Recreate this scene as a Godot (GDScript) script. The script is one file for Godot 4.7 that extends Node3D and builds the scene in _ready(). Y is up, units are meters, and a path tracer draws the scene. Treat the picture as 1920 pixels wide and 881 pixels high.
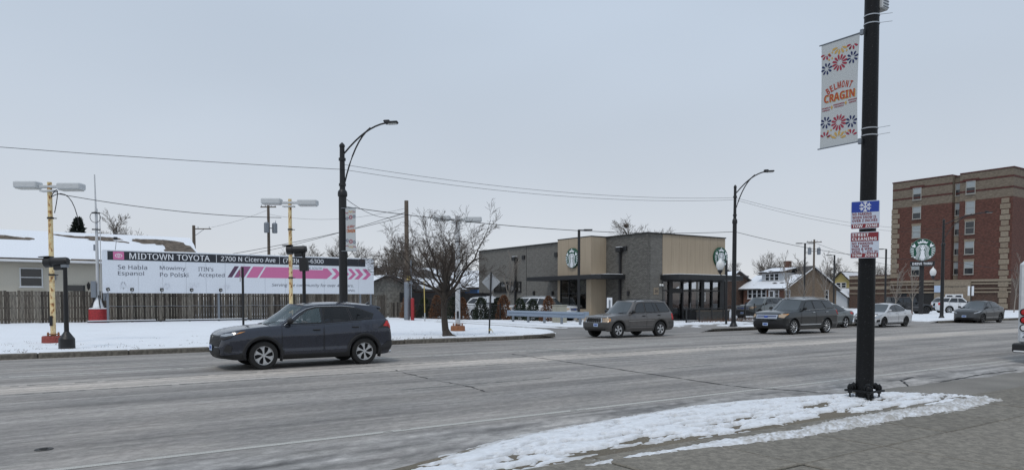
extends Node3D
# A winter street corner in overcast daylight. x runs along the road (to the right), -z across it, y up, metres.

const FW := Vector3(0.5548, 0.0, -0.8320)      # horizontal direction the photographer faces
const RT := Vector3(0.8320, 0.0, 0.5548)       # across the view
var used := {}
var M := {}
var T := {}
var FONT := {}

# ------------------------------------------------------------------ mesh builder
class MB:
	var V := PackedVector3Array()
	var I := PackedInt32Array()
	var C := PackedColorArray()
	var U := PackedVector2Array()
	func tri(a: Vector3, b: Vector3, c: Vector3) -> void:
		var k := V.size()
		V.append(a); V.append(b); V.append(c)
		I.append(k); I.append(k + 2); I.append(k + 1)
	func quad(a: Vector3, b: Vector3, c: Vector3, d: Vector3) -> void:
		var k := V.size()
		V.append(a); V.append(b); V.append(c); V.append(d)
		I.append(k); I.append(k + 2); I.append(k + 1)
		I.append(k); I.append(k + 3); I.append(k + 2)
	func tri_out(a: Vector3, b: Vector3, c: Vector3, ctr: Vector3) -> void:
		if (b - a).cross(c - a).dot((a + b + c) / 3.0 - ctr) < 0.0:
			tri(a, c, b)
		else:
			tri(a, b, c)
	func quad_out(a: Vector3, b: Vector3, c: Vector3, d: Vector3, ctr: Vector3) -> void:
		if (b - a).cross(c - a).dot((a + b + c + d) / 4.0 - ctr) < 0.0:
			quad(a, d, c, b)
		else:
			quad(a, b, c, d)
	func box(ctr: Vector3, size: Vector3, ch := 0.0, bs := Basis.IDENTITY) -> void:
		var h := size * 0.5
		if ch <= 0.0:
			var p := []
			for i in 8:
				p.append(ctr + bs * Vector3(h.x * (1 if i & 1 else -1), h.y * (1 if i & 2 else -1), h.z * (1 if i & 4 else -1)))
			for f in [[0, 1, 3, 2], [4, 5, 7, 6], [0, 1, 5, 4], [2, 3, 7, 6], [0, 2, 6, 4], [1, 3, 7, 5]]:
				quad_out(p[f[0]], p[f[1]], p[f[2]], p[f[3]], ctr)
			return
		ch = minf(ch, minf(h.x, minf(h.y, h.z)) * 0.9)
		var q := []      # per corner the vertex on the x, y and z face
		for i in 8:
			var s := Vector3(1 if i & 1 else -1, 1 if i & 2 else -1, 1 if i & 4 else -1)
			var row := []
			for ax in 3:
				var v := h - Vector3.ONE * ch
				v[ax] = h[ax]
				row.append(ctr + bs * (v * s))
			q.append(row)
		for f in [[0, 1, 3, 2, 2], [4, 5, 7, 6, 2], [0, 1, 5, 4, 1], [2, 3, 7, 6, 1], [0, 2, 6, 4, 0], [1, 3, 7, 5, 0]]:
			quad_out(q[f[0]][f[4]], q[f[1]][f[4]], q[f[2]][f[4]], q[f[3]][f[4]], ctr)
		for ax in 3:
			var o1 := (ax + 1) % 3
			var o2 := (ax + 2) % 3
			for i in 8:
				if i & (1 << ax) == 0:
					var j := i | (1 << ax)
					quad_out(q[i][o1], q[j][o1], q[j][o2], q[i][o2], ctr)
		for i in 8:
			tri_out(q[i][0], q[i][1], q[i][2], ctr)
	# smooth grid of points, rows of equal length
	func grid(rows: Array, cols: Array = []) -> void:
		var k := V.size()
		var w: int = rows[0].size()
		for r in rows.size():
			for c in w:
				V.append(rows[r][c])
				if cols.size():
					C.append(cols[r][c])
		for r in rows.size() - 1:
			for c in w - 1:
				var a := k + r * w + c
				I.append(a); I.append(a + w); I.append(a + 1)
				I.append(a + 1); I.append(a + w); I.append(a + w + 1)
	func tube(path: Array, rad: Array, n := 6, cap := true) -> void:
		var k := V.size()
		var m := path.size()
		for i in m:
			var d: Vector3 = (path[mini(i + 1, m - 1)] - path[maxi(i - 1, 0)])
			d = d.normalized() if d.length() > 1e-9 else Vector3.UP
			var s := d.cross(Vector3.UP if absf(d.y) < 0.95 else Vector3.RIGHT).normalized()
			var t := d.cross(s)
			for j in n:
				var a := TAU * j / n
				V.append(path[i] + (s * cos(a) + t * sin(a)) * float(rad[i]))
		for i in m - 1:
			for j in n:
				var a := k + i * n + j
				var b := k + i * n + (j + 1) % n
				I.append(a); I.append(a + n); I.append(b)
				I.append(b); I.append(a + n); I.append(b + n)
		if cap:
			for e in [0, m - 1]:
				if float(rad[e]) > 0.004:
					var c0 := V.size()
					V.append(path[e])
					for j in n:
						V.append(V[k + e * n + j])
					for j in n:
						var b := c0 + 1 + j
						var c := c0 + 1 + (j + 1) % n
						if e == 0:
							I.append(c0); I.append(b); I.append(c)
						else:
							I.append(c0); I.append(c); I.append(b)
	func lathe(prof: Array, n := 16, x := Transform3D.IDENTITY) -> void:   # [radius, height] pairs round local y
		for i in prof.size() - 1:
			var k := V.size()
			for r in [i, i + 1]:
				for j in n + 1:
					var a := TAU * j / n
					V.append(x * Vector3(cos(a) * float(prof[r][0]), float(prof[r][1]), sin(a) * float(prof[r][0])))
			for j in n:
				var a := k + j
				I.append(a); I.append(a + 1); I.append(a + n + 1)
				I.append(a + 1); I.append(a + n + 2); I.append(a + n + 1)
	func prism(poly: PackedVector2Array, d0: float, d1: float, x := Transform3D.IDENTITY) -> void:   # polygon in local xy, from z = d0 to z = d1
		if Geometry2D.is_polygon_clockwise(poly):
			poly = poly.duplicate()
			poly.reverse()
		var ix := Geometry2D.triangulate_polygon(poly)
		for i in range(0, ix.size(), 3):
			var a := poly[ix[i]]
			var b := poly[ix[i + 1]]
			var c := poly[ix[i + 2]]
			if (b - a).cross(c - a) < 0.0:
				var s := b
				b = c
				c = s
			tri(x * Vector3(a.x, a.y, d1), x * Vector3(b.x, b.y, d1), x * Vector3(c.x, c.y, d1))
			tri(x * Vector3(a.x, a.y, d0), x * Vector3(c.x, c.y, d0), x * Vector3(b.x, b.y, d0))
		for i in poly.size():
			var a := poly[i]
			var b := poly[(i + 1) % poly.size()]
			quad(x * Vector3(a.x, a.y, d0), x * Vector3(b.x, b.y, d0), x * Vector3(b.x, b.y, d1), x * Vector3(a.x, a.y, d1))
	func ball(ctr: Vector3, r: Vector3, n := 10, bs := Basis.IDENTITY) -> void:
		var rows := []
		for i in n / 2 + 1:
			var t := PI * i / (n / 2)
			var row := []
			for j in n + 1:
				var a := TAU * j / n
				row.append(ctr + bs * (Vector3(sin(t) * cos(a), cos(t), sin(t) * sin(a)) * r))
			rows.append(row)
		grid(rows)
	func mesh(m: Material) -> ArrayMesh:
		var am := ArrayMesh.new()
		if I.is_empty():
			return am
		var N := PackedVector3Array()
		N.resize(V.size())
		for i in range(0, I.size(), 3):
			var a := V[I[i]]
			var n := (V[I[i + 2]] - a).cross(V[I[i + 1]] - a)
			N[I[i]] += n
			N[I[i + 1]] += n
			N[I[i + 2]] += n
		for i in N.size():
			N[i] = N[i].normalized() if N[i].length_squared() > 1e-20 else Vector3.UP
		var arr := []
		arr.resize(Mesh.ARRAY_MAX)
		arr[Mesh.ARRAY_VERTEX] = V
		arr[Mesh.ARRAY_NORMAL] = N
		arr[Mesh.ARRAY_INDEX] = I
		if C.size() == V.size():
			arr[Mesh.ARRAY_COLOR] = C
		if U.size() == V.size():
			arr[Mesh.ARRAY_TEX_UV] = U
		am.add_surface_from_arrays(Mesh.PRIMITIVE_TRIANGLES, arr)
		am.surface_set_material(0, m)
		return am

# ------------------------------------------------------------------ nodes
func numbered(n: String) -> String:
	if not used.has(n):
		used[n] = 0
		return n
	used[n] += 1
	return "%s_%03d" % [n, used[n]]

func thing(called: String, label: String, category: String, at := Vector3.ZERO, turn := 0.0, group := "") -> Node3D:
	var o := Node3D.new()
	o.name = numbered(called)
	add_child(o)
	o.position = at
	o.rotation.y = turn
	return tag(o, label, category, group)

func tag(o: Node3D, label: String, category: String, group := "") -> Node3D:
	o.set_meta("label", label)
	o.set_meta("category", category)
	if group:
		o.set_meta("group", group)
	return o

func dup(src: Node3D, label: String, at: Vector3, turn := 0.0, sc := 1.0) -> Node3D:
	var base: String = src.name
	var cut := base.rfind("_")
	if cut > 0 and base.substr(cut + 1).is_valid_int():
		base = base.substr(0, cut)
	var r: Node3D = src.duplicate()
	r.name = numbered(base)
	add_child(r)
	r.position = at
	r.rotation = Vector3(0, turn, 0)
	r.scale = Vector3.ONE * sc
	r.set_meta("label", label)
	return r

func part(called: String, mb: MB, m: Material, parent: Node, at := Vector3.ZERO) -> MeshInstance3D:
	return piece(called, mb.mesh(m), parent, at)

func piece(called: String, me: Mesh, parent: Node, at := Vector3.ZERO) -> MeshInstance3D:
	var o := MeshInstance3D.new()
	o.mesh = me
	o.name = numbered(called) if parent == self else called
	parent.add_child(o, true)
	o.position = at
	return o

func struct(called: String, mb: MB, m: Material) -> MeshInstance3D:
	var o := part(called, mb, m, self)
	o.set_meta("kind", "structure")
	return o

func boxpart(called: String, ctr: Vector3, size: Vector3, m: Material, parent: Node, ch := 0.0, bs := Basis.IDENTITY) -> MeshInstance3D:
	var mb := MB.new()
	mb.box(Vector3.ZERO, size, ch, bs)
	return part(called, mb, m, parent, ctr)

func text(s: String, m: Material, parent: Node, at: Vector3, width: float, height: float, turn := 0.0, bold := false, deep := 0.006, slant := 0.0, align := 0, serif := false) -> MeshInstance3D:
	var key := s + str(bold) + str(serif) + str(m.get_instance_id())
	var tm: TextMesh
	if FONT.has(key):
		tm = FONT[key]
	else:
		tm = TextMesh.new()
		var f := SystemFont.new()
		f.font_names = PackedStringArray(["Droid Serif" if serif else "Droid Sans"])
		if bold:
			f.font_weight = 700
		tm.font = f
		tm.text = s
		tm.font_size = 64
		tm.pixel_size = 0.01
		tm.depth = 1.0
		tm.curve_step = 4.0
		tm.material = m
		FONT[key] = tm
	var bb := tm.get_aabb()
	var sx := width / bb.size.x
	var sy := height / bb.size.y
	var o := MeshInstance3D.new()
	o.mesh = tm
	o.name = "lettering"
	parent.add_child(o, true)
	var b := Basis(Vector3(sx, 0, 0), Vector3(slant * sy, sy, 0), Vector3(0, 0, deep / maxf(bb.size.z, 0.001)))
	var c := bb.get_center()
	if align == 1:      # left edge at the point given
		c.x = bb.position.x
	o.transform = Transform3D(Basis(Vector3.UP, turn) * b, Vector3.ZERO)
	o.position = at - o.transform.basis * c
	return o

# ------------------------------------------------------------------ materials
func lin(r: float, g: float, b: float) -> Color:
	return Color(r, g, b).linear_to_srgb()

func ntex(freq: float, lo: float, hi: float, size := 512, kind := FastNoiseLite.TYPE_SIMPLEX_SMOOTH, sd := 1, oct := 4, contrast := 0.0) -> NoiseTexture2D:
	var n := FastNoiseLite.new()
	n.noise_type = kind
	n.frequency = freq
	n.seed = sd
	n.fractal_octaves = oct
	var t := NoiseTexture2D.new()
	t.width = size
	t.height = size
	t.seamless = true
	t.noise = n
	var g := Gradient.new()
	g.offsets = PackedFloat32Array([contrast, 1.0 - contrast])
	g.colors = PackedColorArray([Color(lo, lo, lo), Color(hi, hi, hi)])
	t.color_ramp = g
	return t

func bump(freq: float, strength: float, size := 512, sd := 3, oct := 5) -> NoiseTexture2D:
	var n := FastNoiseLite.new()
	n.frequency = freq
	n.seed = sd
	n.fractal_octaves = oct
	var t := NoiseTexture2D.new()
	t.width = size
	t.height = size
	t.seamless = true
	t.noise = n
	t.as_normal_map = true
	t.bump_strength = strength
	return t

func mat(c: Color, rough := 0.8, metal := 0.0, tex: Texture2D = null, sc := Vector3.ONE, nrm: Texture2D = null, nscale := 0.5, world := true) -> StandardMaterial3D:
	var m := StandardMaterial3D.new()
	m.albedo_color = c
	m.roughness = rough
	m.metallic = metal
	if tex:
		m.albedo_texture = tex
	if nrm:
		m.normal_enabled = true
		m.normal_texture = nrm
		m.normal_scale = nscale
	if tex or nrm:
		m.uv1_triplanar = true
		m.uv1_world_triplanar = world
		m.uv1_scale = sc
	return m

func brick_image(cols: int, rows: int, bw: int, bh: int, joint: int, mortar: float, lo: float, hi: float, weave := false, tint := Vector3.ZERO) -> ImageTexture:
	var rng := RandomNumberGenerator.new()
	rng.seed = 77 + cols
	var w := cols * bw
	var h := rows * bh
	var im := Image.create(w, h, false, Image.FORMAT_RGB8)
	im.fill(Color(mortar, mortar, mortar))
	for r in rows:
		for c in range(-1, cols + 1):
			var v := rng.randf_range(lo, hi)
			if weave:
				v = lo if (c + r) % 2 == 0 else hi
				v += rng.randf_range(-0.06, 0.06)
			var x := c * bw + (bw / 2 if r % 2 else 0)
			im.fill_rect(Rect2i(x, r * bh, bw - joint, bh - joint), Color(v + tint.x * rng.randf(), v + tint.y * rng.randf(), v + tint.z * rng.randf()))
	im.generate_mipmaps()
	return ImageTexture.create_from_image(im)

func make_materials() -> void:
	T.fine = ntex(0.06, 0.72, 1.0)
	T.speck = ntex(0.25, 0.55, 1.0, 512, FastNoiseLite.TYPE_SIMPLEX_SMOOTH, 5, 3, 0.2)
	T.coarse = ntex(0.012, 0.78, 1.0, 512, FastNoiseLite.TYPE_SIMPLEX_SMOOTH, 9, 5, 0.2)
	T.walk = ntex(0.012, 0.72, 1.0, 1024, FastNoiseLite.TYPE_SIMPLEX_SMOOTH, 19, 7, 0.22)
	T.walk.noise.fractal_gain = 0.85
	T.grit = ntex(0.012, 0.82, 1.0, 1024, FastNoiseLite.TYPE_SIMPLEX_SMOOTH, 23, 7, 0.25)
	T.grit.noise.fractal_gain = 0.85
	T.rib = ntex(0.03, 0.88, 1.0, 512, FastNoiseLite.TYPE_SIMPLEX_SMOOTH, 14, 4, 0.1)
	T.snow = ntex(0.03, 0.93, 1.0, 512, FastNoiseLite.TYPE_SIMPLEX_SMOOTH, 2, 5)
	T.bump = bump(0.05, 6.0)
	T.bump2 = bump(0.2, 5.0, 512, 8, 3)
	T.grain = ntex(0.03, 0.6, 1.0, 512, FastNoiseLite.TYPE_SIMPLEX_SMOOTH, 12, 5, 0.15)
	T.brick = brick_image(12, 24, 40, 16, 3, 0.68, 0.86, 1.0)
	T.weave = brick_image(12, 24, 40, 16, 4, 0.55, 0.78, 1.0)
	T.redbrick = brick_image(12, 32, 40, 13, 2, 0.78, 0.62, 0.9, false, Vector3(0.08, 0.02, 0.0))
	T.tan = brick_image(12, 32, 40, 13, 2, 0.82, 0.74, 0.95)
	T.shingle = brick_image(8, 16, 48, 24, 2, 0.4, 0.55, 1.0)
	var rust := ntex(0.022, 0.0, 1.0, 512, FastNoiseLite.TYPE_SIMPLEX_SMOOTH, 21, 5)
	var rg := Gradient.new()
	rg.offsets = PackedFloat32Array([0.0, 0.22, 0.31, 0.39, 1.0])
	rg.colors = PackedColorArray([Color(0.3, 0.15, 0.08), Color(0.48, 0.26, 0.12), Color(0.68, 0.46, 0.25), Color(0.86, 0.77, 0.57), Color(0.9, 0.84, 0.7)])
	rust.color_ramp = rg
	T.rust = rust
	M.asphalt = mat(lin(1, 1, 1), 0.88, 0.0, T.grit, Vector3(0.3, 1, 0.55), T.bump2, 0.12)
	M.asphalt.vertex_color_use_as_albedo = true
	M.ground = mat(lin(1, 1, 1), 0.92, 0.0, T.fine, Vector3(0.9, 0.9, 0.9), T.bump, 0.4)
	M.ground.vertex_color_use_as_albedo = true
	M.farland = mat(lin(0.42, 0.43, 0.44), 0.95, 0.0, T.coarse, Vector3(0.02, 0.02, 0.02))
	M.snow = mat(lin(0.86, 0.88, 0.91), 0.75, 0.0, T.snow, Vector3(0.35, 0.35, 0.35), T.bump, 0.25)
	M.snowv = mat(lin(1, 1, 1), 0.75, 0.0, T.snow, Vector3(0.5, 0.5, 0.5), T.bump2, 0.2)
	M.snowv.vertex_color_use_as_albedo = true
	M.concrete = mat(lin(0.27, 0.255, 0.225), 0.9, 0.0, T.coarse, Vector3(0.5, 0.5, 0.5), T.bump, 0.35)
	M.walk = [mat(lin(0.26, 0.237, 0.196), 0.9, 0.0, T.walk, Vector3(0.42, 0.42, 0.42), T.bump2, 0.12), mat(lin(0.235, 0.213, 0.175), 0.9, 0.0, T.walk, Vector3(0.37, 0.37, 0.37), T.bump2, 0.12), mat(lin(0.28, 0.254, 0.21), 0.9, 0.0, T.walk, Vector3(0.45, 0.45, 0.45), T.bump2, 0.12)]
	M.kerb = [mat(lin(0.16, 0.145, 0.12), 0.9, 0.0, T.coarse, Vector3(0.9, 0.9, 0.9), T.bump, 0.5), mat(lin(0.13, 0.115, 0.095), 0.9, 0.0, T.coarse, Vector3(1.1, 1.1, 1.1), T.bump, 0.5), mat(lin(0.19, 0.172, 0.145), 0.9, 0.0, T.coarse, Vector3(1, 1, 1), T.bump, 0.5)]
	M.paint_line = mat(lin(0.78, 0.76, 0.7), 0.8, 0.0, T.speck, Vector3(0.7, 1, 1.5))
	M.crack = mat(lin(0.03, 0.03, 0.03), 0.95)
	M.blackpole = mat(lin(0.012, 0.012, 0.013), 0.45, 0.0, T.fine, Vector3(2, 2, 2), T.bump, 0.15)
	var chipped := ntex(0.055, 0.0, 1.0, 512, FastNoiseLite.TYPE_SIMPLEX_SMOOTH, 33, 4)
	var cg := Gradient.new()
	cg.offsets = PackedFloat32Array([0.0, 0.80, 0.86, 1.0])
	cg.colors = PackedColorArray([Color(0.08, 0.083, 0.09), Color(0.1, 0.102, 0.108), Color(0.36, 0.37, 0.38), Color(0.6, 0.61, 0.62)])
	chipped.color_ramp = cg
	M.chippole = mat(Color.WHITE, 0.5, 0.0, chipped, Vector3(1.4, 1.0, 1.4), T.bump, 0.15)
	M.chippole.metallic_specular = 0.32
	M.chippole.roughness = 0.45
	M.black = mat(lin(0.014, 0.014, 0.015), 0.5)
	M.matte = mat(lin(0.02, 0.02, 0.02), 0.9)
	M.rust = mat(Color.WHITE, 0.75, 0.0, T.rust, Vector3(0.55, 0.3, 0.55), T.bump, 0.1)
	M.redpaint = mat(lin(0.42, 0.03, 0.035), 0.6, 0.0, T.coarse, Vector3(1.2, 1.2, 1.2))
	M.redfade = mat(lin(0.33, 0.075, 0.06), 0.8, 0.0, T.coarse, Vector3(2, 2, 2), T.bump, 0.5)
	M.orangebase = mat(lin(0.36, 0.15, 0.07), 0.85, 0.0, T.coarse, Vector3(2, 2, 2), T.bump, 0.5)
	M.whitepaint = mat(lin(0.72, 0.73, 0.74), 0.55, 0.0, T.fine, Vector3(0.7, 0.7, 0.7))
	M.lampbox = mat(lin(0.6, 0.62, 0.63), 0.6, 0.0, T.snow, Vector3(0.5, 0.5, 0.5))
	M.lens = mat(lin(0.5, 0.5, 0.47), 0.25)
	M.galv = mat(lin(0.33, 0.36, 0.40), 0.45, 0.55, T.fine, Vector3(1.5, 1.5, 1.5))
	M.guard = mat(lin(0.27, 0.33, 0.41), 0.5, 0.25, T.snow, Vector3(0.5, 0.5, 0.5))
	M.steel = mat(lin(0.4, 0.41, 0.42), 0.35, 0.8)
	M.wood = []
	for v in [[0.19, 0.165, 0.135], [0.12, 0.102, 0.084], [0.25, 0.225, 0.19], [0.075, 0.064, 0.053], [0.155, 0.133, 0.11]]:
		M.wood.append(mat(lin(v[0], v[1], v[2]), 0.92, 0.0, T.grain, Vector3(1.3, 0.12, 1.3)))
	M.polewood = mat(lin(0.2, 0.16, 0.125), 0.92, 0.0, T.grain, Vector3(3, 0.3, 3), T.bump, 0.4)
	M.bark = mat(lin(0.085, 0.07, 0.058), 0.95, 0.0, T.grain, Vector3(5, 1.2, 5), T.bump, 0.7)
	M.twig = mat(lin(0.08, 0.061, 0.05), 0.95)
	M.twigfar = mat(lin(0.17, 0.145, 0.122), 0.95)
	M.twigpale = mat(lin(0.25, 0.22, 0.19), 0.95)
	M.billboard = mat(lin(0.74, 0.78, 0.84), 0.6, 0.0, T.snow, Vector3(0.6, 0.6, 0.6))
	M.ink = mat(lin(0.018, 0.021, 0.028), 0.6)
	M.inktext = mat(lin(0.045, 0.05, 0.075), 0.6)
	M.signwhite = mat(lin(0.8, 0.82, 0.85), 0.5)
	M.pink = mat(lin(0.62, 0.17, 0.35), 0.6, 0.0, T.snow, Vector3(0.8, 0.8, 0.8))
	M.mauve = mat(lin(0.25, 0.085, 0.185), 0.6)
	M.plum = mat(lin(0.09, 0.045, 0.085), 0.6)
	M.stucco = mat(lin(0.66, 0.62, 0.53), 0.9, 0.0, T.snow, Vector3(0.8, 0.8, 0.8))
	M.shingle = mat(lin(0.21, 0.165, 0.125), 0.9, 0.0, T.shingle, Vector3(0.5, 0.5, 0.5), T.bump, 0.4)
	M.greyshingle = mat(lin(0.11, 0.1, 0.095), 0.9, 0.0, T.shingle, Vector3(0.4, 0.4, 0.4), T.bump, 0.4)
	M.brick = mat(lin(0.205, 0.196, 0.178), 0.85, 0.0, T.brick, Vector3(0.42, 0.5, 0.42))
	M.weave = mat(lin(0.185, 0.176, 0.158), 0.85, 0.0, T.weave, Vector3(0.42, 0.5, 0.42))
	M.tanpanel = mat(lin(0.45, 0.365, 0.265), 0.75, 0.0, T.rib, Vector3(1.0, 0.012, 1.0))
	M.canopy = mat(lin(0.016, 0.017, 0.019), 0.5)
	M.redbrick = mat(lin(0.165, 0.075, 0.057), 0.9, 0.0, T.redbrick, Vector3(0.32, 0.42, 0.32))
	M.redband = mat(lin(0.13, 0.045, 0.038), 0.9, 0.0, T.redbrick, Vector3(0.32, 0.42, 0.32))
	M.tanbrick = mat(lin(0.245, 0.2, 0.152), 0.9, 0.0, T.tan, Vector3(0.32, 0.42, 0.32))
	M.stone = [mat(lin(0.29, 0.24, 0.18), 0.9, 0.0, T.rib, Vector3(0.2, 0.2, 0.2)), mat(lin(0.26, 0.21, 0.155), 0.9, 0.0, T.rib, Vector3(0.2, 0.2, 0.2))]
	M.bunga = mat(lin(0.19, 0.1, 0.07), 0.9, 0.0, T.redbrick, Vector3(0.35, 0.45, 0.35))
	M.bungside = mat(lin(0.25, 0.185, 0.13), 0.9, 0.0, T.tan, Vector3(0.35, 0.45, 0.35))
	M.siding = mat(lin(0.66, 0.68, 0.7), 0.8, 0.0, T.fine, Vector3(0.3, 3, 0.3))
	M.yellow = mat(lin(0.55, 0.44, 0.17), 0.8, 0.0, T.fine, Vector3(0.3, 3, 0.3))
	M.blue = mat(lin(0.16, 0.33, 0.66), 0.8, 0.0, T.fine, Vector3(0.3, 3, 0.3))
	M.brownwall = mat(lin(0.13, 0.085, 0.065), 0.9, 0.0, T.redbrick, Vector3(0.4, 0.5, 0.4))
	M.trim = mat(lin(0.75, 0.76, 0.77), 0.6)
	M.pane = mat(lin(0.02, 0.024, 0.028), 0.06)
	M.pane.metallic_specular = 0.6
	M.blind = mat(lin(0.3, 0.33, 0.34), 0.3)
	M.glass = mat(Color(0.55, 0.62, 0.64, 0.25), 0.02)
	M.glass.transparency = BaseMaterial3D.TRANSPARENCY_ALPHA
	M.tint = mat(Color(0.03, 0.035, 0.04, 0.82), 0.03)
	M.tint.transparency = BaseMaterial3D.TRANSPARENCY_ALPHA
	M.clear = mat(Color(0.35, 0.42, 0.44, 0.45), 0.02)
	M.clear.transparency = BaseMaterial3D.TRANSPARENCY_ALPHA
	M.globe = mat(lin(0.75, 0.76, 0.75), 0.35)
	M.green = mat(lin(0.006, 0.075, 0.045), 0.45)
	M.evergreen = mat(lin(0.028, 0.038, 0.022), 0.9)
	M.deadgreen = mat(lin(0.15, 0.07, 0.035), 0.9)
	M.pinegreen = mat(lin(0.018, 0.028, 0.02), 0.9)
	M.wire = mat(lin(0.02, 0.02, 0.022), 0.7)
	M.rubber = mat(lin(0.012, 0.012, 0.012), 0.8)
	M.chrome = mat(lin(0.62, 0.63, 0.64), 0.22, 0.9)
	M.rim = mat(lin(0.5, 0.51, 0.52), 0.38, 0.6)
	M.darkrim = mat(lin(0.035, 0.035, 0.037), 0.4, 0.3)
	M.cladding = mat(lin(0.013, 0.0135, 0.015), 0.6)
	M.headlamp = mat(lin(0.42, 0.44, 0.46), 0.1, 0.5)
	M.amber = mat(lin(0.6, 0.27, 0.08), 0.3)
	M.redlamp = mat(lin(0.5, 0.02, 0.02), 0.2)
	M.plate = mat(lin(0.42, 0.52, 0.68), 0.5)
	M.plateblue = mat(lin(0.05, 0.1, 0.4), 0.5)
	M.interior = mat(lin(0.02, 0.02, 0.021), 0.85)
	M.skin = mat(lin(0.45, 0.25, 0.18), 0.6)
	M.hair = mat(lin(0.05, 0.035, 0.025), 0.8)
	M.jacket = mat(lin(0.2, 0.28, 0.42), 0.9)
	M.soil = mat(lin(0.16, 0.13, 0.1), 0.95, 0.0, T.fine, Vector3(2, 2, 2), T.bump, 0.5)
	M.maroon = mat(lin(0.22, 0.02, 0.03), 0.5)
	M.signblue = mat(lin(0.015, 0.05, 0.32), 0.5)
	M.signface = mat(lin(0.58, 0.64, 0.74), 0.5)
	M.cloth = mat(lin(0.56, 0.59, 0.6), 0.85, 0.0, T.snow, Vector3(2, 2, 2))
	M.petal_red = mat(lin(0.34, 0.035, 0.065), 0.8)
	M.petal_yellow = mat(lin(0.56, 0.36, 0.11), 0.8)
	M.petal_blue = mat(lin(0.02, 0.03, 0.11), 0.8)
	M.brickorange = mat(lin(0.42, 0.06, 0.03), 0.8)
	M.backsign = mat(lin(0.42, 0.44, 0.46), 0.5, 0.1)

# ------------------------------------------------------------------ ground, road, snow
var n1 := FastNoiseLite.new()
var n2 := FastNoiseLite.new()
var n3 := FastNoiseLite.new()

func sst(a: float, b: float, x: float) -> float:
	return smoothstep(a, b, x)

func grey(v: float, warm := 0.0) -> Color:
	return Color(v * (1.0 + warm), v, v * (1.0 - warm))

func road_color(x: float, z: float) -> Color:
	var s := n1.get_noise_2d(x * 0.06, z * 3.2)          # long streaks along the lanes
	var s2 := n2.get_noise_2d(x * 0.22, z * 9.0)
	var s3 := n3.get_noise_2d(x * 0.7, z * 13.0 + 50.0)
	var b := n2.get_noise_2d(x * 0.5, z * 0.9)
	var v := 0.34 + 0.1 * s + 0.085 * s2 + 0.05 * s3 + 0.055 * b
	for t in [[-10.0, 0.5, 1.0], [-11.55, 0.45, 1.0], [-13.7, 0.5, 0.9], [-15.2, 0.4, 0.7], [-18.5, 0.4, 1.0], [-20.3, 0.3, 0.7], [-22.6, 0.5, 0.9], [-24.3, 0.45, 0.9]]:      # polished tyre tracks
		v -= 0.1 * t[2] * exp(-pow((z - t[0] + 0.25 * s) / t[1], 2.0)) * (0.8 + 1.2 * s2)
	var salt := sst(-18.1, -17.3, z + 0.35 * s2) * (1.0 - sst(-16.3, -15.6, z + 0.35 * s2))       # dry salt on the centre lane
	v += salt * (0.17 + 0.13 * s2)
	v += 0.09 * sst(-21.2, -20.4, z) * (1.0 - sst(-19.4, -18.9, z)) * sst(-0.1, 0.4, s2) * 0.7
	var warm := 0.072 + 0.035 * salt + 0.02 * b
	var edge := sst(-8.75, -8.1, z)
	if edge > 0.0:
		var m := n3.get_noise_2d(x * 0.9, z * 3.5)
		var g := n3.get_noise_2d(x * 5.0, z * 7.0)
		v += edge * (0.1 * sst(0.12, 0.5, g) + 0.12 * sst(0.2, 0.45, m + 0.4 * g) - 0.12 * sst(0.05, 0.4, -m + 0.3 * g - 0.1))
		v += edge * 0.06 * n3.get_noise_2d(x * 9.0, z * 11.0)
		for q in [[3.4, -7.75, 1.5, 0.12], [6.6, -8.15, 1.2, 0.09], [9.4, -8.3, 0.7, 0.07], [1.2, -7.6, 0.9, 0.12], [15.5, -8.0, 1.4, 0.1]]:
			v -= 0.13 * exp(-pow((x - q[0]) / q[2], 4.0) - pow((z - q[1] + 0.06 * (x - q[0]) + 0.08 * m) / q[3], 2.0))
		warm -= 0.02 * edge
	return grey(maxf(0.07, v), warm)

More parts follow.
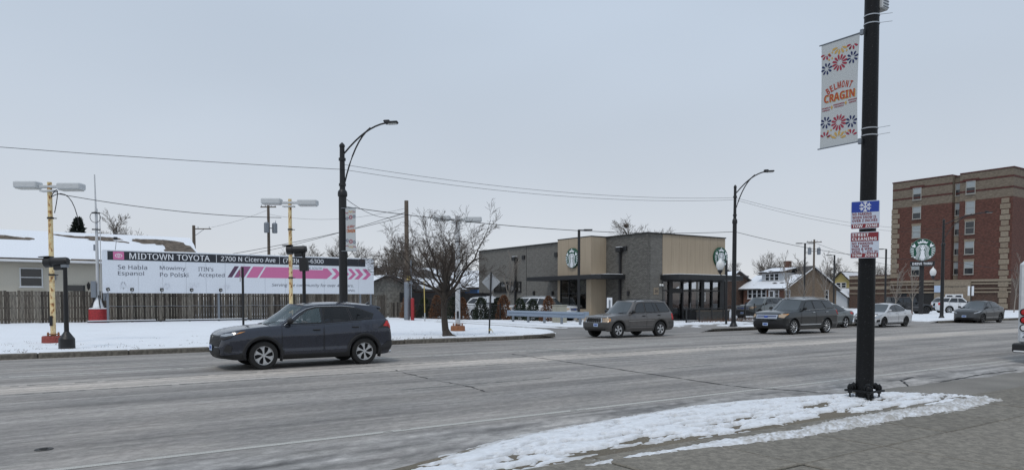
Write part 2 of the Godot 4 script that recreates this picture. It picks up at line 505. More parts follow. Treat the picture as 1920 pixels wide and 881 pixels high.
func build_road() -> void:
	var rows := []
	var cols := []
	var xs := []
	var x := -22.0
	while x < 250.0:
		xs.append(x)
		x += 0.16 if x > -3.0 and x < 24.0 else 0.4 if x < 60.0 else 2.0
	var z := -25.6
	while z <= -3.4:
		var r := []
		var c := []
		for xx in xs:
			r.append(Vector3(xx, 0.0, z))
			c.append(road_color(xx, z))
		rows.append(r)
		cols.append(c)
		z += 0.12
	var mb := MB.new()
	mb.grid(rows, cols)
	var road := struct("road", mb, M.asphalt)
	var far := MB.new()
	far.quad(Vector3(-900, -0.06, 900), Vector3(900, -0.06, 900), Vector3(900, -0.06, -900), Vector3(-900, -0.06, -900))
	struct("ground", far, M.farland)
	# worn lane markings
	var lines := [[-8.68, 0.12, -4.0, 40.0, -0.15], [-15.95, 0.1, -8.0, 30.0, 0.5], [-17.5, 0.1, -8.0, 30.0, 0.55], [-19.55, 0.2, -20.0, 22.0, 0.15], [-21.75, 0.12, -20.0, 34.0, 0.25], [-20.1, 0.12, 14.0, 30.0, 0.3], [-17.2, 0.15, 14.0, 24.0, 0.5], [-19.8, 0.12, 36.0, 75.0, 0.2]]
	for d in [[5.75, 9.4], [12.95, 14.8], [19.7, 21.6], [27.4, 29.1], [36.0, 38.6], [46.0, 49.0]]:
		lines.append([-12.58, 0.11, d[0], d[1], 0.3])
	for l in lines:
		var mk := MB.new()
		var a: float = l[2]
		while a < l[3]:
			var st := 0.14
			for k in 3:
				var z0: float = l[0] + l[1] * (k / 3.0 - 0.5)
				if n3.get_noise_2d(a * 5.0 + 40.0, z0 * 60.0) * 1.3 + 0.55 > l[4]:
					mk.quad(Vector3(a, 0.004, z0 + l[1] / 3.0), Vector3(a + st, 0.004, z0 + l[1] / 3.0), Vector3(a + st, 0.004, z0), Vector3(a, 0.004, z0))
			a += st
		part("lane_marking", mk, M.paint_line if l[0] > -9.0 or l[0] < -18.0 else M.dash_line, road)
	# turn arrow, worn
	for pl in [[[13.2, -18.7], [14.5, -18.72], [14.5, -18.3], [15.4, -18.95], [14.5, -19.5], [14.5, -19.05], [13.2, -19.0]]]:
		var mk := MB.new()
		var p2 := PackedVector2Array()
		for q in pl[0] if pl[0][0] is Array else pl:
			p2.append(Vector2(q[0], -q[1]))
		mk.prism(p2, 0.003, 0.0045, Transform3D(Basis(Vector3.RIGHT, -PI / 2), Vector3.ZERO))
		part("turn_arrow", mk, M.dash_line, road)
	# cracks
	for path in [[[12.46, -18.7], [12.3, -16.4], [12.14, -14.54], [11.88, -11.7], [11.69, -9.6], [11.72, -8.98], [12.16, -8.1], [12.3, -7.2]], [[7.2, -16.1], [7.03, -14.0], [7.12, -12.2], [6.93, -11.1]], [[12.0, -7.3], [14.2, -7.05], [16.5, -7.3], [18.3, -7.45], [20.5, -7.4]], [[14.6, -7.25], [15.6, -7.9], [16.6, -8.1]]]:
		var mk := MB.new()
		var prev := Vector3.INF
		for i in path.size() - 1:
			for k in 10:
				var t := k / 10.0
				var p := Vector3(lerpf(path[i][0], path[i + 1][0], t), 0.0065, lerpf(path[i][1], path[i + 1][1], t))
				p.x += 0.07 * n3.get_noise_2d(p.z * 9.0, 3.0)
				p.z += 0.05 * n3.get_noise_2d(p.x * 9.0, 30.0)
				if prev != Vector3.INF:
					var w := maxf(0.006, 0.022 + 0.03 * n2.get_noise_2d(p.x * 7.0, p.z * 7.0))
					if path[0][0] < 8.0:
						w *= 0.7 if n3.get_noise_2d(p.z * 3.0, 9.0) > -0.15 else 0.15
					var s := (p - prev).cross(Vector3.UP).normalized() * w
					mk.quad(prev - s, p - s, p + s, prev + s)
				prev = p
		part("crack", mk, M.crack, road)
	var mh := thing("valve_cover", "small round iron valve cover in the near traffic lane", "valve cover", Vector3(-0.1, 0.0, -9.94))
	var mb2 := MB.new()
	mb2.lathe([[0.0, 0.006], [0.07, 0.006], [0.08, 0.009], [0.094, 0.009], [0.1, 0.002]], 24)
	part("lid", mb2, M.cover, mh)
	for k in 5:
		boxpart("rib", Vector3(0, 0.008, -0.048 + k * 0.024), Vector3(0.1 - absf(k - 2) * 0.02, 0.004, 0.007), M.cover, mh)

# --- far side of the road
func poly_dist(p: Vector2, poly: PackedVector2Array) -> float:      # positive inside
	var d := 1e9
	for i in poly.size():
		d = minf(d, p.distance_to(Geometry2D.get_closest_point_to_segment(p, poly[i], poly[(i + 1) % poly.size()])))
	return d if Geometry2D.is_point_in_polygon(p, poly) else -d

var lot := PackedVector2Array([Vector2(-60, -25.35), Vector2(16.5, -25.35), Vector2(18.6, -25.55), Vector2(19.7, -26.2), Vector2(20.9, -27.4), Vector2(21.8, -29.0), Vector2(22.4, -33.7), Vector2(22.6, -46.0), Vector2(21.5, -80.0), Vector2(-60, -80.0)])

func far_height(x: float, z: float) -> float:
	var y := 0.15
	for m in [[19.5, 29.5], [46.5, 54.5]]:       # driveway mouths ramp down to the road
		var k := sst(m[0] - 1.2, m[0], x) * (1.0 - sst(m[1] - 0.6, m[1] + 0.6, x))
		y = lerpf(y, 0.15 * sst(-25.4, -29.0, z), k)
	return y

func far_snow(x: float, z: float) -> float:      # thickness; below zero where the ground is bare
	var b := n2.get_noise_2d(x * 1.3, z * 1.3)
	var f := n3.get_noise_2d(x * 2.4, z * 2.4)
	var t := poly_dist(Vector2(x, z), lot)
	if t > -0.4:
		var s := 0.05 * clampf((t - 0.02) / 0.25, -0.8, 1.0) + 0.015 * f + 0.012 * b
		s -= 0.03 * sst(0.3, 0.5, n3.get_noise_2d(x * 3.1 + 60.0, z * 5.0)) * sst(-0.1, 0.3, b)
		if z > -27.6:
			s -= 0.05 * sst(0.28, 0.5, b + 0.5 * f)
		return s
	if z < -45.0 and x < 34.0:
		return 0.03 + 0.04 * b
	if x < 26.2:                                   # driveway, two wheel tracks worn through thin snow
		var c := 24.3 + 0.012 * pow(maxf(0.0, -29.0 - z), 1.2)
		var s := 0.035 + 0.012 * f
		for q in [c - 1.2, c + 0.5]:
			s -= 0.065 * exp(-pow((x - q) / 0.32, 2.0))
		return s - 0.14 * sst(-33.0, -28.0, z + 1.4 * b)
	if x < 30.6:
		return 0.05 + 0.02 * f - 0.16 * sst(-30.5, -28.6, z + 0.6 * b + (0.9 if x > 28.6 else 0.0))
	if x < 48.0:
		if z > -27.4:                              # trodden heaps by the kerb
			return 0.055 * (f + 0.55 * b) + 0.075 - 0.15 * sst(0.0, 0.6, absf(x - 35.5) / 6.0) - (0.05 if z > -26.0 else 0.0)
		if z > -30.3:
			return -0.06 + 0.09 * sst(0.1, 0.4, b + 0.3 * f)    # cleared walk
		return 0.035 + 0.05 * b + 0.03 * f - 0.09 * sst(40.0, 41.5, x) * (1.0 - sst(43.5, 45.0, x))
	if x < 55.0:
		return -0.05 + 0.05 * b + 0.08 * sst(-27.0, -29.0, z)
	return 0.05 + 0.03 * b + 0.02 * f - 0.09 * sst(-25.9, -25.2, z)

func build_far_side() -> void:
	var zs := []
	var z := -25.3
	while z > -80.0:
		zs.append(z)
		z -= 0.16 if z > -34.0 else 0.35 if z > -47.0 else 1.4
	var xs := []
	var x := -24.0
	while x < 130.0:
		xs.append(x)
		x += 0.2 if x > -3.0 and x < 50.0 else 0.7 if x < 80.0 else 2.5
	var gr := []
	var gc := []
	var sr := []
	var sc := []
	for zz in zs:
		var r := []
		var c := []
		var r2 := []
		var c2 := []
		for xx in xs:
			var y := far_height(xx, zz)
			var b := n2.get_noise_2d(xx * 0.8, zz * 0.8)
			r.append(Vector3(xx, y - 0.005, zz))
			c.append(grey(0.29 + 0.07 * b + (0.06 if zz > -30.5 and xx > 30.0 else 0.0), 0.05))
			var t := far_snow(xx, zz)
			r2.append(Vector3(xx, y + clampf(t, -0.05, 0.2), zz))
			var dirt := clampf(0.5 - t * 14.0, 0.0, 1.0) * 0.5 + 0.12 * maxf(0.0, b)
			c2.append(Color(0.86, 0.885, 0.92).lerp(Color(0.42, 0.4, 0.37), dirt))
		gr.append(r); gc.append(c); sr.append(r2); sc.append(c2)
	var g := MB.new()
	g.grid(gr, gc)
	struct("far_pavement", g, M.ground)
	var s := MB.new()
	s.grid(sr, sc)
	struct("snow_cover", s, M.snowv)
	# kerb stones
	var root := Node3D.new()
	root.name = "kerb"
	root.set_meta("kind", "structure")
	add_child(root)
	var runs := [[Vector2(-22, -25.28), Vector2(16.5, -25.28), 2.55], [Vector2(16.5, -25.28), Vector2(18.6, -25.45), 2.1], [Vector2(18.6, -25.45), Vector2(19.8, -26.15), 1.4], [Vector2(30.2, -25.5), Vector2(46.2, -25.5), 2.6], [Vector2(54.6, -25.0), Vector2(110, -25.0), 3.0]]
	var rng := RandomNumberGenerator.new()
	rng.seed = 4
	for u in runs:
		var a: Vector2 = u[0]
		var n := int(ceil(a.distance_to(u[1]) / u[2]))
		for i in n:
			var p: Vector2 = a.lerp(u[1], float(i) / n)
			var q: Vector2 = a.lerp(u[1], float(i + 1) / n)
			var d: Vector2 = (q - p)
			var mb := MB.new()
			mb.box(Vector3.ZERO, Vector3(d.length() - 0.02, 0.34, 0.2), 0.025, Basis(Vector3.UP, -d.angle()) * Basis(Vector3.FORWARD, rng.randf_range(-0.003, 0.003)))
			part("kerb_stone", mb, M.kerb[rng.randi() % 3], root, Vector3((p.x + q.x) / 2, 0.005 + rng.randf_range(-0.012, 0.012), (p.y + q.y) / 2))

# --- near side: strip with lamp post, icy snow, paving slabs
var patch := PackedVector2Array([Vector2(2.2, -6.2), Vector2(3.17, -6.62), Vector2(4.21, -7.02), Vector2(5.23, -7.36), Vector2(6.25, -7.52), Vector2(7.44, -7.68), Vector2(8.79, -7.82), Vector2(10.0, -7.72), Vector2(11.0, -7.57), Vector2(12.2, -7.3), Vector2(13.2, -6.9), Vector2(13.9, -6.1), Vector2(13.9, -5.55), Vector2(12.7, -5.5), Vector2(11.5, -5.72), Vector2(10.3, -5.95), Vector2(9.4, -6.05), Vector2(8.2, -5.95), Vector2(7.0, -5.95), Vector2(5.6, -6.1), Vector2(4.3, -5.85), Vector2(3.0, -5.6), Vector2(2.0, -5.4)])
var ridge := PackedVector2Array([Vector2(4.2, -5.75), Vector2(5.6, -5.78), Vector2(7.0, -5.72), Vector2(8.3, -5.6), Vector2(9.6, -5.75), Vector2(11.5, -5.62), Vector2(13.2, -5.68), Vector2(14.2, -5.62), Vector2(13.6, -5.2), Vector2(12.0, -5.1), Vector2(10.5, -5.18), Vector2(9.0, -5.2), Vector2(7.9, -5.18), Vector2(6.6, -5.36), Vector2(5.4, -5.52), Vector2(4.2, -5.6)])

func build_near_side() -> void:
	var rows := []
	var cols := []
	var z := -7.9
	while z < 4.0:
		var r := []
		var c := []
		var x := -4.0
		while x < 34.0:
			var b := n2.get_noise_2d(x * 1.2, z * 1.2)
			var edge := 0.0
			var y := -0.03
			var front := -7.45 if x > 5.0 else -7.45 + (5.0 - x) * 0.35
			if x > 13.5:
				front = lerpf(-7.3, -7.2, sst(13.5, 18.0, x)) + 0.12 * b
			edge = sst(front - 0.12, front + 0.12, z)
			y = lerpf(-0.03, 0.025, edge)
			r.append(Vector3(x, y, z))
			var v := 0.27 + 0.07 * b
			c.append(Color(0.06, 0.055, 0.045) if z > -5.7 and x > 1.8 and x < 21.0 else Color(v * 1.04, v * 0.97, v * 0.86) if x > 13.0 else Color(v * 0.8, v * 0.68, v * 0.5))
			x += 0.2
		rows.append(r)
		cols.append(c)
		z += 0.15
	var mb := MB.new()
	mb.grid(rows, cols)
	struct("kerb_strip", mb, M.ground)
	# slabs
	var root := Node3D.new()
	root.name = "sidewalk"
	root.set_meta("kind", "structure")
	add_child(root)
	var rng := RandomNumberGenerator.new()
	rng.seed = 9
	for i in 12:
		for j in 5:
			var w := 1.62
			var x0 := 1.75 + i * w
			var z0 := -5.86 + j * 1.5
			var s := MB.new()
			s.box(Vector3.ZERO, Vector3(w - 0.03, 0.08, 1.5 - 0.03), 0.012, Basis(Vector3.RIGHT, rng.randf_range(-0.003, 0.003)) * Basis(Vector3.FORWARD, rng.randf_range(-0.003, 0.003)))
			part("slab", s, M.walk[rng.randi() % 3], root, Vector3(x0 + w / 2, 0.004 + rng.randf_range(-0.006, 0.006), z0 + 0.75))
	# crusted snow, a real sheet that thins out to nothing along ragged edges
	var sr := []
	var sc := []
	z = -8.1
	while z < -4.85:
		var r := []
		var c := []
		var x := 1.6
		while x < 15.0:
			var p := Vector2(x, z)
			var b := n2.get_noise_2d(x * 1.7, z * 2.6)
			var f := n3.get_noise_2d(x * 4.0, z * 6.0)
			var g := n3.get_noise_2d(x * 14.0 + 90.0, z * 16.0)
			var d := poly_dist(p, patch)
			var e := poly_dist(p, ridge)
			var hh := n3.get_noise_2d(x * 30.0, z * 34.0 + 20.0)
			var t := 0.038 * clampf(d / 0.2, -1.6, 1.0) + 0.009 * f + 0.007 * g + 0.007 * hh + 0.012 * b
			var sl := absf(n1.get_noise_2d(x * 1.1 + 30.0, z * 6.5 + 0.8 * x))
			t -= 0.085 * (1.0 - sst(0.04, 0.13, sl)) * sst(0.0, 0.14, n2.get_noise_2d(x * 3.1 + 11.0, z * 4.0))
			var streak := n1.get_noise_2d((x - 0.35 * z) * 0.9 + 7.0, (z + 0.06 * x) * 4.2)
			var holes := sst(0.03, 0.34, streak + 0.4 * f + 0.12 * g) * (0.7 + 0.3 * sst(9.5, 12.0, x))
			t -= 0.1 * holes * sst(-7.35, -6.75, z - 0.09 * absf(x - 8.5))
			var t2 := 0.045 * clampf(e / 0.13, -1.6, 1.0) + 0.035 * f + 0.035 * g + 0.022 * hh
			if x < 8.4:
				t2 = 0.04 * clampf((e - 0.02) / 0.1, -1.6, 1.0) + 0.03 * f + 0.02 * g - 0.02 * sst(0.0, 1.0, sin(x * 2.3) * 0.5 + f)
				t2 -= 0.05 * exp(-pow((z + 5.63 + 0.012 * x) / 0.045, 2.0))
			var dirt := 0.07 + 0.22 * maxf(0.0, f) + 0.16 * maxf(0.0, g) + 0.1 * maxf(0.0, hh)
			if t2 > t:
				t = t2
				dirt = 0.5 + 0.8 * g + 0.5 * f + 0.8 * hh
				if x < 7.0:
					dirt *= 0.5
			if t < 0.01:
				dirt = maxf(dirt, 0.5 + 0.3 * g)
			r.append(Vector3(x, 0.03 + clampf(t, -0.05, 0.13), z))
			c.append(Color(0.84, 0.865, 0.9).lerp(Color(0.34, 0.31, 0.27), clampf(dirt, 0.0, 0.85)))
			x += 0.045
		sr.append(r)
		sc.append(c)
		z += 0.03
	var sn := MB.new()
	sn.grid(sr, sc)
	struct("crusted_snow", sn, M.snowv)

# ------------------------------------------------------------------ street furniture
func xf(at: Vector3, turn := 0.0) -> Transform3D:
	return Transform3D(Basis(Vector3.UP, turn), at)

func pole_mb(h: float, r0: float, r1: float, n := 14) -> MB:
	var mb := MB.new()
	mb.tube([Vector3.ZERO, Vector3(0, h * 0.33, 0), Vector3(0, h * 0.66, 0), Vector3(0, h, 0)], [r0, lerpf(r0, r1, 0.33), lerpf(r0, r1, 0.66), r1], n)
	return mb

func bend(a: Vector3, b: Vector3, c: Vector3, n := 8) -> Array:
	var o := []
	for i in n + 1:
		var t := float(i) / n
		o.append(a.lerp(b, t).lerp(b.lerp(c, t), t))
	return o

func consts(v: float, n: int) -> Array:
	var o := []
	o.resize(n)
	o.fill(v)
	return o

func street_lamp(label: String, at: Vector3, h: float, dir: Vector3, reach: float, rise: float, rs: float, low: float) -> Node3D:
	var t := thing("street_lamp", label, "street lamp", at, 0.0, "black street lamps along the road")
	var p := MB.new()
	p.tube([Vector3.ZERO, Vector3(0, h * 0.74, 0)], [0.155 * rs, 0.135 * rs], 14)
	p.tube([Vector3(0, h * 0.74, 0), Vector3(0, h * 0.75, 0), Vector3(0, h * 0.765, 0), Vector3(0, h * 0.775, 0)], [0.16 * rs, 0.17 * rs, 0.16 * rs, 0.11 * rs], 14)
	p.tube([Vector3(0, h * 0.77, 0), Vector3(0, h, 0)], [0.1 * rs, 0.085 * rs], 12)
	p.lathe([[0.0, h + 0.14], [0.05, h + 0.1], [0.1 * rs, h + 0.02], [0.1 * rs, h - 0.05], [0.08, h - 0.06]], 12)
	part("pole", p, M.blackpole, t)
	var b := MB.new()
	b.box(Vector3(0, 0.02, 0), Vector3(0.5, 0.05, 0.5) * rs, 0.01)
	b.lathe([[0.26 * rs, 0.045], [0.24 * rs, 0.1], [0.18 * rs, 0.22], [0.155 * rs, 0.3]], 14)
	part("base", b, M.blackpole, t)
	for k in [0.93, 0.8]:
		var c := MB.new()
		c.lathe([[0.1 * rs, h * k - 0.06], [0.125 * rs, h * k - 0.05], [0.125 * rs, h * k + 0.05], [0.1 * rs, h * k + 0.06]], 12)
		part("collar", c, M.black, t)
	var e := dir * reach + Vector3(0, h + rise, 0)
	var a := MB.new()
	a.tube(bend(Vector3(0, h * 0.96, 0) + dir * 0.08, dir * reach * 0.55 + Vector3(0, h + rise * 0.85, 0), e), consts(0.035, 9), 8)
	a.tube(bend(Vector3(0, h - low, 0) + dir * 0.08, dir * reach * 0.28 + Vector3(0, h + rise * 0.25, 0), dir * reach * 0.66 + Vector3(0, h + rise * 0.8, 0)), consts(0.032, 9), 8)
	part("arm", a, M.black, t)
	var hd := MB.new()
	var ang := atan2(-dir.z, dir.x)
	var bs := Basis(Vector3.UP, ang) * Basis(Vector3(0, 0, 1), 0.05)
	hd.box(e + dir * 0.25 + Vector3(0, 0.02, 0), Vector3(0.55, 0.09, 0.3), 0.04, bs)
	hd.box(e + dir * 0.06 + Vector3(0, 0.08, 0), Vector3(0.26, 0.08, 0.2), 0.03, bs)
	var lh := part("lamp_head", hd, M.black, t)
	boxpart("lens", e + dir * 0.3 + Vector3(0, -0.03, 0), Vector3(0.34, 0.02, 0.22), M.lens, lh, 0.0, bs)
	return t

func yellow_light(label: String, at: Vector3, h: float, m: Material, base: Material, rr: float) -> Node3D:
	var t := thing("lot_light", label, "light pole", at, 0.0, "double headed lights on the vacant lot")
	part("pole", pole_mb(h, rr, rr * 0.86, 12), m, t)
	var b := MB.new()
	b.lathe([[0.0, 0.30], [0.33, 0.30], [0.36, 0.27], [0.37, 0.0]], 18)
	part("concrete_base", b, base, t)
	var fl := MB.new()
	fl.box(Vector3(0, 0.36, 0), Vector3(0.4, 0.03, 0.4), 0.005)
	for k in 4:
		fl.lathe([[0.03, 0.3], [0.03, 0.42], [0.0, 0.43]], 6, xf(Vector3(0.16 * (1 if k & 1 else -1), 0, 0.16 * (1 if k & 2 else -1))))
	part("base_flange", fl, M.orangebase, t)
	for y in [h * 0.43, h * 0.78]:
		var bd := MB.new()
		bd.lathe([[rr, y - 0.03], [rr + 0.02, y - 0.03], [rr + 0.02, y + 0.03], [rr, y + 0.03]], 12)
		bd.box(Vector3(rr + 0.05, y, 0), Vector3(0.12, 0.03, 0.04))
		part("band", bd, M.black, t)
	boxpart("junction_box", Vector3(-0.06, 0.85, 0.1), Vector3(0.1, 0.36, 0.08), M.black, t, 0.01)
	var ang := atan2(-RT.z, RT.x)
	var bs := Basis(Vector3.UP, ang)
	var br := MB.new()
	br.box(Vector3(0, h - 0.16, 0), Vector3(0.72, 0.1, 0.16), 0.02, bs)
	br.box(Vector3(0, h - 0.32, 0) - RT * 0.05, Vector3(0.5, 0.06, 0.26), 0.01, bs)
	part("bracket", br, M.lampbox, t)
	for s in [-1, 1]:
		var hd := MB.new()
		hd.box(RT * s * 0.78 + Vector3(0, h - 0.13 - 0.03 * s, 0), Vector3(0.84, 0.23, 0.42), 0.035, bs)
		var ho := part("lamp_head", hd, M.lampbox, t)
		boxpart("lens", RT * s * 0.78 + Vector3(0, h - 0.262 - 0.03 * s, 0), Vector3(0.72, 0.03, 0.34), M.lens, ho, 0.0, bs)
	return t

func flood_post(label: String, at: Vector3, h: float, box: bool) -> Node3D:
	var t := thing("floodlight_post", label, "light post", at, 0.0, "black posts with one hooded floodlight")
	part("pole", pole_mb(h - 0.15, 0.075, 0.06, 12), M.blackpole, t)
	var b := MB.new()
	b.lathe([[0.06, 0.62], [0.1, 0.55], [0.19, 0.42], [0.23, 0.36], [0.235, 0.06], [0.25, 0.0]], 8)
	part("bell_base", b, M.blackpole, t)
	boxpart("footing", Vector3(0.04, -0.01, 0.05), Vector3(0.72, 0.05, 0.62), M.concrete, t, 0.02)
	var ang := atan2(-RT.z, RT.x)
	var bs := Basis(Vector3.UP, ang) * Basis(Vector3(0, 0, 1), 0.06)
	var hd := MB.new()
	var x := Transform3D(bs * Basis(Vector3(0, 0, 1), PI / 2), Vector3(0, h - 0.05, 0))
	hd.lathe([[0.0, -0.1], [0.11, -0.1], [0.13, -0.04], [0.14, 0.38], [0.17, 0.42], [0.17, 0.62], [0.14, 0.62]], 14, x)
	hd.box(Vector3(0, h - 0.25, 0) - RT * 0.2, Vector3(0.3, 0.16, 0.16), 0.03, bs)
	var ho := part("lamp_head", hd, M.black, t)
	var ln := MB.new()
	ln.lathe([[0.0, 0.56], [0.14, 0.56]], 14, x)
	part("lens", ln, M.lens, ho)
	var vz := MB.new()
	vz.box(Vector3(0, h + 0.09, 0) - RT * 0.6, Vector3(0.34, 0.03, 0.3), 0.01, bs)
	part("visor", vz, M.black, t)
	if box:
		boxpart("control_box", Vector3(0, h - 0.62, 0), Vector3(0.3, 0.5, 0.26), M.black, t, 0.02, bs)
	else:
		boxpart("bracket", Vector3(0, h - 0.2, 0), Vector3(0.18, 0.1, 0.18), M.galv, t, 0.01, bs)
	return t

func flower(to: Node3D, m: Material, c: Vector2, r: float, n: int, x: Transform3D, wid := 0.3, half := 0) -> void:
	var parent := MB.new()
	for i in n:
		var a := TAU * i / n + 0.2
		if half and sin(a) * half < -0.15:
			continue
		var d := Vector2(cos(a), sin(a))
		var s := Vector2(-d.y, d.x)
		var p := PackedVector2Array()
		for k in 10:
			var t := TAU * k / 10.0
			p.append(c + d * r * (0.66 + 0.36 * cos(t)) + s * r * wid * 0.5 * sin(t) * (1.1 + 0.5 * cos(t)))
		parent.prism(p, 0.0, 0.002, x)
	part("flower_print", parent, m, to)

func banner_cloth(parent: Node3D, w: float, h: float, far := false) -> void:
	# hangs in its own xy plane, centred, printed on both faces
	var rows := []
	for i in 15:
		var r := []
		for j in 11:
			var u := j / 10.0 - 0.5
			var v := i / 14.0 - 0.5
			r.append(Vector3(u * w + (0.02 * w * (1.0 - 4.0 * v * v) if u < 0.0 else -0.035 * w * (1.0 - 4.0 * v * v)) * absf(u) * 2.0, v * h, 0.0))
		rows.append(r)
	for f in [0.0, -0.004]:
		var cl := MB.new()
		var rr := []
		for r in rows:
			var q := []
			for p in r:
				q.append(p + Vector3(0, 0, f))
			rr.append(q)
		cl.grid(rr)
		part("cloth", cl, M.cloth, parent)
	var x := xf(Vector3(0, 0, 0.002))
	for s in [-1, 1]:
		flower(parent, M.petal_red, Vector2(0.0, 0.285 * h * s), 0.2 * w, 12, x, 0.22)
		flower(parent, M.petal_blue, Vector2(-0.345 * w, 0.26 * h * s), 0.15 * w, 8, x, 0.27)
		flower(parent, M.petal_blue, Vector2(0.33 * w, 0.30 * h * s), 0.15 * w, 8, x, 0.27)
		flower(parent, M.petal_red, Vector2(-0.36 * w, 0.405 * h * s), 0.15 * w, 8, x, 0.28, -s)
		flower(parent, M.petal_red, Vector2(0.33 * w, 0.43 * h * s), 0.15 * w, 8, x, 0.28, -s)
		flower(parent, M.petal_yellow, Vector2(0.0, 0.44 * h * s), 0.2 * w, 10, x, 0.24, -s)
		for q in [[-0.24, 0.40], [-0.24, 0.345], [0.22, 0.385]]:
			flower(parent, M.petal_yellow, Vector2(q[0] * w, q[1] * h * s), 0.06 * w, 2, x, 0.8)
	var nm := "BELMONT"
	for i in nm.length():
		var a := (i - 3.0) * 0.165
		var p := Vector3(sin(a) * 0.58 * w * 1.45 * 0.75, h * 0.072 + (cos(a) - 1.0) * w * 0.55 + a * 0.04 * w, 0.004)
		var lt := text(nm[i], M.brickorange, parent, p, 0.07 * w * (1.3 if nm[i] == "M" else 1.0), 0.062 * h, 0.0, true, 0.002)
		lt.basis = Basis(Vector3(0, 0, 1), -a * 0.9 + 0.05) * lt.basis
	text("CRAGIN", M.petal_yellow, parent, Vector3(0.018 * w, -0.037 * h, 0.003), 0.8 * w, 0.075 * h, 0.0, true, 0.002)
	text("CRAGIN", M.brickorange, parent, Vector3(0, -0.031 * h, 0.005), 0.8 * w, 0.075 * h, 0.0, true, 0.002)
	if not far:
		for q in [[-0.34, "FAMILY", "FAMILIA", 0.23, -0.12], [0.0, "NEIGHBORS", "VECINOS", 0.29, -0.108], [0.35, "FRIENDS", "AMIGOS", 0.22, -0.096]]:
			text(q[1], M.petal_red, parent, Vector3(q[0] * w, q[4] * h, 0.004), q[3] * w, 0.013 * h, 0.0, true, 0.002)
			text(q[2], M.petal_red, parent, Vector3(q[0] * w, (q[4] - 0.022) * h, 0.004), q[3] * 0.85 * w, 0.013 * h, 0.0, true, 0.002)
		var dm := MB.new()
		for q in [[-0.19, -0.125], [0.18, -0.112]]:
			dm.prism(PackedVector2Array([Vector2(q[0] * w, (q[1] + 0.02) * h), Vector2(q[0] * w + 0.03 * w, q[1] * h), Vector2(q[0] * w, (q[1] - 0.02) * h), Vector2(q[0] * w - 0.03 * w, q[1] * h)]), 0.0, 0.003, x)
		part("diamond_print", dm, M.petal_yellow, parent)

func rounded(w: float, h: float, r: float) -> PackedVector2Array:
	var p := PackedVector2Array()
	for c in [[1, 1, 0], [-1, 1, 1], [-1, -1, 2], [1, -1, 3]]:
		for k in 5:
			var a: float = (c[2] + k / 4.0) * PI / 2
			p.append(Vector2(c[0] * (w / 2 - r) + cos(a) * r, c[1] * (h / 2 - r) + sin(a) * r))
	return p

func rect(x0: float, y0: float, x1: float, y1: float) -> PackedVector2Array:
	return PackedVector2Array([Vector2(x0, y0), Vector2(x1, y0), Vector2(x1, y1), Vector2(x0, y1)])

func flat(called: String, poly: PackedVector2Array, d0: float, d1: float, m: Material, parent: Node) -> MeshInstance3D:
	var mb := MB.new()
	mb.prism(poly, d0, d1)
	return part(called, mb, m, parent)

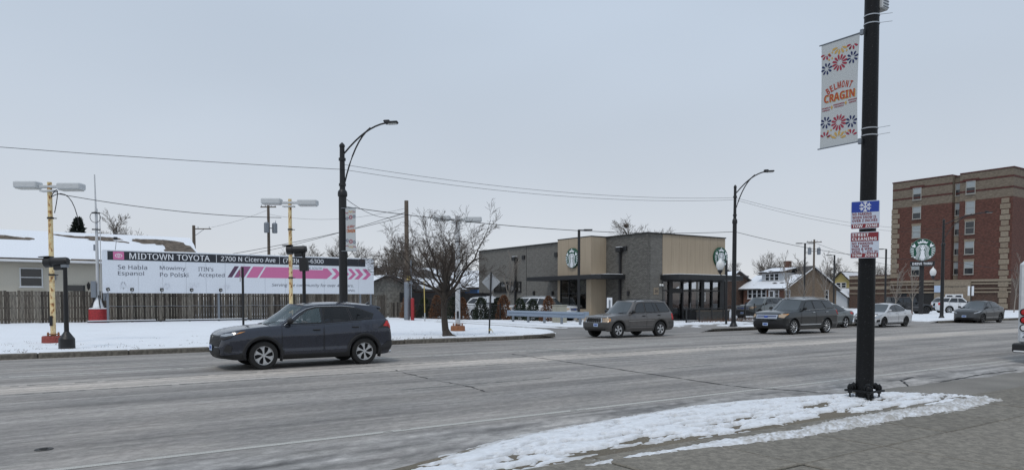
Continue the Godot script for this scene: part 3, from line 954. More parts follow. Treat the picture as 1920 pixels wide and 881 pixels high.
func near_pole() -> void:
	var at := Vector3(12.02, 0.05, -6.72)
	var t := thing("street_lamp", "tall black street lamp pole standing in the crusted snow nearest the camera", "street lamp", at, 0.0, "black street lamps along the road")
	var p := pole_mb(8.9, 0.148, 0.112, 20)
	part("pole", p, M.chippole, t)
	var b := MB.new()
	b.box(Vector3(0, 0.125, 0), Vector3(0.48, 0.035, 0.48), 0.008)
	part("base_plate", b, M.chippole, t)
	var k := 0
	for s in [[-1, -1], [1, -1], [-1, 1], [1, 1]]:
		var q := Vector3(s[0] * 0.17, 0, s[1] * 0.17)
		var bo := MB.new()
		bo.tube([q + Vector3(0, -0.02, 0), q + Vector3(0, 0.17, 0)], [0.016, 0.016], 8)
		bo.lathe([[0.0, 0.075], [0.034, 0.075], [0.034, 0.11], [0.0, 0.11]], 6, xf(q))
		part("anchor_bolt", bo, M.galv if k == 1 else M.black, t)
		k += 1
		var lug := MB.new()
		lug.ball(q * 0.92 + Vector3(0, 0.17, 0), Vector3(0.066, 0.07, 0.066), 12)
		lug.tube([q * 0.95 + Vector3(0, 0.15, 0), q * 0.62 + Vector3(0, 0.24, 0)], [0.06, 0.045], 10)
		for j in 3:
			lug.lathe([[0.066, -0.012], [0.075, 0.0], [0.066, 0.012]], 12, Transform3D(Basis(q.normalized().cross(Vector3.UP).normalized(), PI / 2), q * (0.7 + 0.16 * j) + Vector3(0, 0.17, 0)))
		part("bolt_cover", lug, M.chippole, t)
	var sn := MB.new()
	sn.ball(Vector3(-0.06, 0.14, 0.15), Vector3(0.13, 0.03, 0.05), 10)
	part("snow_on_base", sn, M.snow, t)
	var bx := MB.new()
	bx.box(Vector3(0.14, 6.93, 0.09), Vector3(0.2, 0.34, 0.16), 0.02)
	var bo2 := part("photocell_box", bx, M.lampbox, t)
	for j in 6:
		boxpart("fin", Vector3(0.14, 6.8 + j * 0.05, 0.172), Vector3(0.17, 0.014, 0.012), M.galv, bo2)
	var cb := MB.new()
	cb.tube([Vector3(0.13, 6.76, 0.06), Vector3(0.14, 6.62, 0.05), Vector3(0.125, 6.5, 0.05), Vector3(0.12, 6.3, 0.04)], consts(0.008, 4), 5)
	part("cable", cb, M.wire, t)
	for y in [6.66, 6.52, 4.72, 4.6]:
		var r := lerpf(0.148, 0.112, y / 8.9) + 0.004
		var st := MB.new()
		st.lathe([[r, y - 0.01], [r + 0.004, y - 0.01], [r + 0.004, y + 0.01], [r, y + 0.01]], 20)
		st.tube([Vector3(0.03, y, r), RT * 0.34 + Vector3(0, y + 0.055, 0.02)], [0.004, 0.004], 4)
		part("strap", st, M.steel, t)
	# arm, straight up out of frame
	var a := MB.new()
	a.tube(bend(Vector3(0, 8.6, 0), Vector3(0, 9.5, -1.1), Vector3(0, 9.7, -2.4)), consts(0.035, 9), 8)
	part("arm", a, M.black, t)
	boxpart("lamp_head", Vector3(0, 9.7, -2.6), Vector3(0.3, 0.1, 0.6), M.black, t, 0.04)
	# banner on two rods
	var bn := thing("banner", "large street banner with red, yellow and navy flowers on the nearest pole", "banner", Vector3(11.86, 5.49, -7.2), -PI / 2, "flowered banners on lamp poles")
	banner_cloth(bn, 0.72, 1.86)
	for y in [0.94, -0.94]:
		var rd := MB.new()
		rd.tube([Vector3(-0.4, y, 0), Vector3(0.42, y, 0)], [0.012, 0.012], 8)
		rd.box(Vector3(0.4, y, 0), Vector3(0.06, 0.1, 0.05), 0.01)
		part("rod", rd, M.galv, bn)
	for y in [0.2, -0.42]:
		var sl := MB.new()
		for k2 in 7:
			var u := (k2 - 3) * 0.022
			sl.box(Vector3(u, y + 0.012 - u * u * 2.6, 0.004), Vector3(0.022, 0.004, 0.002))
		part("wind_slit", sl, M.trim, bn)
	# parking signs
	var tu := deg_to_rad(-65.0)
	var nrm := Vector3(sin(tu), 0, cos(tu))
	var sg := thing("parking_sign", "blue, white and red snow parking sign with snowflake, above the street cleaning sign", "sign", Vector3(12.02, 3.26, -6.72) + nrm * 0.165 - RT * 0.035, tu, "parking signs on the nearest pole")
	var w := 0.45
	var h := 0.48
	flat("sign_plate", rounded(w, h, 0.03), -0.006, 0.0, M.signface, sg)
	flat("blue_field", rect(-w / 2 + 0.012, 0.045, w / 2 - 0.012, h / 2 - 0.012), 0.0, 0.002, M.signblue, sg)
	flat("red_field", rect(-w / 2 + 0.012, -h / 2 + 0.01, w / 2 - 0.012, -h / 2 + 0.085), 0.0, 0.002, M.maroon, sg)
	var fl := MB.new()
	for i in 6:
		var bs := Basis(Vector3(0, 0, 1), TAU * i / 6.0 + PI / 6.0)
		var c := Vector3(0, 0.137, 0.003)
		fl.box(c + bs * Vector3(0.043, 0, 0), Vector3(0.086, 0.012, 0.003), 0.0, bs)
		for q in [0.045, 0.068]:
			for s in [-1, 1]:
				fl.box(c + bs * Vector3(q + 0.01, 0.014 * s, 0), Vector3(0.036, 0.01, 0.0028), 0.0, bs * Basis(Vector3(0, 0, 1), 0.9 * s))
	part("snowflake", fl, M.signwhite, sg)
	var yy := 0.015
	for l in [["NO PARKING", 0.3], ["WHEN SNOW IS", 0.37], ["OVER 2 INCHES", 0.39]]:
		text(l[0], M.maroon, sg, Vector3(-0.2, yy, 0.003), l[1], 0.046, 0.0, true, 0.003, 0.0, 1)
		yy -= 0.058
	text("TOW  ZONE", M.signwhite, sg, Vector3(-0.195, -0.192, 0.004), 0.39, 0.05, 0.0, true, 0.003, 0.0, 1)
	var s2 := thing("parking_sign", "red and white street cleaning sign, lower of the two on the nearest pole", "sign", Vector3(12.02, 2.735, -6.72) + nrm * 0.17 - RT * 0.035, tu, "parking signs on the nearest pole")
	h = 0.455
	flat("sign_plate", rounded(w, h, 0.03), -0.006, 0.0, M.signface, s2)
	flat("red_field", rect(-w / 2 + 0.012, 0.065, w / 2 - 0.012, h / 2 - 0.012), 0.0, 0.002, M.maroon, s2)
	flat("red_field", rect(-w / 2 + 0.012, -h / 2 + 0.01, w / 2 - 0.012, -h / 2 + 0.085), 0.0, 0.002, M.maroon, s2)
	text("STREET", M.signwhite, s2, Vector3(-0.195, 0.177, 0.004), 0.26, 0.052, 0.0, true, 0.003, 0.0, 1)
	text("CLEANING", M.signwhite, s2, Vector3(-0.195, 0.107, 0.004), 0.38, 0.052, 0.0, true, 0.003, 0.0, 1)
	yy = 0.03
	for l in [["NO PARKING", 0.33], ["7AM - 9AM", 0.27], ["MON & WED", 0.32], ["APRIL 1 - OCT 31", 0.4]]:
		text(l[0], M.maroon, s2, Vector3(-0.2, yy, 0.003), l[1], 0.04, 0.0, true, 0.003, 0.0, 1)
		yy -= 0.049
	text("TOW  ZONE", M.signwhite, s2, Vector3(-0.195, -0.18, 0.004), 0.39, 0.048, 0.0, true, 0.003, 0.0, 1)

func wire(label: String, pts: Array, sag: float, r := 0.01) -> void:
	var mb := MB.new()
	for i in pts.size() - 1:
		var path := []
		for k in 15:
			var t := k / 14.0
			path.append(pts[i].lerp(pts[i + 1], t) - Vector3(0, sag * 4.0 * t * (1.0 - t) * pts[i].distance_to(pts[i + 1]) / 40.0, 0))
		mb.tube(path, consts(r, 15), 5, false)
	tag(part("overhead_wire", mb, M.wire, self), label, "wire", "overhead wires")

func utility_pole(label: String, at: Vector3, h: float, arm: Vector3, cans: Array, r := 0.16) -> Node3D:
	var t := thing("utility_pole", label, "utility pole", at, 0.0, "wooden utility poles")
	part("pole", pole_mb(h, r, r * 0.75, 12), M.polewood, t)
	if arm.length() > 0.1:
		var y := h - 0.35
		var bs := Basis(Vector3.UP, atan2(-arm.z, arm.x))
		boxpart("crossarm", Vector3(0, y, 0) + arm * 0.5 if cans.is_empty() else Vector3(0, y, 0), Vector3(arm.length() * (1.0 if cans.is_empty() else 1.6), 0.1, 0.1), M.polewood, t, 0.01, bs)
		for k in [0.25, 0.9] if cans.is_empty() else [-0.7, -0.3, 0.3, 0.7]:
			var ins := MB.new()
			ins.lathe([[0.0, 0.2], [0.04, 0.18], [0.05, 0.12], [0.03, 0.1], [0.05, 0.06], [0.02, 0.0]], 8, xf(Vector3(0, y + 0.05, 0) + arm * k))
			part("insulator", ins, M.lampbox, t)
		if cans.is_empty():
			var br := MB.new()
			br.tube([Vector3(0, y - 0.8, 0), Vector3(0, y - 0.03, 0) + arm * 0.6], [0.025, 0.025], 5)
			part("brace", br, M.galv, t)
	for c in cans:
		var q := MB.new()
		q.lathe([[0.0, 0.5], [0.1, 0.5], [0.22, 0.42], [0.24, 0.38], [0.24, -0.4], [0.2, -0.46], [0.0, -0.46]], 14, xf(c))
		q.tube([c + Vector3(0.08, 0.45, 0), c + Vector3(0.1, 0.7, 0)], [0.035, 0.02], 6)
		q.tube([c, Vector3(0, c.y, 0)], [0.05, 0.05], 6)
		part("transformer", q, M.galv, t)
	return t

func lot_lamp(label: String, at: Vector3, h: float, dirs: Array) -> void:
	var t := thing("parking_lot_lamp", label, "street lamp", at, 0.0, "slim black parking lot lamps")
	var mb := MB.new()
	mb.box(Vector3(0, h / 2, 0), Vector3(0.15, h, 0.15), 0.02)
	part("pole", mb, M.black, t)
	boxpart("base", Vector3(0, 0.12, 0), Vector3(0.34, 0.24, 0.34), M.concrete, t, 0.02)
	for d in dirs:
		var hd := MB.new()
		hd.box(Vector3(0, h - 0.02, 0) + d * 0.62, Vector3(0.62, 0.08, 0.34), 0.03, Basis(Vector3.UP, atan2(-d.z, d.x)))
		hd.box(Vector3(0, h - 0.02, 0) + d * 0.2, Vector3(0.4, 0.05, 0.07), 0.01, Basis(Vector3.UP, atan2(-d.z, d.x)))
		part("lamp_head", hd, M.black, t)

func globe_lamp(label: String, at: Vector3, y: float, post: bool, side: Vector3) -> void:
	var t := thing("globe_lamp", label, "lamp", at, 0.0, "white acorn shaped lamps")
	var g := MB.new()
	g.tube([Vector3(0, y + 0.48, 0), Vector3(0, y + 0.43, 0), Vector3(0, y + 0.36, 0), Vector3(0, y + 0.3, 0), Vector3(0, y + 0.2, 0), Vector3(0, y + 0.06, 0), Vector3(0, y - 0.08, 0), Vector3(0, y - 0.2, 0), Vector3(0, y - 0.3, 0)], [0.01, 0.03, 0.06, 0.12, 0.2, 0.245, 0.24, 0.19, 0.12], 20)
	part("globe", g, M.globe, t)
	var c := MB.new()
	c.lathe([[0.14, y - 0.28], [0.16, y - 0.34], [0.1, y - 0.46], [0.04, y - 0.55]], 12)
	part("cup", c, M.black, t)
	var a := MB.new()
	a.tube(bend(Vector3(0, y - 0.52, 0), Vector3(0, y - 0.75, 0) + side * 0.3, side + Vector3(0, y - 0.62, 0)), consts(0.03, 9), 6)
	part("bracket", a, M.black, t)
	if post:
		var p := MB.new()
		p.tube([side, side + Vector3(0, y + 0.3, 0)], [0.07, 0.05], 8)
		p.tube([side + Vector3(0, y + 0.3, 0), side * 0.5 + Vector3(0, y + 0.34, 0)], [0.04, 0.03], 6)
		part("pole", p, M.black, t)

func railing(label: String, a: Vector3, b: Vector3, h: float, gap: float) -> void:
	var t := thing("railing", label, "railing", a, 0.0, "black metal railings")
	var d := b - a
	var ang := atan2(-d.z, d.x)
	var bs := Basis(Vector3.UP, ang)
	for y in [h - 0.04, 0.12]:
		boxpart("rail", d / 2 + Vector3(0, y, 0), Vector3(d.length(), 0.04, 0.04), M.black, t, 0.0, bs)
	var n := int(d.length() / gap)
	var me := MB.new()
	me.box(Vector3(0, h * 0.5, 0), Vector3(0.018, h - 0.1, 0.018))
	var mesh := me.mesh(M.black)
	for i in range(1, n):
		piece("baluster", mesh, t, d * (float(i) / n))
	var np := int(d.length() / 2.2) + 1
	for i in np + 1:
		boxpart("post", d * (float(i) / np) + Vector3(0, h / 2 + 0.05, 0), Vector3(0.07, h + 0.1, 0.07), M.black, t, 0.0, bs)

# ------------------------------------------------------------------ buildings
# facing -x: local +x runs towards the road (+z), local +z looks to -x
func window_part(parent: Node, at: Vector3, turn: float, w: float, h: float, frame: Material, glass: Material, cols := 1, rows := 2, fw := 0.06, blind := 0.0, sill := true) -> Node3D:
	var mb := MB.new()
	mb.box(Vector3(-w / 2 + fw / 2, 0, 0.01), Vector3(fw, h, 0.1))
	mb.box(Vector3(w / 2 - fw / 2, 0, 0.01), Vector3(fw, h, 0.1))
	mb.box(Vector3(0, h / 2 - fw / 2, 0.012), Vector3(w - 2 * fw, fw, 0.1))
	mb.box(Vector3(0, -h / 2 + fw / 2, 0.012), Vector3(w - 2 * fw, fw, 0.1))
	for i in range(1, cols):
		mb.box(Vector3(-w / 2 + w * i / cols, 0, 0.0), Vector3(fw * 0.9, h - 2 * fw, 0.08))
	if sill:
		mb.box(Vector3(0, -h / 2 - 0.03, 0.05), Vector3(w + 0.12, 0.06, 0.16))
	var o := part("window", mb, frame, parent, at)
	o.rotation.y = turn
	var cw := (w - 2 * fw) / cols
	for i in cols:
		for j in rows:
			var ph := (h - 2 * fw) / rows
			var p := MB.new()
			p.box(Vector3.ZERO, Vector3(cw - fw * 0.4, ph - fw * 0.35, 0.02))
			var q := part("pane", p, glass, o, Vector3(-w / 2 + fw + cw * (i + 0.5), -h / 2 + fw + ph * (j + 0.5), -0.015 + 0.02 * j))
			if blind > 1.5 or (blind > 0.0 and j == rows - 1):
				q.mesh.surface_set_material(0, M.blind)
	if rows > 1:
		boxpart("meeting_rail", Vector3.ZERO, Vector3(w - 2 * fw, fw * 0.8, 0.07), frame, o)
	return o

func wallbox(parent: Node, a: Vector3, b: Vector3, m: Material, called := "wall") -> MeshInstance3D:
	return boxpart(called, (a + b) / 2, (b - a).abs(), m, parent)

func siren(parent: Node3D, r: float, double := false) -> void:
	# round green sign: disc with the crowned two-tailed figure in white relief, facing local +z
	var d := MB.new()
	var x := Transform3D(Basis(Vector3.RIGHT, PI / 2), Vector3.ZERO)
	d.lathe([[0.0, 0.0], [r * 0.985, 0.0], [r, -0.015], [r, -0.14], [0.0, -0.14]], 40, x)
	part("disc", d, M.green, parent)
	var edge := MB.new()
	edge.lathe([[r + 0.004, -0.012], [r + 0.012, -0.03], [r + 0.012, -0.15]], 40, x)
	part("rim", edge, M.trim if double else M.green, parent)
	var clip := PackedVector2Array()
	for i in 48:
		clip.append(Vector2(cos(TAU * i / 48), sin(TAU * i / 48)) * 0.965)
	var polys := []
	for s in [-1.0, 1.0]:
		for i in 4:                                # wavy hair
			var a := PackedVector2Array()
			var b := PackedVector2Array()
			for k in 15:
				var y := 0.46 - k * 0.104
				var xx := (0.215 + 0.085 * i) * (1.0 - 0.42 * sst(0.1, 0.5, y)) + 0.045 * sin(y * 7.0 + 0.6) + 0.05 * sst(-0.3, -1.0, y) * i * 0.4
				if i == 0:
					xx -= 0.03
				a.append(Vector2(s * (xx - 0.02), y))
				b.append(Vector2(s * (xx + 0.02), y))
			b.reverse()
			a.append_array(b)
			polys.append(a)
		for i in 5:                                # tail bars
			var y := 0.2 - i * 0.16
			polys.append(PackedVector2Array([Vector2(s * 0.68, y - 0.12), Vector2(s * 0.78, y - 0.035), Vector2(s * 1.0, y + 0.01), Vector2(s * 1.0, y - 0.055), Vector2(s * 0.8, y - 0.09), Vector2(s * 0.7, y - 0.165)]))
		polys.append(PackedVector2Array([Vector2(s * 0.58, 0.22), Vector2(s * 0.56, 0.4), Vector2(s * 0.67, 0.62), Vector2(s * 0.72, 0.45), Vector2(s * 0.92, 0.4), Vector2(s * 0.78, 0.28)]))
		polys.append(PackedVector2Array([Vector2(s * 0.6, -0.55), Vector2(s * 0.72, -0.66), Vector2(s * 0.62, -0.8), Vector2(s * 0.52, -0.72)]))
	polys.append(PackedVector2Array([Vector2(-0.08, -0.02), Vector2(0.08, -0.02), Vector2(0.17, -0.2), Vector2(0.12, -0.42), Vector2(0.2, -0.68), Vector2(0.12, -1.0), Vector2(-0.12, -1.0), Vector2(-0.2, -0.68), Vector2(-0.12, -0.42), Vector2(-0.17, -0.2)]))
	var face := PackedVector2Array()
	for i in 20:
		face.append(Vector2(0.165 * cos(TAU * i / 20), 0.2 + 0.25 * sin(TAU * i / 20)))
	polys.append(face)
	polys.append(PackedVector2Array([Vector2(-0.32, 0.56), Vector2(-0.44, 0.74), Vector2(-0.26, 0.69), Vector2(-0.17, 0.83), Vector2(-0.07, 0.73), Vector2(0, 0.8), Vector2(0.07, 0.73), Vector2(0.17, 0.83), Vector2(0.26, 0.69), Vector2(0.44, 0.74), Vector2(0.32, 0.56), Vector2(0.0, 0.64)]))
	var star := PackedVector2Array()
	for i in 10:
		star.append(Vector2(0, 0.87) + Vector2(sin(TAU * i / 10), cos(TAU * i / 10)) * (0.11 if i % 2 == 0 else 0.045))
	polys.append(star)
	var w := MB.new()
	for p in polys:
		for q in Geometry2D.intersect_polygons(p, clip):
			var sc := PackedVector2Array()
			for v in q:
				sc.append(v * r)
			w.prism(sc, 0.0, 0.012)
	part("crowned_figure", w, M.signwhite, parent)
	var g := MB.new()
	for s in [-1.0, 1.0]:
		g.prism(PackedVector2Array([Vector2(s * 0.03, 0.25), Vector2(s * 0.13, 0.26), Vector2(s * 0.12, 0.31), Vector2(s * 0.04, 0.3)]) * Transform2D(0, Vector2(r, r), 0, Vector2.ZERO), 0.011, 0.014)
	g.prism(PackedVector2Array([Vector2(-0.06, 0.07), Vector2(0.06, 0.07), Vector2(0, 0.04)]) * Transform2D(0, Vector2(r, r), 0, Vector2.ZERO), 0.011, 0.014)
	part("face_lines", g, M.green, parent)

func cafe() -> void:
	var t := thing("cafe_building", "grey brick and tan panelled cafe with black canopies and round green signs", "cafe", Vector3(35.69, 0.15, -36.0))
	var H := 6.33
	var L := 8.35        # along the road
	var D := 23.5        # depth
	var th := 0.3
	# side facing the drive-through
	wallbox(t, Vector3(0, 0, 0), Vector3(th, H, -4.45), M.weave)
	wallbox(t, Vector3(0.02, 0, -4.45), Vector3(th, H, -D), M.brick)
	wallbox(t, Vector3(th, 0, -D + 0.002), Vector3(L, H, -D + th), M.brick)
	# front: brick pier, tan upper wall, glazing below
	wallbox(t, Vector3(th, 0, 0), Vector3(1.5, H, -th), M.brick)
	wallbox(t, Vector3(1.5, 3.3, 0.03), Vector3(L, H, -th), M.tanpanel)
	for i in range(1, 8):
		boxpart("panel_joint", Vector3(1.5 + i * (L - 1.5) / 8.0, (3.3 + H) / 2, 0.031), Vector3(0.012, H - 3.3, 0.004), M.tanjoint, t)
	wallbox(t, Vector3(L - th, 3.3, -th), Vector3(L, H, -D), M.brick)
	wallbox(t, Vector3(L - th, 0, -8.5), Vector3(L, 3.3, -D), M.brick)
	for z in [-2.6, -4.4, -6.3]:
		boxpart("window_post", Vector3(L - 0.15, 1.65, z), Vector3(0.16, 3.3, 0.16), M.black, t)
	wallbox(t, Vector3(L - th, 0, -0.3), Vector3(L, 0.85, -8.5), M.brick)
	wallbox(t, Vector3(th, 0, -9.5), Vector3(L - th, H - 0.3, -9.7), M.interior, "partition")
	wallbox(t, Vector3(th, -0.05, -th), Vector3(L - th, 0.02, -D + th), M.concrete, "floor")
	wallbox(t, Vector3(0.32, H - 0.3, -0.32), Vector3(L - 0.32, H - 0.1, -D + 0.32), M.matte, "roof")
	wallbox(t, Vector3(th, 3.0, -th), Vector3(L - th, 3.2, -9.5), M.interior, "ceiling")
	boxpart("counter", Vector3(3.5, 0.55, -7.6), Vector3(4.2, 1.1, 0.7), M.bunga, t, 0.02)
	for p in [[2.6, -2.0], [4.6, -2.3], [6.4, -1.9]]:
		var tb := MB.new()
		tb.lathe([[0.0, 0.74], [0.35, 0.74], [0.35, 0.7], [0.04, 0.68], [0.04, 0.03], [0.22, 0.02], [0.22, 0.0]], 14, xf(Vector3(p[0], 0, p[1])))
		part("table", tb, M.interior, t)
	# parapet caps
	for c in [[Vector3(0.1, H + 0.04, -D / 2), Vector3(0.42, 0.08, D)], [Vector3(L / 2, H + 0.04, -0.1), Vector3(L + 0.06, 0.08, 0.44)], [Vector3(L - 0.1, H + 0.035, -D / 2), Vector3(0.42, 0.07, D)], [Vector3(L / 2, H + 0.035, -D + 0.1), Vector3(L, 0.07, 0.4)]]:
		boxpart("parapet_cap", c[0], c[1], M.black, t, 0.01)
	boxpart("wall_joint", Vector3(0.012, H / 2, -15.2), Vector3(0.02, H, 0.025), M.matte, t)
	# tan pay-window bay
	var bx := -1.51
	wallbox(t, Vector3(bx, 3.4, -4.45), Vector3(0.0, H + 0.02, -8.59), M.tanpanel, "bay_wall")
	wallbox(t, Vector3(bx, 0, -4.45), Vector3(-0.002, 3.4, -4.75), M.tanpanel, "bay_wall")
	wallbox(t, Vector3(bx, 0, -4.75), Vector3(bx + 0.25, 0.85, -8.59), M.tanpanel, "bay_wall")
	wallbox(t, Vector3(bx, 0.85, -8.3), Vector3(bx + 0.25, 3.4, -8.59), M.tanpanel, "bay_wall")
	wallbox(t, Vector3(bx, 0.85, -4.75), Vector3(bx + 0.25, 3.4, -5.0), M.tanpanel, "bay_wall")
	wallbox(t, Vector3(bx, 0, -8.59), Vector3(-0.002, 3.4, -8.4), M.tanpanel, "bay_wall")
	boxpart("parapet_cap", Vector3(bx / 2, H + 0.055, -6.52), Vector3(1.56, 0.07, 4.2), M.black, t, 0.01)
	for z in [-5.8, -7.2]:
		boxpart("panel_joint", Vector3(bx - 0.002, 4.9, z), Vector3(0.006, 2.9, 0.012), M.tanjoint, t)
	wallbox(t, Vector3(bx + 0.9, 0.85, -5.0), Vector3(bx + 0.95, 3.4, -8.3), M.interior, "partition")
	var pw := window_part(t, Vector3(bx + 0.06, 2.05, -6.65), -PI / 2, 3.3, 2.4, M.black, M.cafeglass, 3, 2, 0.08, 0.0, false)
	pw.position.x = bx + 0.08
	# canopies
	var cn := MB.new()
	cn.box(Vector3(bx / 2 - 0.32, 3.28, -7.0), Vector3(1.95 + absf(bx) - 0.8, 0.32, 9.4), 0.015)
	var co := part("canopy", cn, M.canopy, t)
	boxpart("snow", Vector3(bx / 2 - 0.1, 3.465, -3.4), Vector3(1.5, 0.05, 2.0), M.snow, co, 0.02)
	cn = MB.new()
	cn.box(Vector3(1.3 + 3.5, 3.2, 0.9), Vector3(7.0, 0.36, 1.85), 0.015)
	co = part("canopy", cn, M.canopy, t)
	boxpart("snow", Vector3(4.8, 3.4, 0.85), Vector3(6.7, 0.05, 1.6), M.snow, co, 0.02)
	# storefront
	var posts := [[1.5, 1.6], [2.25, 2.62], [3.66, 3.78], [4.53, 4.65], [5.72, 6.06], [6.92, 7.05], [7.86, 8.35]]
	for p in posts:
		wallbox(t, Vector3(p[0], 0.0, -0.02), Vector3(p[1], 3.05, -0.24), M.black, "mullion")
	wallbox(t, Vector3(1.5, 2.92, -0.025), Vector3(L, 3.3, -0.23), M.black, "header")
	for i in posts.size() - 1:
		var a: float = posts[i][1]
		var b: float = posts[i + 1][0]
		var mid := 2.25
		boxpart("transom", Vector3((a + b) / 2, mid, -0.12), Vector3(b - a, 0.09 if i != 1 else 0.35, 0.16), M.black, t)
		var lo := 0.12
		if i >= 4:
			lo = 0.78
		elif i == 3:
			lo = 0.6
		boxpart("bottom_rail", Vector3((a + b) / 2, lo / 2, -0.12), Vector3(b - a, lo, 0.16), M.black, t)
		boxpart("pane", Vector3((a + b) / 2, (lo + mid) / 2, -0.13), Vector3(b - a - 0.004, mid - lo, 0.02), M.cafeglass, t)
		boxpart("pane", Vector3((a + b) / 2, (2.92 + mid) / 2, -0.13), Vector3(b - a - 0.004, 2.92 - mid, 0.02), M.cafeglass, t)
	boxpart("door_handle", Vector3(4.45, 1.1, 0.03), Vector3(0.03, 0.5, 0.04), M.steel, t)
	boxpart("poster", Vector3(7.5, 1.05, -0.16), Vector3(0.5, 0.42, 0.01), M.trim, t)
	wallbox(t, Vector3(4.8, 0, 0.35), Vector3(8.2, 0.68, 0.62), M.brick, "knee_wall")
	boxpart("knee_wall_cap", Vector3(6.5, 0.73, 0.485), Vector3(3.5, 0.1, 0.36), M.stone[0], t, 0.01)
	# small fittings
	for z in [-16.8, -2.75]:
		var ds := MB.new()
		ds.box(Vector3(-0.12, 2.9, z), Vector3(0.14, 5.1, 0.16), 0.01)
		var dn := part("downspout", ds, M.black, t)
		boxpart("leader_head", Vector3(-0.2, 5.3, z), Vector3(0.38, 0.34, 0.5), M.black, dn, 0.02)
		boxpart("snow", Vector3(-0.2, 5.49, z), Vector3(0.34, 0.05, 0.46), M.snow, dn, 0.02)
	for z in [-15.6, -10.75, -2.3]:
		boxpart("scupper", Vector3(-0.05, 5.37, z), Vector3(0.12, 0.34, 0.4), M.black, t, 0.01)
	for q in [[-13.95, 2.15], [-11.2, 2.1], [-1.9, 2.05], [-18.6, 2.6]]:
		boxpart("wall_light", Vector3(-0.08, q[1], q[0]), Vector3(0.16, 0.36, 0.18), M.black, t, 0.03)
	window_part(t, Vector3(-0.01, 2.72, -18.3), -PI / 2, 4.6, 1.0, M.black, M.cafeglass, 4, 1, 0.09, 0.0, false)
	boxpart("service_door", Vector3(-0.02, 1.05, -21.4), Vector3(0.08, 2.1, 1.0), M.siding, t, 0.01)
	boxpart("house_number_plate", Vector3(0.86, 2.2, 0.02), Vector3(0.5, 0.5, 0.03), M.stone[0], t, 0.01)
	text("24", M.ink, t, Vector3(0.86, 2.2, 0.037), 0.28, 0.2, 0.0, true, 0.004)
	for s in [-0.1, 0.12]:
		var fl := MB.new()
		fl.ball(Vector3(1.3 + s, 2.64, 0.1), Vector3(0.09, 0.09, 0.09), 10)
		part("wall_lamp", fl, M.globe, t)
	# round signs
	var s1 := thing("round_sign", "round green sign with white crowned figure on the tan wall above the cafe front", "sign", Vector3(43.4, 5.0, -35.8), 0.0, "round green signs")
	siren(s1, 0.77)
	var s2 := thing("round_sign", "round green sign with white crowned figure on the tan bay beside the slim lamp", "sign", Vector3(34.03, 4.97, -42.6), -PI / 2, "round green signs")
	siren(s2, 0.77)

func gable_roof(mb: MB, a: Vector3, b: Vector3, y0: float, y1: float, along_z: bool, over: float) -> void:   # thick roof plates over the box a..b
	var th := 0.16
	if along_z:
		var m := (a.x + b.x) / 2
		for s in [[a.x - over, m], [b.x + over, m]]:
			var e0: float = y0 - (y1 - y0) * over / absf(m - a.x)
			var p := [Vector3(s[0], e0, a.z + over), Vector3(s[0], e0, b.z - over), Vector3(s[1], y1, b.z - over), Vector3(s[1], y1, a.z + over)]
			slab(mb, p, th)
	else:
		var m := (a.z + b.z) / 2
		for s in [[a.z + over, m], [b.z - over, m]]:
			var e0: float = y0 - (y1 - y0) * over / absf(m - a.z)
			var p := [Vector3(a.x - over, e0, s[0]), Vector3(b.x + over, e0, s[0]), Vector3(b.x + over, y1, s[1]), Vector3(a.x - over, y1, s[1])]
			slab(mb, p, th)

func slab(mb: MB, p: Array, th: float) -> void:
	var q := []
	var c := Vector3.ZERO
	for v in p:
		q.append(v + Vector3(0, th, 0))
		c += v + Vector3(0, th * 0.5, 0)
	c /= p.size()
	var n := p.size()
	if n == 4:
		mb.quad_out(p[0], p[1], p[2], p[3], c)
		mb.quad_out(q[0], q[1], q[2], q[3], c)
	else:
		mb.tri_out(p[0], p[1], p[2], c)
		mb.tri_out(q[0], q[1], q[2], c)
	for i in n:
		mb.quad_out(p[i], p[(i + 1) % n], q[(i + 1) % n], q[i], c)

# a ragged snow sheet on a sloping roof: corner o, edge vectors u (along) and v (up the slope)
func roof_snow(parent: Node, o: Vector3, u: Vector3, v: Vector3, sd: float, cover: float, called := "roof_snow", nu := 40, nv := 24) -> void:
	var rows := []
	var cols := []
	var up := v.cross(u).normalized()
	if up.y < 0:
		up = -up
	for j in nv + 1:
		var r := []
		var c := []
		for i in nu + 1:
			var a := float(i) / nu
			var b := float(j) / nv
			var p := o + u * a + v * b
			var w := n2.get_noise_2d(a * u.length() * 0.45 + sd, b * v.length() * 0.7 - sd) + 0.25 * n3.get_noise_2d(a * u.length() * 2.0 + sd, b * v.length() * 2.0)
			var t := 0.09 * clampf((w + cover) * 5.0, -0.6, 1.0)
			r.append(p + up * t)
			c.append(Color(0.84, 0.87, 0.91))
		rows.append(r)
		cols.append(c)
	var mb := MB.new()
	mb.grid(rows, cols)
	part(called, mb, M.snowv, parent)

func gable_wall(parent: Node, a: Vector3, b: Vector3, y0: float, y1: float, along_z: bool, m: Material) -> void:
	for e in 2:
		var mb := MB.new()
		if along_z:
			var z := a.z if e == 0 else b.z + 0.2
			mb.prism(PackedVector2Array([Vector2(a.x, y0), Vector2(b.x, y0), Vector2((a.x + b.x) / 2, y1 - 0.02)]), z - 0.2, z)
		else:
			var x := a.x if e == 0 else b.x - 0.2
			mb.prism(PackedVector2Array([Vector2(-b.z, y0), Vector2(-a.z, y0), Vector2(-(a.z + b.z) / 2, y1 - 0.02)]), 0.0, 0.2, Transform3D(Basis(Vector3.UP, PI / 2), Vector3(x, 0, 0)))
		part("gable", mb, m, parent)

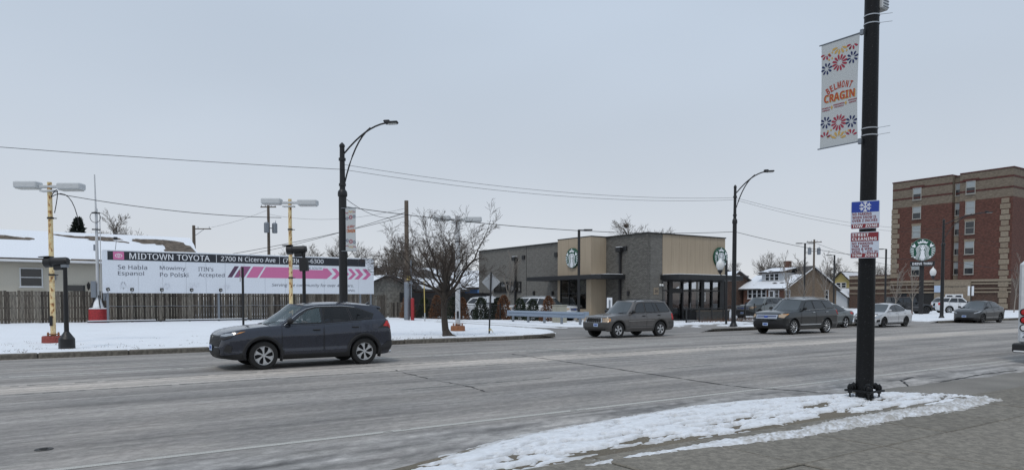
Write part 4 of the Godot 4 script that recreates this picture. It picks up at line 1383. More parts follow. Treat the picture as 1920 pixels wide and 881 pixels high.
func ranch() -> void:
	var t := thing("ranch_house", "low beige house with snowy brown shingle roof behind the weathered fence", "house", Vector3(0, 0.15, -60))
	wallbox(t, Vector3(-26, 0, 0), Vector3(9.6, 4.25, -12), M.stucco)
	var rf := MB.new()
	var e := 4.3
	var A := Vector3(-27, e, 0.7)
	var B := Vector3(10.4, e, 0.7)
	var C := Vector3(9.7, 6.75, -6)
	var Dd := Vector3(-26, 6.75, -6)
	slab(rf, [A, B, C, Dd], 0.14)
	slab(rf, [Vector3(10.4, e, -12.7), Vector3(-27, e, -12.7), Dd, C], 0.14)
	var ro := part("roof", rf, M.shingle, t)
	var gab := MB.new()
	gab.prism(PackedVector2Array([Vector2(12.0, 4.25), Vector2(0.0, 4.25), Vector2(6.0, 6.6)]), 0.0, 0.2, Transform3D(Basis(Vector3.UP, PI / 2), Vector3(9.4, 0, 0)))
	part("gable", gab, M.stucco, t)
	# snow lies in sheets with bare strips near the ridge
	var rows := []
	var cols := []
	var v := (C - B)
	v.x = 0
	for j in 41:
		var r := []
		var c := []
		for i in 111:
			var x := -20.0 + i * 0.275
			var b := j / 40.0
			var nse := n2.get_noise_2d(x * 0.5, b * 9.0) * 0.06 + n3.get_noise_2d(x * 3.0, b * 20.0) * 0.02
			var k := 0.06
			var line := 0.0
			for st in [[-2.9, 0.72, 2.2, 0.085], [2.6, 0.86, 2.6, 0.06], [4.0, 0.75, 1.6, 0.05], [7.6, 0.78, 2.1, 0.13], [9.2, 0.4, 1.5, 0.36], [-9.0, 0.8, 3.0, 0.1], [-14.0, 0.7, 2.4, 0.1]]:
				var dx: float = (x - st[0]) / st[2]
				var dy: float = (b + nse - st[1] + 0.03 * dx) / st[3]
				line = maxf(line, 1.0 - pow(absf(dx), 3.0) - dy * dy)
			if x > 1.2 and b < 0.05:
				line = maxf(line, 0.5 + nse * 6.0)
			k -= 0.12 * sst(0.0, 0.25, line)
			r.append(Vector3(x, A.y + 0.14 + (C.y - A.y) * b + k, lerpf(A.z, C.z, b)))
			c.append(Color(0.84, 0.87, 0.91))
		rows.append(r)
		cols.append(c)
	var sn := MB.new()
	sn.grid(rows, cols)
	part("roof_snow", sn, M.snowv, ro)
	boxpart("gutter", Vector3(-8.3, 4.3, 0.76), Vector3(37.4, 0.16, 0.14), M.trim, t, 0.02)
	var vp := MB.new()
	vp.tube([Vector3(2.9, 5.2, -1.5), Vector3(2.9, 5.75, -1.5)], [0.09, 0.09], 8)
	part("vent_pipe", vp, M.galv, t)
	var w := window_part(t, Vector3(-1.08, 3.16, 0.02), 0.0, 1.36, 1.35, M.trim, M.pane, 1, 2, 0.07)
	w.scale.y = 1.0
	boxpart("window_frame_trim", Vector3(-1.08, 2.36, 0.03), Vector3(1.6, 0.1, 0.1), M.stucco, t)
	boxpart("basement_window", Vector3(1.6, 2.42, 0.02), Vector3(1.1, 0.42, 0.06), M.pane, t)
	boxpart("electric_meter", Vector3(0.28, 3.2, 0.05), Vector3(0.22, 0.4, 0.12), M.galv, t, 0.02)
	var lt := MB.new()
	lt.lathe([[0.0, 0.35], [0.05, 0.28], [0.11, 0.12], [0.09, -0.15], [0.03, -0.25], [0.0, -0.3]], 8, xf(Vector3(2.38, 2.55, 0.12)))
	part("wall_lantern", lt, M.black, t)

func fence_run(label: String, x0: float, x1: float, z: float, h: float, sd: int) -> void:
	var t := thing("wood_fence", label, "fence", Vector3(x0, 0.1, z), 0.0, "weathered board fences")
	var rng := RandomNumberGenerator.new()
	rng.seed = sd
	var vars := []
	for i in 5:
		for k in 3:
			var mb := MB.new()
			mb.box(Vector3(0, h / 2, 0), Vector3(0.172 - 0.004 * k, h - 0.02 + 0.025 * k, 0.022), 0.004)
			vars.append(mb.mesh(M.wood[i]))
	var n := int((x1 - x0) / 0.182)
	for i in n:
		var b := piece("board", vars[rng.randi() % 15], t, Vector3(0.09 + i * 0.182, rng.randf_range(-0.03, 0.03), rng.randf_range(-0.008, 0.008)))
		b.rotation = Vector3(0, rng.randf_range(-0.03, 0.03), rng.randf_range(-0.008, 0.008))
	for y in [0.35, h * 0.5, h - 0.3]:
		boxpart("rail", Vector3((x1 - x0) / 2, y, -0.06), Vector3(x1 - x0, 0.09, 0.04), M.wood[1], t)

func billboard() -> void:
	var Z := -53.4
	var t := thing("billboard", "long white billboard with pink arrow and black top band above the fence", "billboard", Vector3(2.9, 0.15, Z))
	var W := 19.13
	var y0 := 2.03
	var y1 := 4.85
	var xs := [0.0, 2.13, 3.62, 5.1, 6.4, 7.7, 9.0, 10.5, 12.0, 13.5, 15.0, 16.5, 17.8, W]
	for i in xs.size() - 1:
		var mb := MB.new()
		mb.box(Vector3((xs[i] + xs[i + 1]) / 2, (y0 + y1) / 2, 0.002 * (i % 2)), Vector3(xs[i + 1] - xs[i] - 0.012, y1 - y0, 0.08), 0.004)
		part("panel", mb, M.billboard, t)
	boxpart("snow_ledge", Vector3(W / 2, y1 + 0.035, 0), Vector3(W - 0.1, 0.07, 0.12), M.snow, t, 0.02)
	var f := 0.045
	for i in xs.size() - 1:
		var a: float = maxf(xs[i] + 0.006, 0.33)
		var b: float = minf(xs[i + 1] - 0.006, 18.4)
		flat("black_band", rect(a, 4.235, b, 4.82), f, f + 0.004, M.ink, t)
	flat("pink_square", rect(0.66, 4.27, 1.3, 4.8), f + 0.004, f + 0.007, M.pink, t)
	# three-oval emblem
	var em := MB.new()
	for o in [[0.0, 0.0, 0.21, 0.135], [0.0, 0.035, 0.115, 0.05], [0.0, 0.0, 0.055, 0.125]]:
		for i in 24:
			var p := []
			for j in 2:
				var a := TAU * (i + j) / 24.0
				for q in [1.0, 0.84]:
					var wq: float = q if o[2] > 0.1 else (1.0 if q == 1.0 else 0.55)
					p.append(Vector3(0.98 + o[0] + cos(a) * o[2] * wq, 4.535 + o[1] + sin(a) * o[3] * (q if o[3] > 0.1 else (1.0 if q == 1.0 else 0.62)), f + 0.01))
			em.quad(p[1], p[0], p[2], p[3])
	part("emblem", em, M.signwhite, t)
	f += 0.006
	text("MIDTOWN TOYOTA", M.signwhite, t, Vector3(1.62, 4.53, f), 5.05, 0.40, 0.0, false, 0.006, 0.0, 1)
	flat("divider", rect(7.1, 4.25, 7.13, 4.8), f - 0.002, f + 0.004, M.signwhite, t)
	text("2700 N Cicero Ave", M.signwhite, t, Vector3(7.42, 4.54, f), 3.85, 0.34, 0.0, false, 0.006, 0.0, 1)
	flat("divider", rect(11.56, 4.25, 11.58, 4.8), f - 0.002, f + 0.004, M.signwhite, t)
	text("(773)622-6300", M.signwhite, t, Vector3(11.85, 4.52, f), 3.1, 0.38, 0.0, false, 0.006, 0.0, 1)
	f = 0.046
	for l in [["Se Habla", 0.92, 3.78, 1.75, 0.3], ["Espanol", 0.92, 3.33, 1.55, 0.36], ["Mowimy", 3.45, 3.74, 1.62, 0.34], ["Po Polski", 3.45, 3.32, 1.8, 0.31], ["ITIN's", 5.9, 3.75, 1.0, 0.28], ["Accepted", 5.9, 3.31, 1.75, 0.36]]:
		text(l[0], M.inktext, t, Vector3(l[1], l[2], f), l[3], l[4], 0.0, false, 0.006, 0.0, 1)
	var yb := 3.2
	var yt := 4.02
	var k := 0.5
	flat("stripe", PackedVector2Array([Vector2(7.85, yb), Vector2(8.16, yb), Vector2(8.16 + k, yt), Vector2(7.85 + k, yt)]), 0.041, f, M.plum, t)
	flat("stripe", PackedVector2Array([Vector2(8.3, yb), Vector2(9.0, yb), Vector2(9.0 + k, yt), Vector2(8.3 + k, yt)]), 0.041, f, M.mauve, t)
	flat("stripe", PackedVector2Array([Vector2(9.15, yb), Vector2(9.95, yb), Vector2(9.95 + k, yt), Vector2(9.15 + k, yt)]), 0.041, f, M.pink, t)
	flat("arrow", PackedVector2Array([Vector2(10.08, yb), Vector2(15.2, yb), Vector2(15.66, 3.6), Vector2(15.25, yt), Vector2(10.08 + k, yt)]), 0.041, f, M.pink, t)
	for c in [15.55, 16.25, 17.45, 18.1]:
		flat("chevron", PackedVector2Array([Vector2(c, yb), Vector2(c + 0.36, yb), Vector2(c + 0.78, 3.6), Vector2(c + 0.4, yt), Vector2(c + 0.04, yt), Vector2(c + 0.42, 3.6)]), 0.041, f, M.pink, t)
	flat("chevron", PackedVector2Array([Vector2(16.9, yb), Vector2(17.2, yb), Vector2(17.62, 3.6), Vector2(17.22, yt), Vector2(16.92, yt), Vector2(17.32, 3.6)]), 0.041, f, M.pink, t)
	flat("caption_strip", rect(12.5, 3.88, 14.9, 4.12), f, f + 0.003, M.billboard, t)
	text("ONE BLOCK SOUTH", M.inktext, t, Vector3(12.58, 4.0, f + 0.005), 2.25, 0.16, 0.0, false, 0.006, 0.0, 1)
	text("Serving the community for over 40 years.", M.inktext, t, Vector3(11.0, 2.66, f), 6.4, 0.3, 0.0, false, 0.006, 0.2, 1)
	# faint scribbles
	for q in [[1.2, 2.55, 0.3, 0.5], [3.9, 2.5, 0.4, 0.4], [5.6, 2.6, 0.7, 0.35], [7.8, 2.5, 0.4, 0.3], [16.6, 2.33, 0.5, 0.2], [17.2, 2.3, 0.6, 0.16]]:
		var sc := MB.new()
		var prev := Vector3.INF
		for i in 16:
			var p := Vector3(q[0] + q[2] * (i / 15.0 - 0.5) + 0.08 * sin(i * 2.1 + q[0]), q[1] + q[3] * 0.5 * sin(i * 1.25 + q[0] * 3.0), f)
			if prev != Vector3.INF:
				var s := (p - prev).cross(Vector3(0, 0, 1)).normalized() * 0.012
				sc.quad(prev + s, prev - s, p - s, p + s)
			prev = p
		part("scribble", sc, M.scribble if q[0] < 16.0 else M.inktext, t)
	# posts, stringer wire
	for x in [0.3, 1.72, 3.45, 5.3, 7.25, 9.1, 9.45, 11.0, 13.0, 14.9, 17.6, 18.0, 18.9]:
		boxpart("post", Vector3(x, 1.0, -0.1), Vector3(0.14, 2.2, 0.1), M.wood[2] if int(x * 10) % 3 else M.galv, t, 0.01)
	var rp := []
	for i in 25:
		rp.append(Vector3(0.2 + i * 0.78, 1.18 - 0.05 * absf(sin(i * 1.3)), 0.02))
	var rmb := MB.new()
	rmb.tube(rp, consts(0.012, 25), 4)
	part("guy_wire", rmb, M.galv, t)
	for x in [0.3, 1.7, 3.5, 5.38, 7.3]:
		var o := thing("sign_floodlight", "little black floodlight at the billboard foot, " + {0.3: "the leftmost, tilted, beside the white mast", 1.7: "below the words Se Habla", 3.5: "below the words Mowimy", 5.38: "below the words Accepted", 7.3: "rightmost, below the plum stripe"}[x], "floodlight", Vector3(2.9 + x, 2.42, Z + 0.42), 0.0, "floodlights along the billboard")
		var hd := MB.new()
		hd.box(Vector3.ZERO, Vector3(0.22, 0.2, 0.14), 0.02, Basis(Vector3.RIGHT, 0.4) * Basis(Vector3(0, 0, 1), 0.25 if x < 1.0 else 0.0))
		part("housing", hd, M.black, o)
		boxpart("lens", Vector3(0.01, -0.02, 0.075), Vector3(0.08, 0.07, 0.02), M.lens, o)
		var am := MB.new()
		am.tube([Vector3(0, -0.08, 0), Vector3(0, -0.2, -0.1), Vector3(0, -0.24, -0.4)], consts(0.015, 3), 5)
		part("bracket", am, M.black, o)

func apartment() -> void:
	var X := 110.46
	var t := thing("apartment_block", "six storey red and tan brick apartment block with stone corner blocks", "apartment block", Vector3(X, 0.15, -41.44))
	# local: side facing us is x = 0 plane, z from 0 (corner) to -16.4
	var top := 19.65
	wallbox(t, Vector3(0, 4.4, 0), Vector3(25, 15.75, -6.75), M.redbrick)
	wallbox(t, Vector3(0, 15.75, 0), Vector3(25, top, -6.75), M.tanbrick)
	wallbox(t, Vector3(0.8, 4.4, -6.75), Vector3(25, 15.75, -7.75), M.redbrick)
	wallbox(t, Vector3(0.8, 15.75, -6.75), Vector3(25, top - 0.15, -7.75), M.tanbrick)
	wallbox(t, Vector3(0, 4.4, -7.75), Vector3(25, 15.75, -16.4), M.redbrick)
	wallbox(t, Vector3(0, 15.75, -7.75), Vector3(25, top, -16.4), M.tanbrick)
	wallbox(t, Vector3(0.05, 0, 0.0), Vector3(25, 4.4, -16.4), M.brownwall, "ground_floor_wall")
	for y in [17.05, 18.55]:
		for s in [[0.0, -6.75, -0.03], [-7.75, -16.4, -0.03], [-6.75, -7.75, 0.77]]:
			wallbox(t, Vector3(s[2], y - 0.12, s[0] + (0.03 if s[0] == 0.0 else 0.0)), Vector3(s[2] + 0.2, y + 0.12, s[1]), M.redband, "brick_band")
		wallbox(t, Vector3(0.17, y - 0.12, -0.1), Vector3(25, y + 0.12, 0.03), M.redband, "brick_band")
	for s in [[0.08, -6.75, 0.0], [-7.75, -16.48, 0.0], [-6.75, -7.75, 0.75]]:
		boxpart("parapet_cap", Vector3(12.5 + s[2] - 0.06, top + 0.08 - (0.15 if s[2] > 0.1 else 0.0), (s[0] + s[1]) / 2), Vector3(25.0, 0.18, absf(s[1] - s[0])), M.redband, t)
	# ground floor bands and cornice
	for y in [[4.25, 0.34, 0.14], [3.8, 0.22, 0.08], [3.1, 0.16, 0.05], [2.6, 0.2, 0.06]]:
		boxpart("stone_band", Vector3(0.0 - y[2] / 2, y[0], -8.2), Vector3(y[2] + 0.1, y[1], 16.5), M.stone[0], t)
	# entrance surround
	boxpart("entrance_surround", Vector3(-0.18, 2.1, -7.35), Vector3(0.3, 4.2, 4.9), M.stone[0], t)
	boxpart("entrance_recess", Vector3(-0.335, 1.35, -7.0), Vector3(0.03, 2.6, 3.6), M.stone[1], t)
	text("City of Chicago Senior Center", M.ink, t, Vector3(-0.36, 3.42, -7.1), 3.3, 0.26, -PI / 2, false, 0.01)
	for z in [-6.4, -7.6]:
		var dr := window_part(t, Vector3(-0.37, 1.15, z), -PI / 2, 1.15, 2.3, M.trim, M.pane, 1, 1, 0.16, 0.0, false)
		dr.name = "door"
	boxpart("poster_board", Vector3(-0.4, 3.1, -9.3), Vector3(0.05, 1.0, 0.9), M.plate, t)
	boxpart("dark_doorway", Vector3(0.03, 1.4, -10.6), Vector3(0.06, 2.8, 1.7), M.matte, t)
	for z in [-12.8, -14.6]:
		boxpart("dark_window", Vector3(0.03, 1.6, z), Vector3(0.06, 1.9, 1.3), M.pane, t)
	# corner stones, one by one
	var me := []
	for m in 2:
		for w in [1.25, 0.95]:
			var q := MB.new()
			q.box(Vector3.ZERO, Vector3(0.16, 0.68, w), 0.03)
			me.append(q.mesh(M.stone[m]))
	var i := 0
	var y := 0.6
	while y < 15.6:
		for z in [[-0.9, 1], [-15.85, -1]]:
			if y > 4.6 or z[1] == 1:
				var wide := i % 2 == 0
				piece("corner_stone", me[(0 if wide else 1) + 2 * ((i / 2) % 2)], t, Vector3(-0.03, y, z[0] if z[1] == 1 else z[0] + (0.0 if wide else -0.15)))
		i += 1
		y += 0.77
	# windows, storey by storey
	for f in 5:
		var cy := 17.6 - f * 2.88
		for c in [[-13.65 + 0.95, 1.25, 0.0], [-6.75 + 0.45, 0.0, 0.0], [-5.3, 1.25, 0.0]]:
			if c[1] == 0.0:
				continue
			window_part(t, Vector3(c[2] - 0.02, cy, c[0]), -PI / 2, c[1], 1.85, M.winframe, M.pane, 1, 2, 0.07, [1.0, 0.0, 2.0, 1.0][(f * 3 + int(c[0])) & 3])
			if f > 0:
				boxpart("lintel", Vector3(-0.03, cy + 1.1, c[0]), Vector3(0.12, 0.34, 1.4), M.stone[1], t)
			else:
				boxpart("lintel", Vector3(-0.045, cy + 1.08, c[0]), Vector3(0.12, 0.3, 2.1), M.redband, t)
		window_part(t, Vector3(0.78, cy, -7.25), -PI / 2, 0.85, 1.8, M.winframe, M.pane, 1, 2, 0.07, 1.0)
		boxpart("spandrel", Vector3(0.77, cy - 1.4, -7.25), Vector3(0.1, 0.9, 0.9), M.stone[0], t)
	# low wing to the left
	wallbox(t, Vector3(0.3, 0, -16.4), Vector3(20, 5.3, -23.4), M.brownwall, "wing_wall")
	for yb in [[5.1, 0.5], [4.2, 0.18], [3.4, 0.5], [2.5, 0.16]]:
		boxpart("stone_band", Vector3(0.26, yb[0], -19.9), Vector3(0.12, yb[1], 6.98), M.stone[0], t)
	boxpart("parapet_cap", Vector3(10.2, 5.36, -19.9), Vector3(20.1, 0.14, 7.0), M.redband, t)

func bungalow() -> void:
	var X := 88.2
	var Z := -61.5
	var t := thing("brick_bungalow", "brown brick bungalow with white dormer and snowy roof behind parked cars", "house", Vector3(X, 0.15, Z))
	wallbox(t, Vector3(0, 0, 0), Vector3(13.3, 3.2, -6.9), M.bungside)
	wallbox(t, Vector3(-0.06, 0, 0.05), Vector3(0.0, 3.15, -6.9), M.bunga)
	gable_wall(t, Vector3(0, 0, 0), Vector3(13.3, 0, -6.9), 3.2, 6.4, true, M.bungside)
	var r := MB.new()
	gable_roof(r, Vector3(0, 0, 0), Vector3(13.3, 0, -6.9), 3.2, 6.4, true, 0.6)
	var ro := part("roof", r, M.greyshingle, t)
	boxpart("chimney", Vector3(5.2, 6.6, -3.0), Vector3(0.8, 1.5, 0.8), M.bunga, ro)
	boxpart("bargeboard", Vector3(3.0, 4.66, 0.62), Vector3(8.0, 0.14, 0.06), M.trim, t, 0.0, Basis(Vector3(0, 0, 1), atan2(3.2, 6.65)))
	boxpart("bargeboard", Vector3(10.3, 4.66, 0.62), Vector3(8.0, 0.14, 0.06), M.trim, t, 0.0, Basis(Vector3(0, 0, 1), -atan2(3.2, 6.65)))
	var o := Vector3(-0.6, 3.06, 0.6)
	roof_snow(ro, o, Vector3(0, 0, -8.1), Vector3(4.4, 2.13, 0), 3.0, 0.42)
	# dormer
	wallbox(t, Vector3(1.6, 4.0, -1.3), Vector3(5.0, 5.5, -4.9), M.siding, "dormer")
	var dr := MB.new()
	slab(dr, [Vector3(1.1, 5.45, -0.9), Vector3(1.1, 5.45, -5.3), Vector3(5.6, 6.3, -5.3), Vector3(5.6, 6.3, -0.9)], 0.12)
	var dro := part("dormer_roof", dr, M.greyshingle, t)
	roof_snow(dro, Vector3(1.1, 5.58, -0.9), Vector3(0, 0, -4.4), Vector3(3.6, 0.68, 0), 8.0, 0.3, "roof_snow", 24, 12)
	for z in [-2.3, -3.1, -3.9]:
		window_part(t, Vector3(1.57, 4.85, z), -PI / 2, 0.76, 1.05, M.trim, M.pane, 1, 2, 0.06, 0.0, false)
	for i in 4:
		window_part(t, Vector3(-0.08, 2.38, -2.95 - 0.82 * i - 0.3), -PI / 2, 0.8, 1.4, M.trim, M.pane, 1, 2, 0.07, 0.0)
	var d := window_part(t, Vector3(-0.09, 1.75, -1.95), -PI / 2, 0.95, 2.3, M.trim, M.pane, 1, 2, 0.17, 0.0, false)
	d.name = "door"
	window_part(t, Vector3(-0.08, 2.35, -1.05), -PI / 2, 0.7, 1.25, M.trim, M.pane, 1, 2, 0.06, 0.0)
	for k in 5:
		boxpart("step", Vector3(-0.3 - 0.28 * k, 0.5 - 0.12 * k, -1.95), Vector3(0.3, 0.13, 1.3), M.concrete, t)
	for x in [0.9, 10.6]:
		window_part(t, Vector3(x, 2.25, 0.05), 0.0, 0.95, 1.4, M.trim, M.pane, 1, 2, 0.06, 0.0)

func small_house(called: String, label: String, at: Vector3, size: Vector3, ridge: float, along_z: bool, wall: Material, roofm: Material, cover: float, turn := 0.0, wins := []) -> void:
	var t := thing(called, label, "house" if called != "garage" else "garage", at, turn, "")
	var a := Vector3(-size.x / 2, 0, size.z / 2)
	var b := Vector3(size.x / 2, 0, -size.z / 2)
	wallbox(t, a, Vector3(b.x, size.y, b.z), wall)
	gable_wall(t, a, b, size.y, ridge, along_z, wall)
	var r := MB.new()
	gable_roof(r, a, b, size.y, ridge, along_z, 0.4)
	var ro := part("roof", r, roofm, t)
	if along_z:
		for s in [-1, 1]:
			var run: Vector3 = Vector3(-s * size.x / 2, ridge - size.y, 0)
			roof_snow(ro, Vector3(s * (size.x / 2 + 0.35), size.y + 0.17 - (ridge - size.y) * 0.35 / (size.x / 2), size.z / 2 + 0.4), Vector3(0, 0, -size.z - 0.8), run * 1.05, at.x + s, cover, "roof_snow", 24, 14)
	else:
		for s in [-1, 1]:
			var run: Vector3 = Vector3(0, ridge - size.y, -s * size.z / 2)
			roof_snow(ro, Vector3(-size.x / 2 - 0.4, size.y + 0.17 - (ridge - size.y) * 0.35 / (size.z / 2), s * (size.z / 2 + 0.35)), Vector3(size.x + 0.8, 0, 0), run * 1.05, at.x + s, cover, "roof_snow", 24, 14)
	for w in wins:
		window_part(t, Vector3(w[0], w[1], w[2]), w[3], w[4], w[5], M.trim, M.pane, 1, 2, 0.07, 0.0)

# ------------------------------------------------------------------ vehicles (front towards -x, x measured from the nose)
class CarShape:
	var L := 4.6
	var W := 1.85
	var sill := 0.24
	var cf := 0.7
	var cr := 0.4
	var nf := 2.8
	var nr := 3.5
	var top := []        # hood, belt, deck
	var roof := []
	var nose := [[0.0, 0.0]]       # [height, shift]
	var tail := [[0.0, 0.0]]
	var ax := [0.93, 3.62]
	var R := 0.36
	var Ra := 0.43
	var fx := [1.05, 2.0]
	var rx := [4.5, 4.1]
	var bow := 0.32
	var rbow := 0.12
	var wr := 0.64
	var wb := 0.83
	var crown := 0.06
	func look(a: Array, x: float) -> float:
		if x <= a[0][0]:
			return a[0][1]
		for i in a.size() - 1:
			if x <= a[i + 1][0]:
				return lerpf(a[i][1], a[i + 1][1], (x - a[i][0]) / maxf(1e-6, a[i + 1][0] - a[i][0]))
		return a[-1][1]
	func plan(x: float) -> float:
		var a := clampf(x / cf, 0.0, 1.0)
		var b := clampf((L - x) / cr, 0.0, 1.0)
		return pow(maxf(0.0, 1.0 - pow(1.0 - a, nf)), 1.0 / nf) * pow(maxf(0.0, 1.0 - pow(1.0 - b, nr)), 1.0 / nr)
	func vp(t: float) -> float:
		return look([[0.0, 0.93], [0.08, 0.965], [0.2, 0.99], [0.3, 0.978], [0.5, 0.988], [0.68, 1.0], [0.75, 0.985], [0.9, 0.95], [1.0, 0.9]], t)
	func shear(x: float, y: float) -> float:
		return look(nose, y) * exp(-x / 0.4) + look(tail, y) * exp(-(L - x) / 0.3)
	func side(x: float, y: float, s: float, off := 0.0) -> Vector3:
		var t := (y - sill) / maxf(0.05, look(top, x) - sill)
		var z := W / 2 * plan(x) * vp(clampf(t, 0.0, 1.0)) + off
		return Vector3(x + shear(x, y) - L / 2, y, z * s)
	func front(zf: float, y: float, off := 0.0) -> Vector3:      # zf: fraction of the half width, sign = side
		var u := clampf(absf(zf), 0.0, 0.999)
		var x := cf * (1.0 - pow(1.0 - pow(u, nf), 1.0 / nf))
		var p := side(x, y, signf(zf) if zf != 0.0 else 1.0)
		return p + Vector3(-off * (1.0 - 0.4 * u), 0, off * 1.6 * u * u * u * signf(zf))
	func rear(zf: float, y: float, off := 0.0) -> Vector3:
		var u := clampf(absf(zf), 0.0, 0.999)
		var x := L - cr * (1.0 - pow(1.0 - pow(u, nr), 1.0 / nr))
		var p := side(x, y, signf(zf) if zf != 0.0 else 1.0)
		return p + Vector3(off * (1.0 - 0.4 * u), 0, off * 1.6 * u * u * u * signf(zf))
	func hw(s: float) -> float:
		return lerpf(W / 2 * wb, W / 2 * wr, pow(clampf(s, 0.0, 1.0), 1.25))
	func ghs(x: float, y: float) -> float:
		return clampf((y - look(top, x)) / maxf(0.05, look(roof, x) - look(top, x)), 0.0, 1.0)
	func taper(x: float) -> float:
		var xc: float = (fx[0] + rx[0]) / 2
		return 1.0 - 0.055 * pow(absf(x - xc) / (rx[0] - xc), 3.0)
	func gh(x: float, y: float, s: float, off := 0.0) -> Vector3:
		var t := ghs(x, y)
		return Vector3(x - L / 2, y, s * (hw(t) * taper(x) + off))
	func ring(v: float, s: float) -> Vector3:                  # side of the cabin at level s
		var x := lerpf(lerpf(fx[0], fx[1], s) + bow, lerpf(rx[0], rx[1], s) - rbow, v)
		var y := lerpf(look(top, x) - 0.02, look(roof, x), s)
		return Vector3(x - L / 2, y, hw(s) * taper(x))
	func screen(q: float, s: float, off := 0.0) -> Vector3:
		var c := ring(0.0, s)
		return Vector3(c.x - bow * (1.0 - q * q) - off, c.y + crown * s * (1.0 - q * q) + off * 0.4, c.z * q)
	func back(q: float, s: float, off := 0.0) -> Vector3:
		var c := ring(1.0, s)
		return Vector3(c.x + rbow * (1.0 - q * q) + off, c.y + crown * s * (1.0 - q * q) + off * 0.3, c.z * q)

func drape(poly: PackedVector2Array, f: Callable, lim := 0.12) -> MB:
	var mb := MB.new()
	var at := {}
	var ix := Geometry2D.triangulate_polygon(poly)
	var todo := []
	for i in range(0, ix.size(), 3):
		todo.append([poly[ix[i]], poly[ix[i + 1]], poly[ix[i + 2]]])
	while todo.size():
		var t: Array = todo.pop_back()
		var k := 0
		var best := 0.0
		for e in 3:
			var d: float = t[e].distance_to(t[(e + 1) % 3])
			if d > best:
				best = d
				k = e
		if best > lim:
			var m: Vector2 = (t[k] + t[(k + 1) % 3]) / 2
			todo.append([t[k], m, t[(k + 2) % 3]])
			todo.append([m, t[(k + 1) % 3], t[(k + 2) % 3]])
		else:
			if (t[1] - t[0]).cross(t[2] - t[0]) < 0.0:
				t = [t[0], t[2], t[1]]
			var id := []
			for v in t:
				var key := Vector2i((v * 4000.0).round())
				if not at.has(key):
					at[key] = mb.V.size()
					mb.V.append(f.call(v))
				id.append(at[key])
			mb.I.append(id[0])
			mb.I.append(id[2])
			mb.I.append(id[1])
	return mb

func outline(poly: PackedVector2Array, f: Callable, w: float, mb: MB) -> void:    # strip of width w just outside a polygon
	var n := poly.size()
	var cw := -1.0 if Geometry2D.is_polygon_clockwise(poly) else 1.0
	var o := PackedVector2Array()
	for i in n:
		var d0 := (poly[i] - poly[(i + n - 1) % n]).normalized()
		var d1 := (poly[(i + 1) % n] - poly[i]).normalized()
		var nn := (Vector2(d0.y, -d0.x) + Vector2(d1.y, -d1.x)) * cw
		o.append(poly[i] + nn.normalized() * w / maxf(0.5, nn.length() / 2))
	for i in n:
		var j := (i + 1) % n
		var k := maxi(1, int(poly[i].distance_to(poly[j]) / 0.12))
		for a in k:
			var t0 := float(a) / k
			var t1 := float(a + 1) / k
			mb.quad(f.call(poly[i].lerp(poly[j], t0)), f.call(poly[i].lerp(poly[j], t1)), f.call(o[i].lerp(o[j], t1)), f.call(o[i].lerp(o[j], t0)))

func pv(a: Array) -> PackedVector2Array:
	var p := PackedVector2Array()
	for v in a:
		p.append(Vector2(v[0], v[1]))
	return p

func make_wheel(R: float, wid: float, rimr: float, kind: int, rimmat: Material) -> Array:
	# wheel about local z, outer face towards +z at z = 0
	var ty := MB.new()
	var x := Transform3D(Basis(Vector3.RIGHT, PI / 2), Vector3.ZERO)
	ty.lathe([[rimr, 0.0], [rimr + 0.012, 0.008], [R * 0.93, 0.006], [R * 0.985, -0.012], [R, -0.035], [R, -wid + 0.035], [R * 0.97, -wid], [rimr, -wid]], 36, x)
	var dish := MB.new()
	dish.lathe([[0.0, -0.085], [rimr * 0.9, -0.08], [rimr, -0.01]], 28, x)
	var rm := MB.new()
	rm.lathe([[rimr * 0.93, -0.02], [rimr * 0.97, -0.004], [rimr + 0.004, 0.0], [rimr + 0.004, -0.02]], 32, x)
	rm.lathe([[0.0, -0.004], [rimr * 0.16, -0.004], [rimr * 0.19, -0.02]], 16, x)
	var n: int = [6, 5, 10, 5][kind]
	for i in n:
		var a := TAU * i / n + 0.15
		var p := PackedVector2Array()
		var prof: Array = [[[0.12, 0.6], [0.45, 0.2], [0.7, 0.22], [0.95, 0.3]], [[0.1, 0.6], [0.5, 0.2], [0.95, 0.16]], [[0.1, 0.4], [0.5, 0.1], [0.95, 0.075]], [[0.12, 0.5], [0.5, 0.3], [0.96, 0.34]]][kind]
		var tw := 0.18 if kind == 0 else 0.0
		for q in prof:
			p.append(Vector2(cos(a - q[1] + tw * q[0]), sin(a - q[1] + tw * q[0])) * rimr * q[0])
		var rev := prof.duplicate()
		rev.reverse()
		for q in rev:
			p.append(Vector2(cos(a + q[1] + tw * q[0]), sin(a + q[1] + tw * q[0])) * rimr * q[0])
		rm.prism(p, -0.045, -0.012)
	return [ty.mesh(M.rubber), dish.mesh(M.interior), rm.mesh(rimmat)]

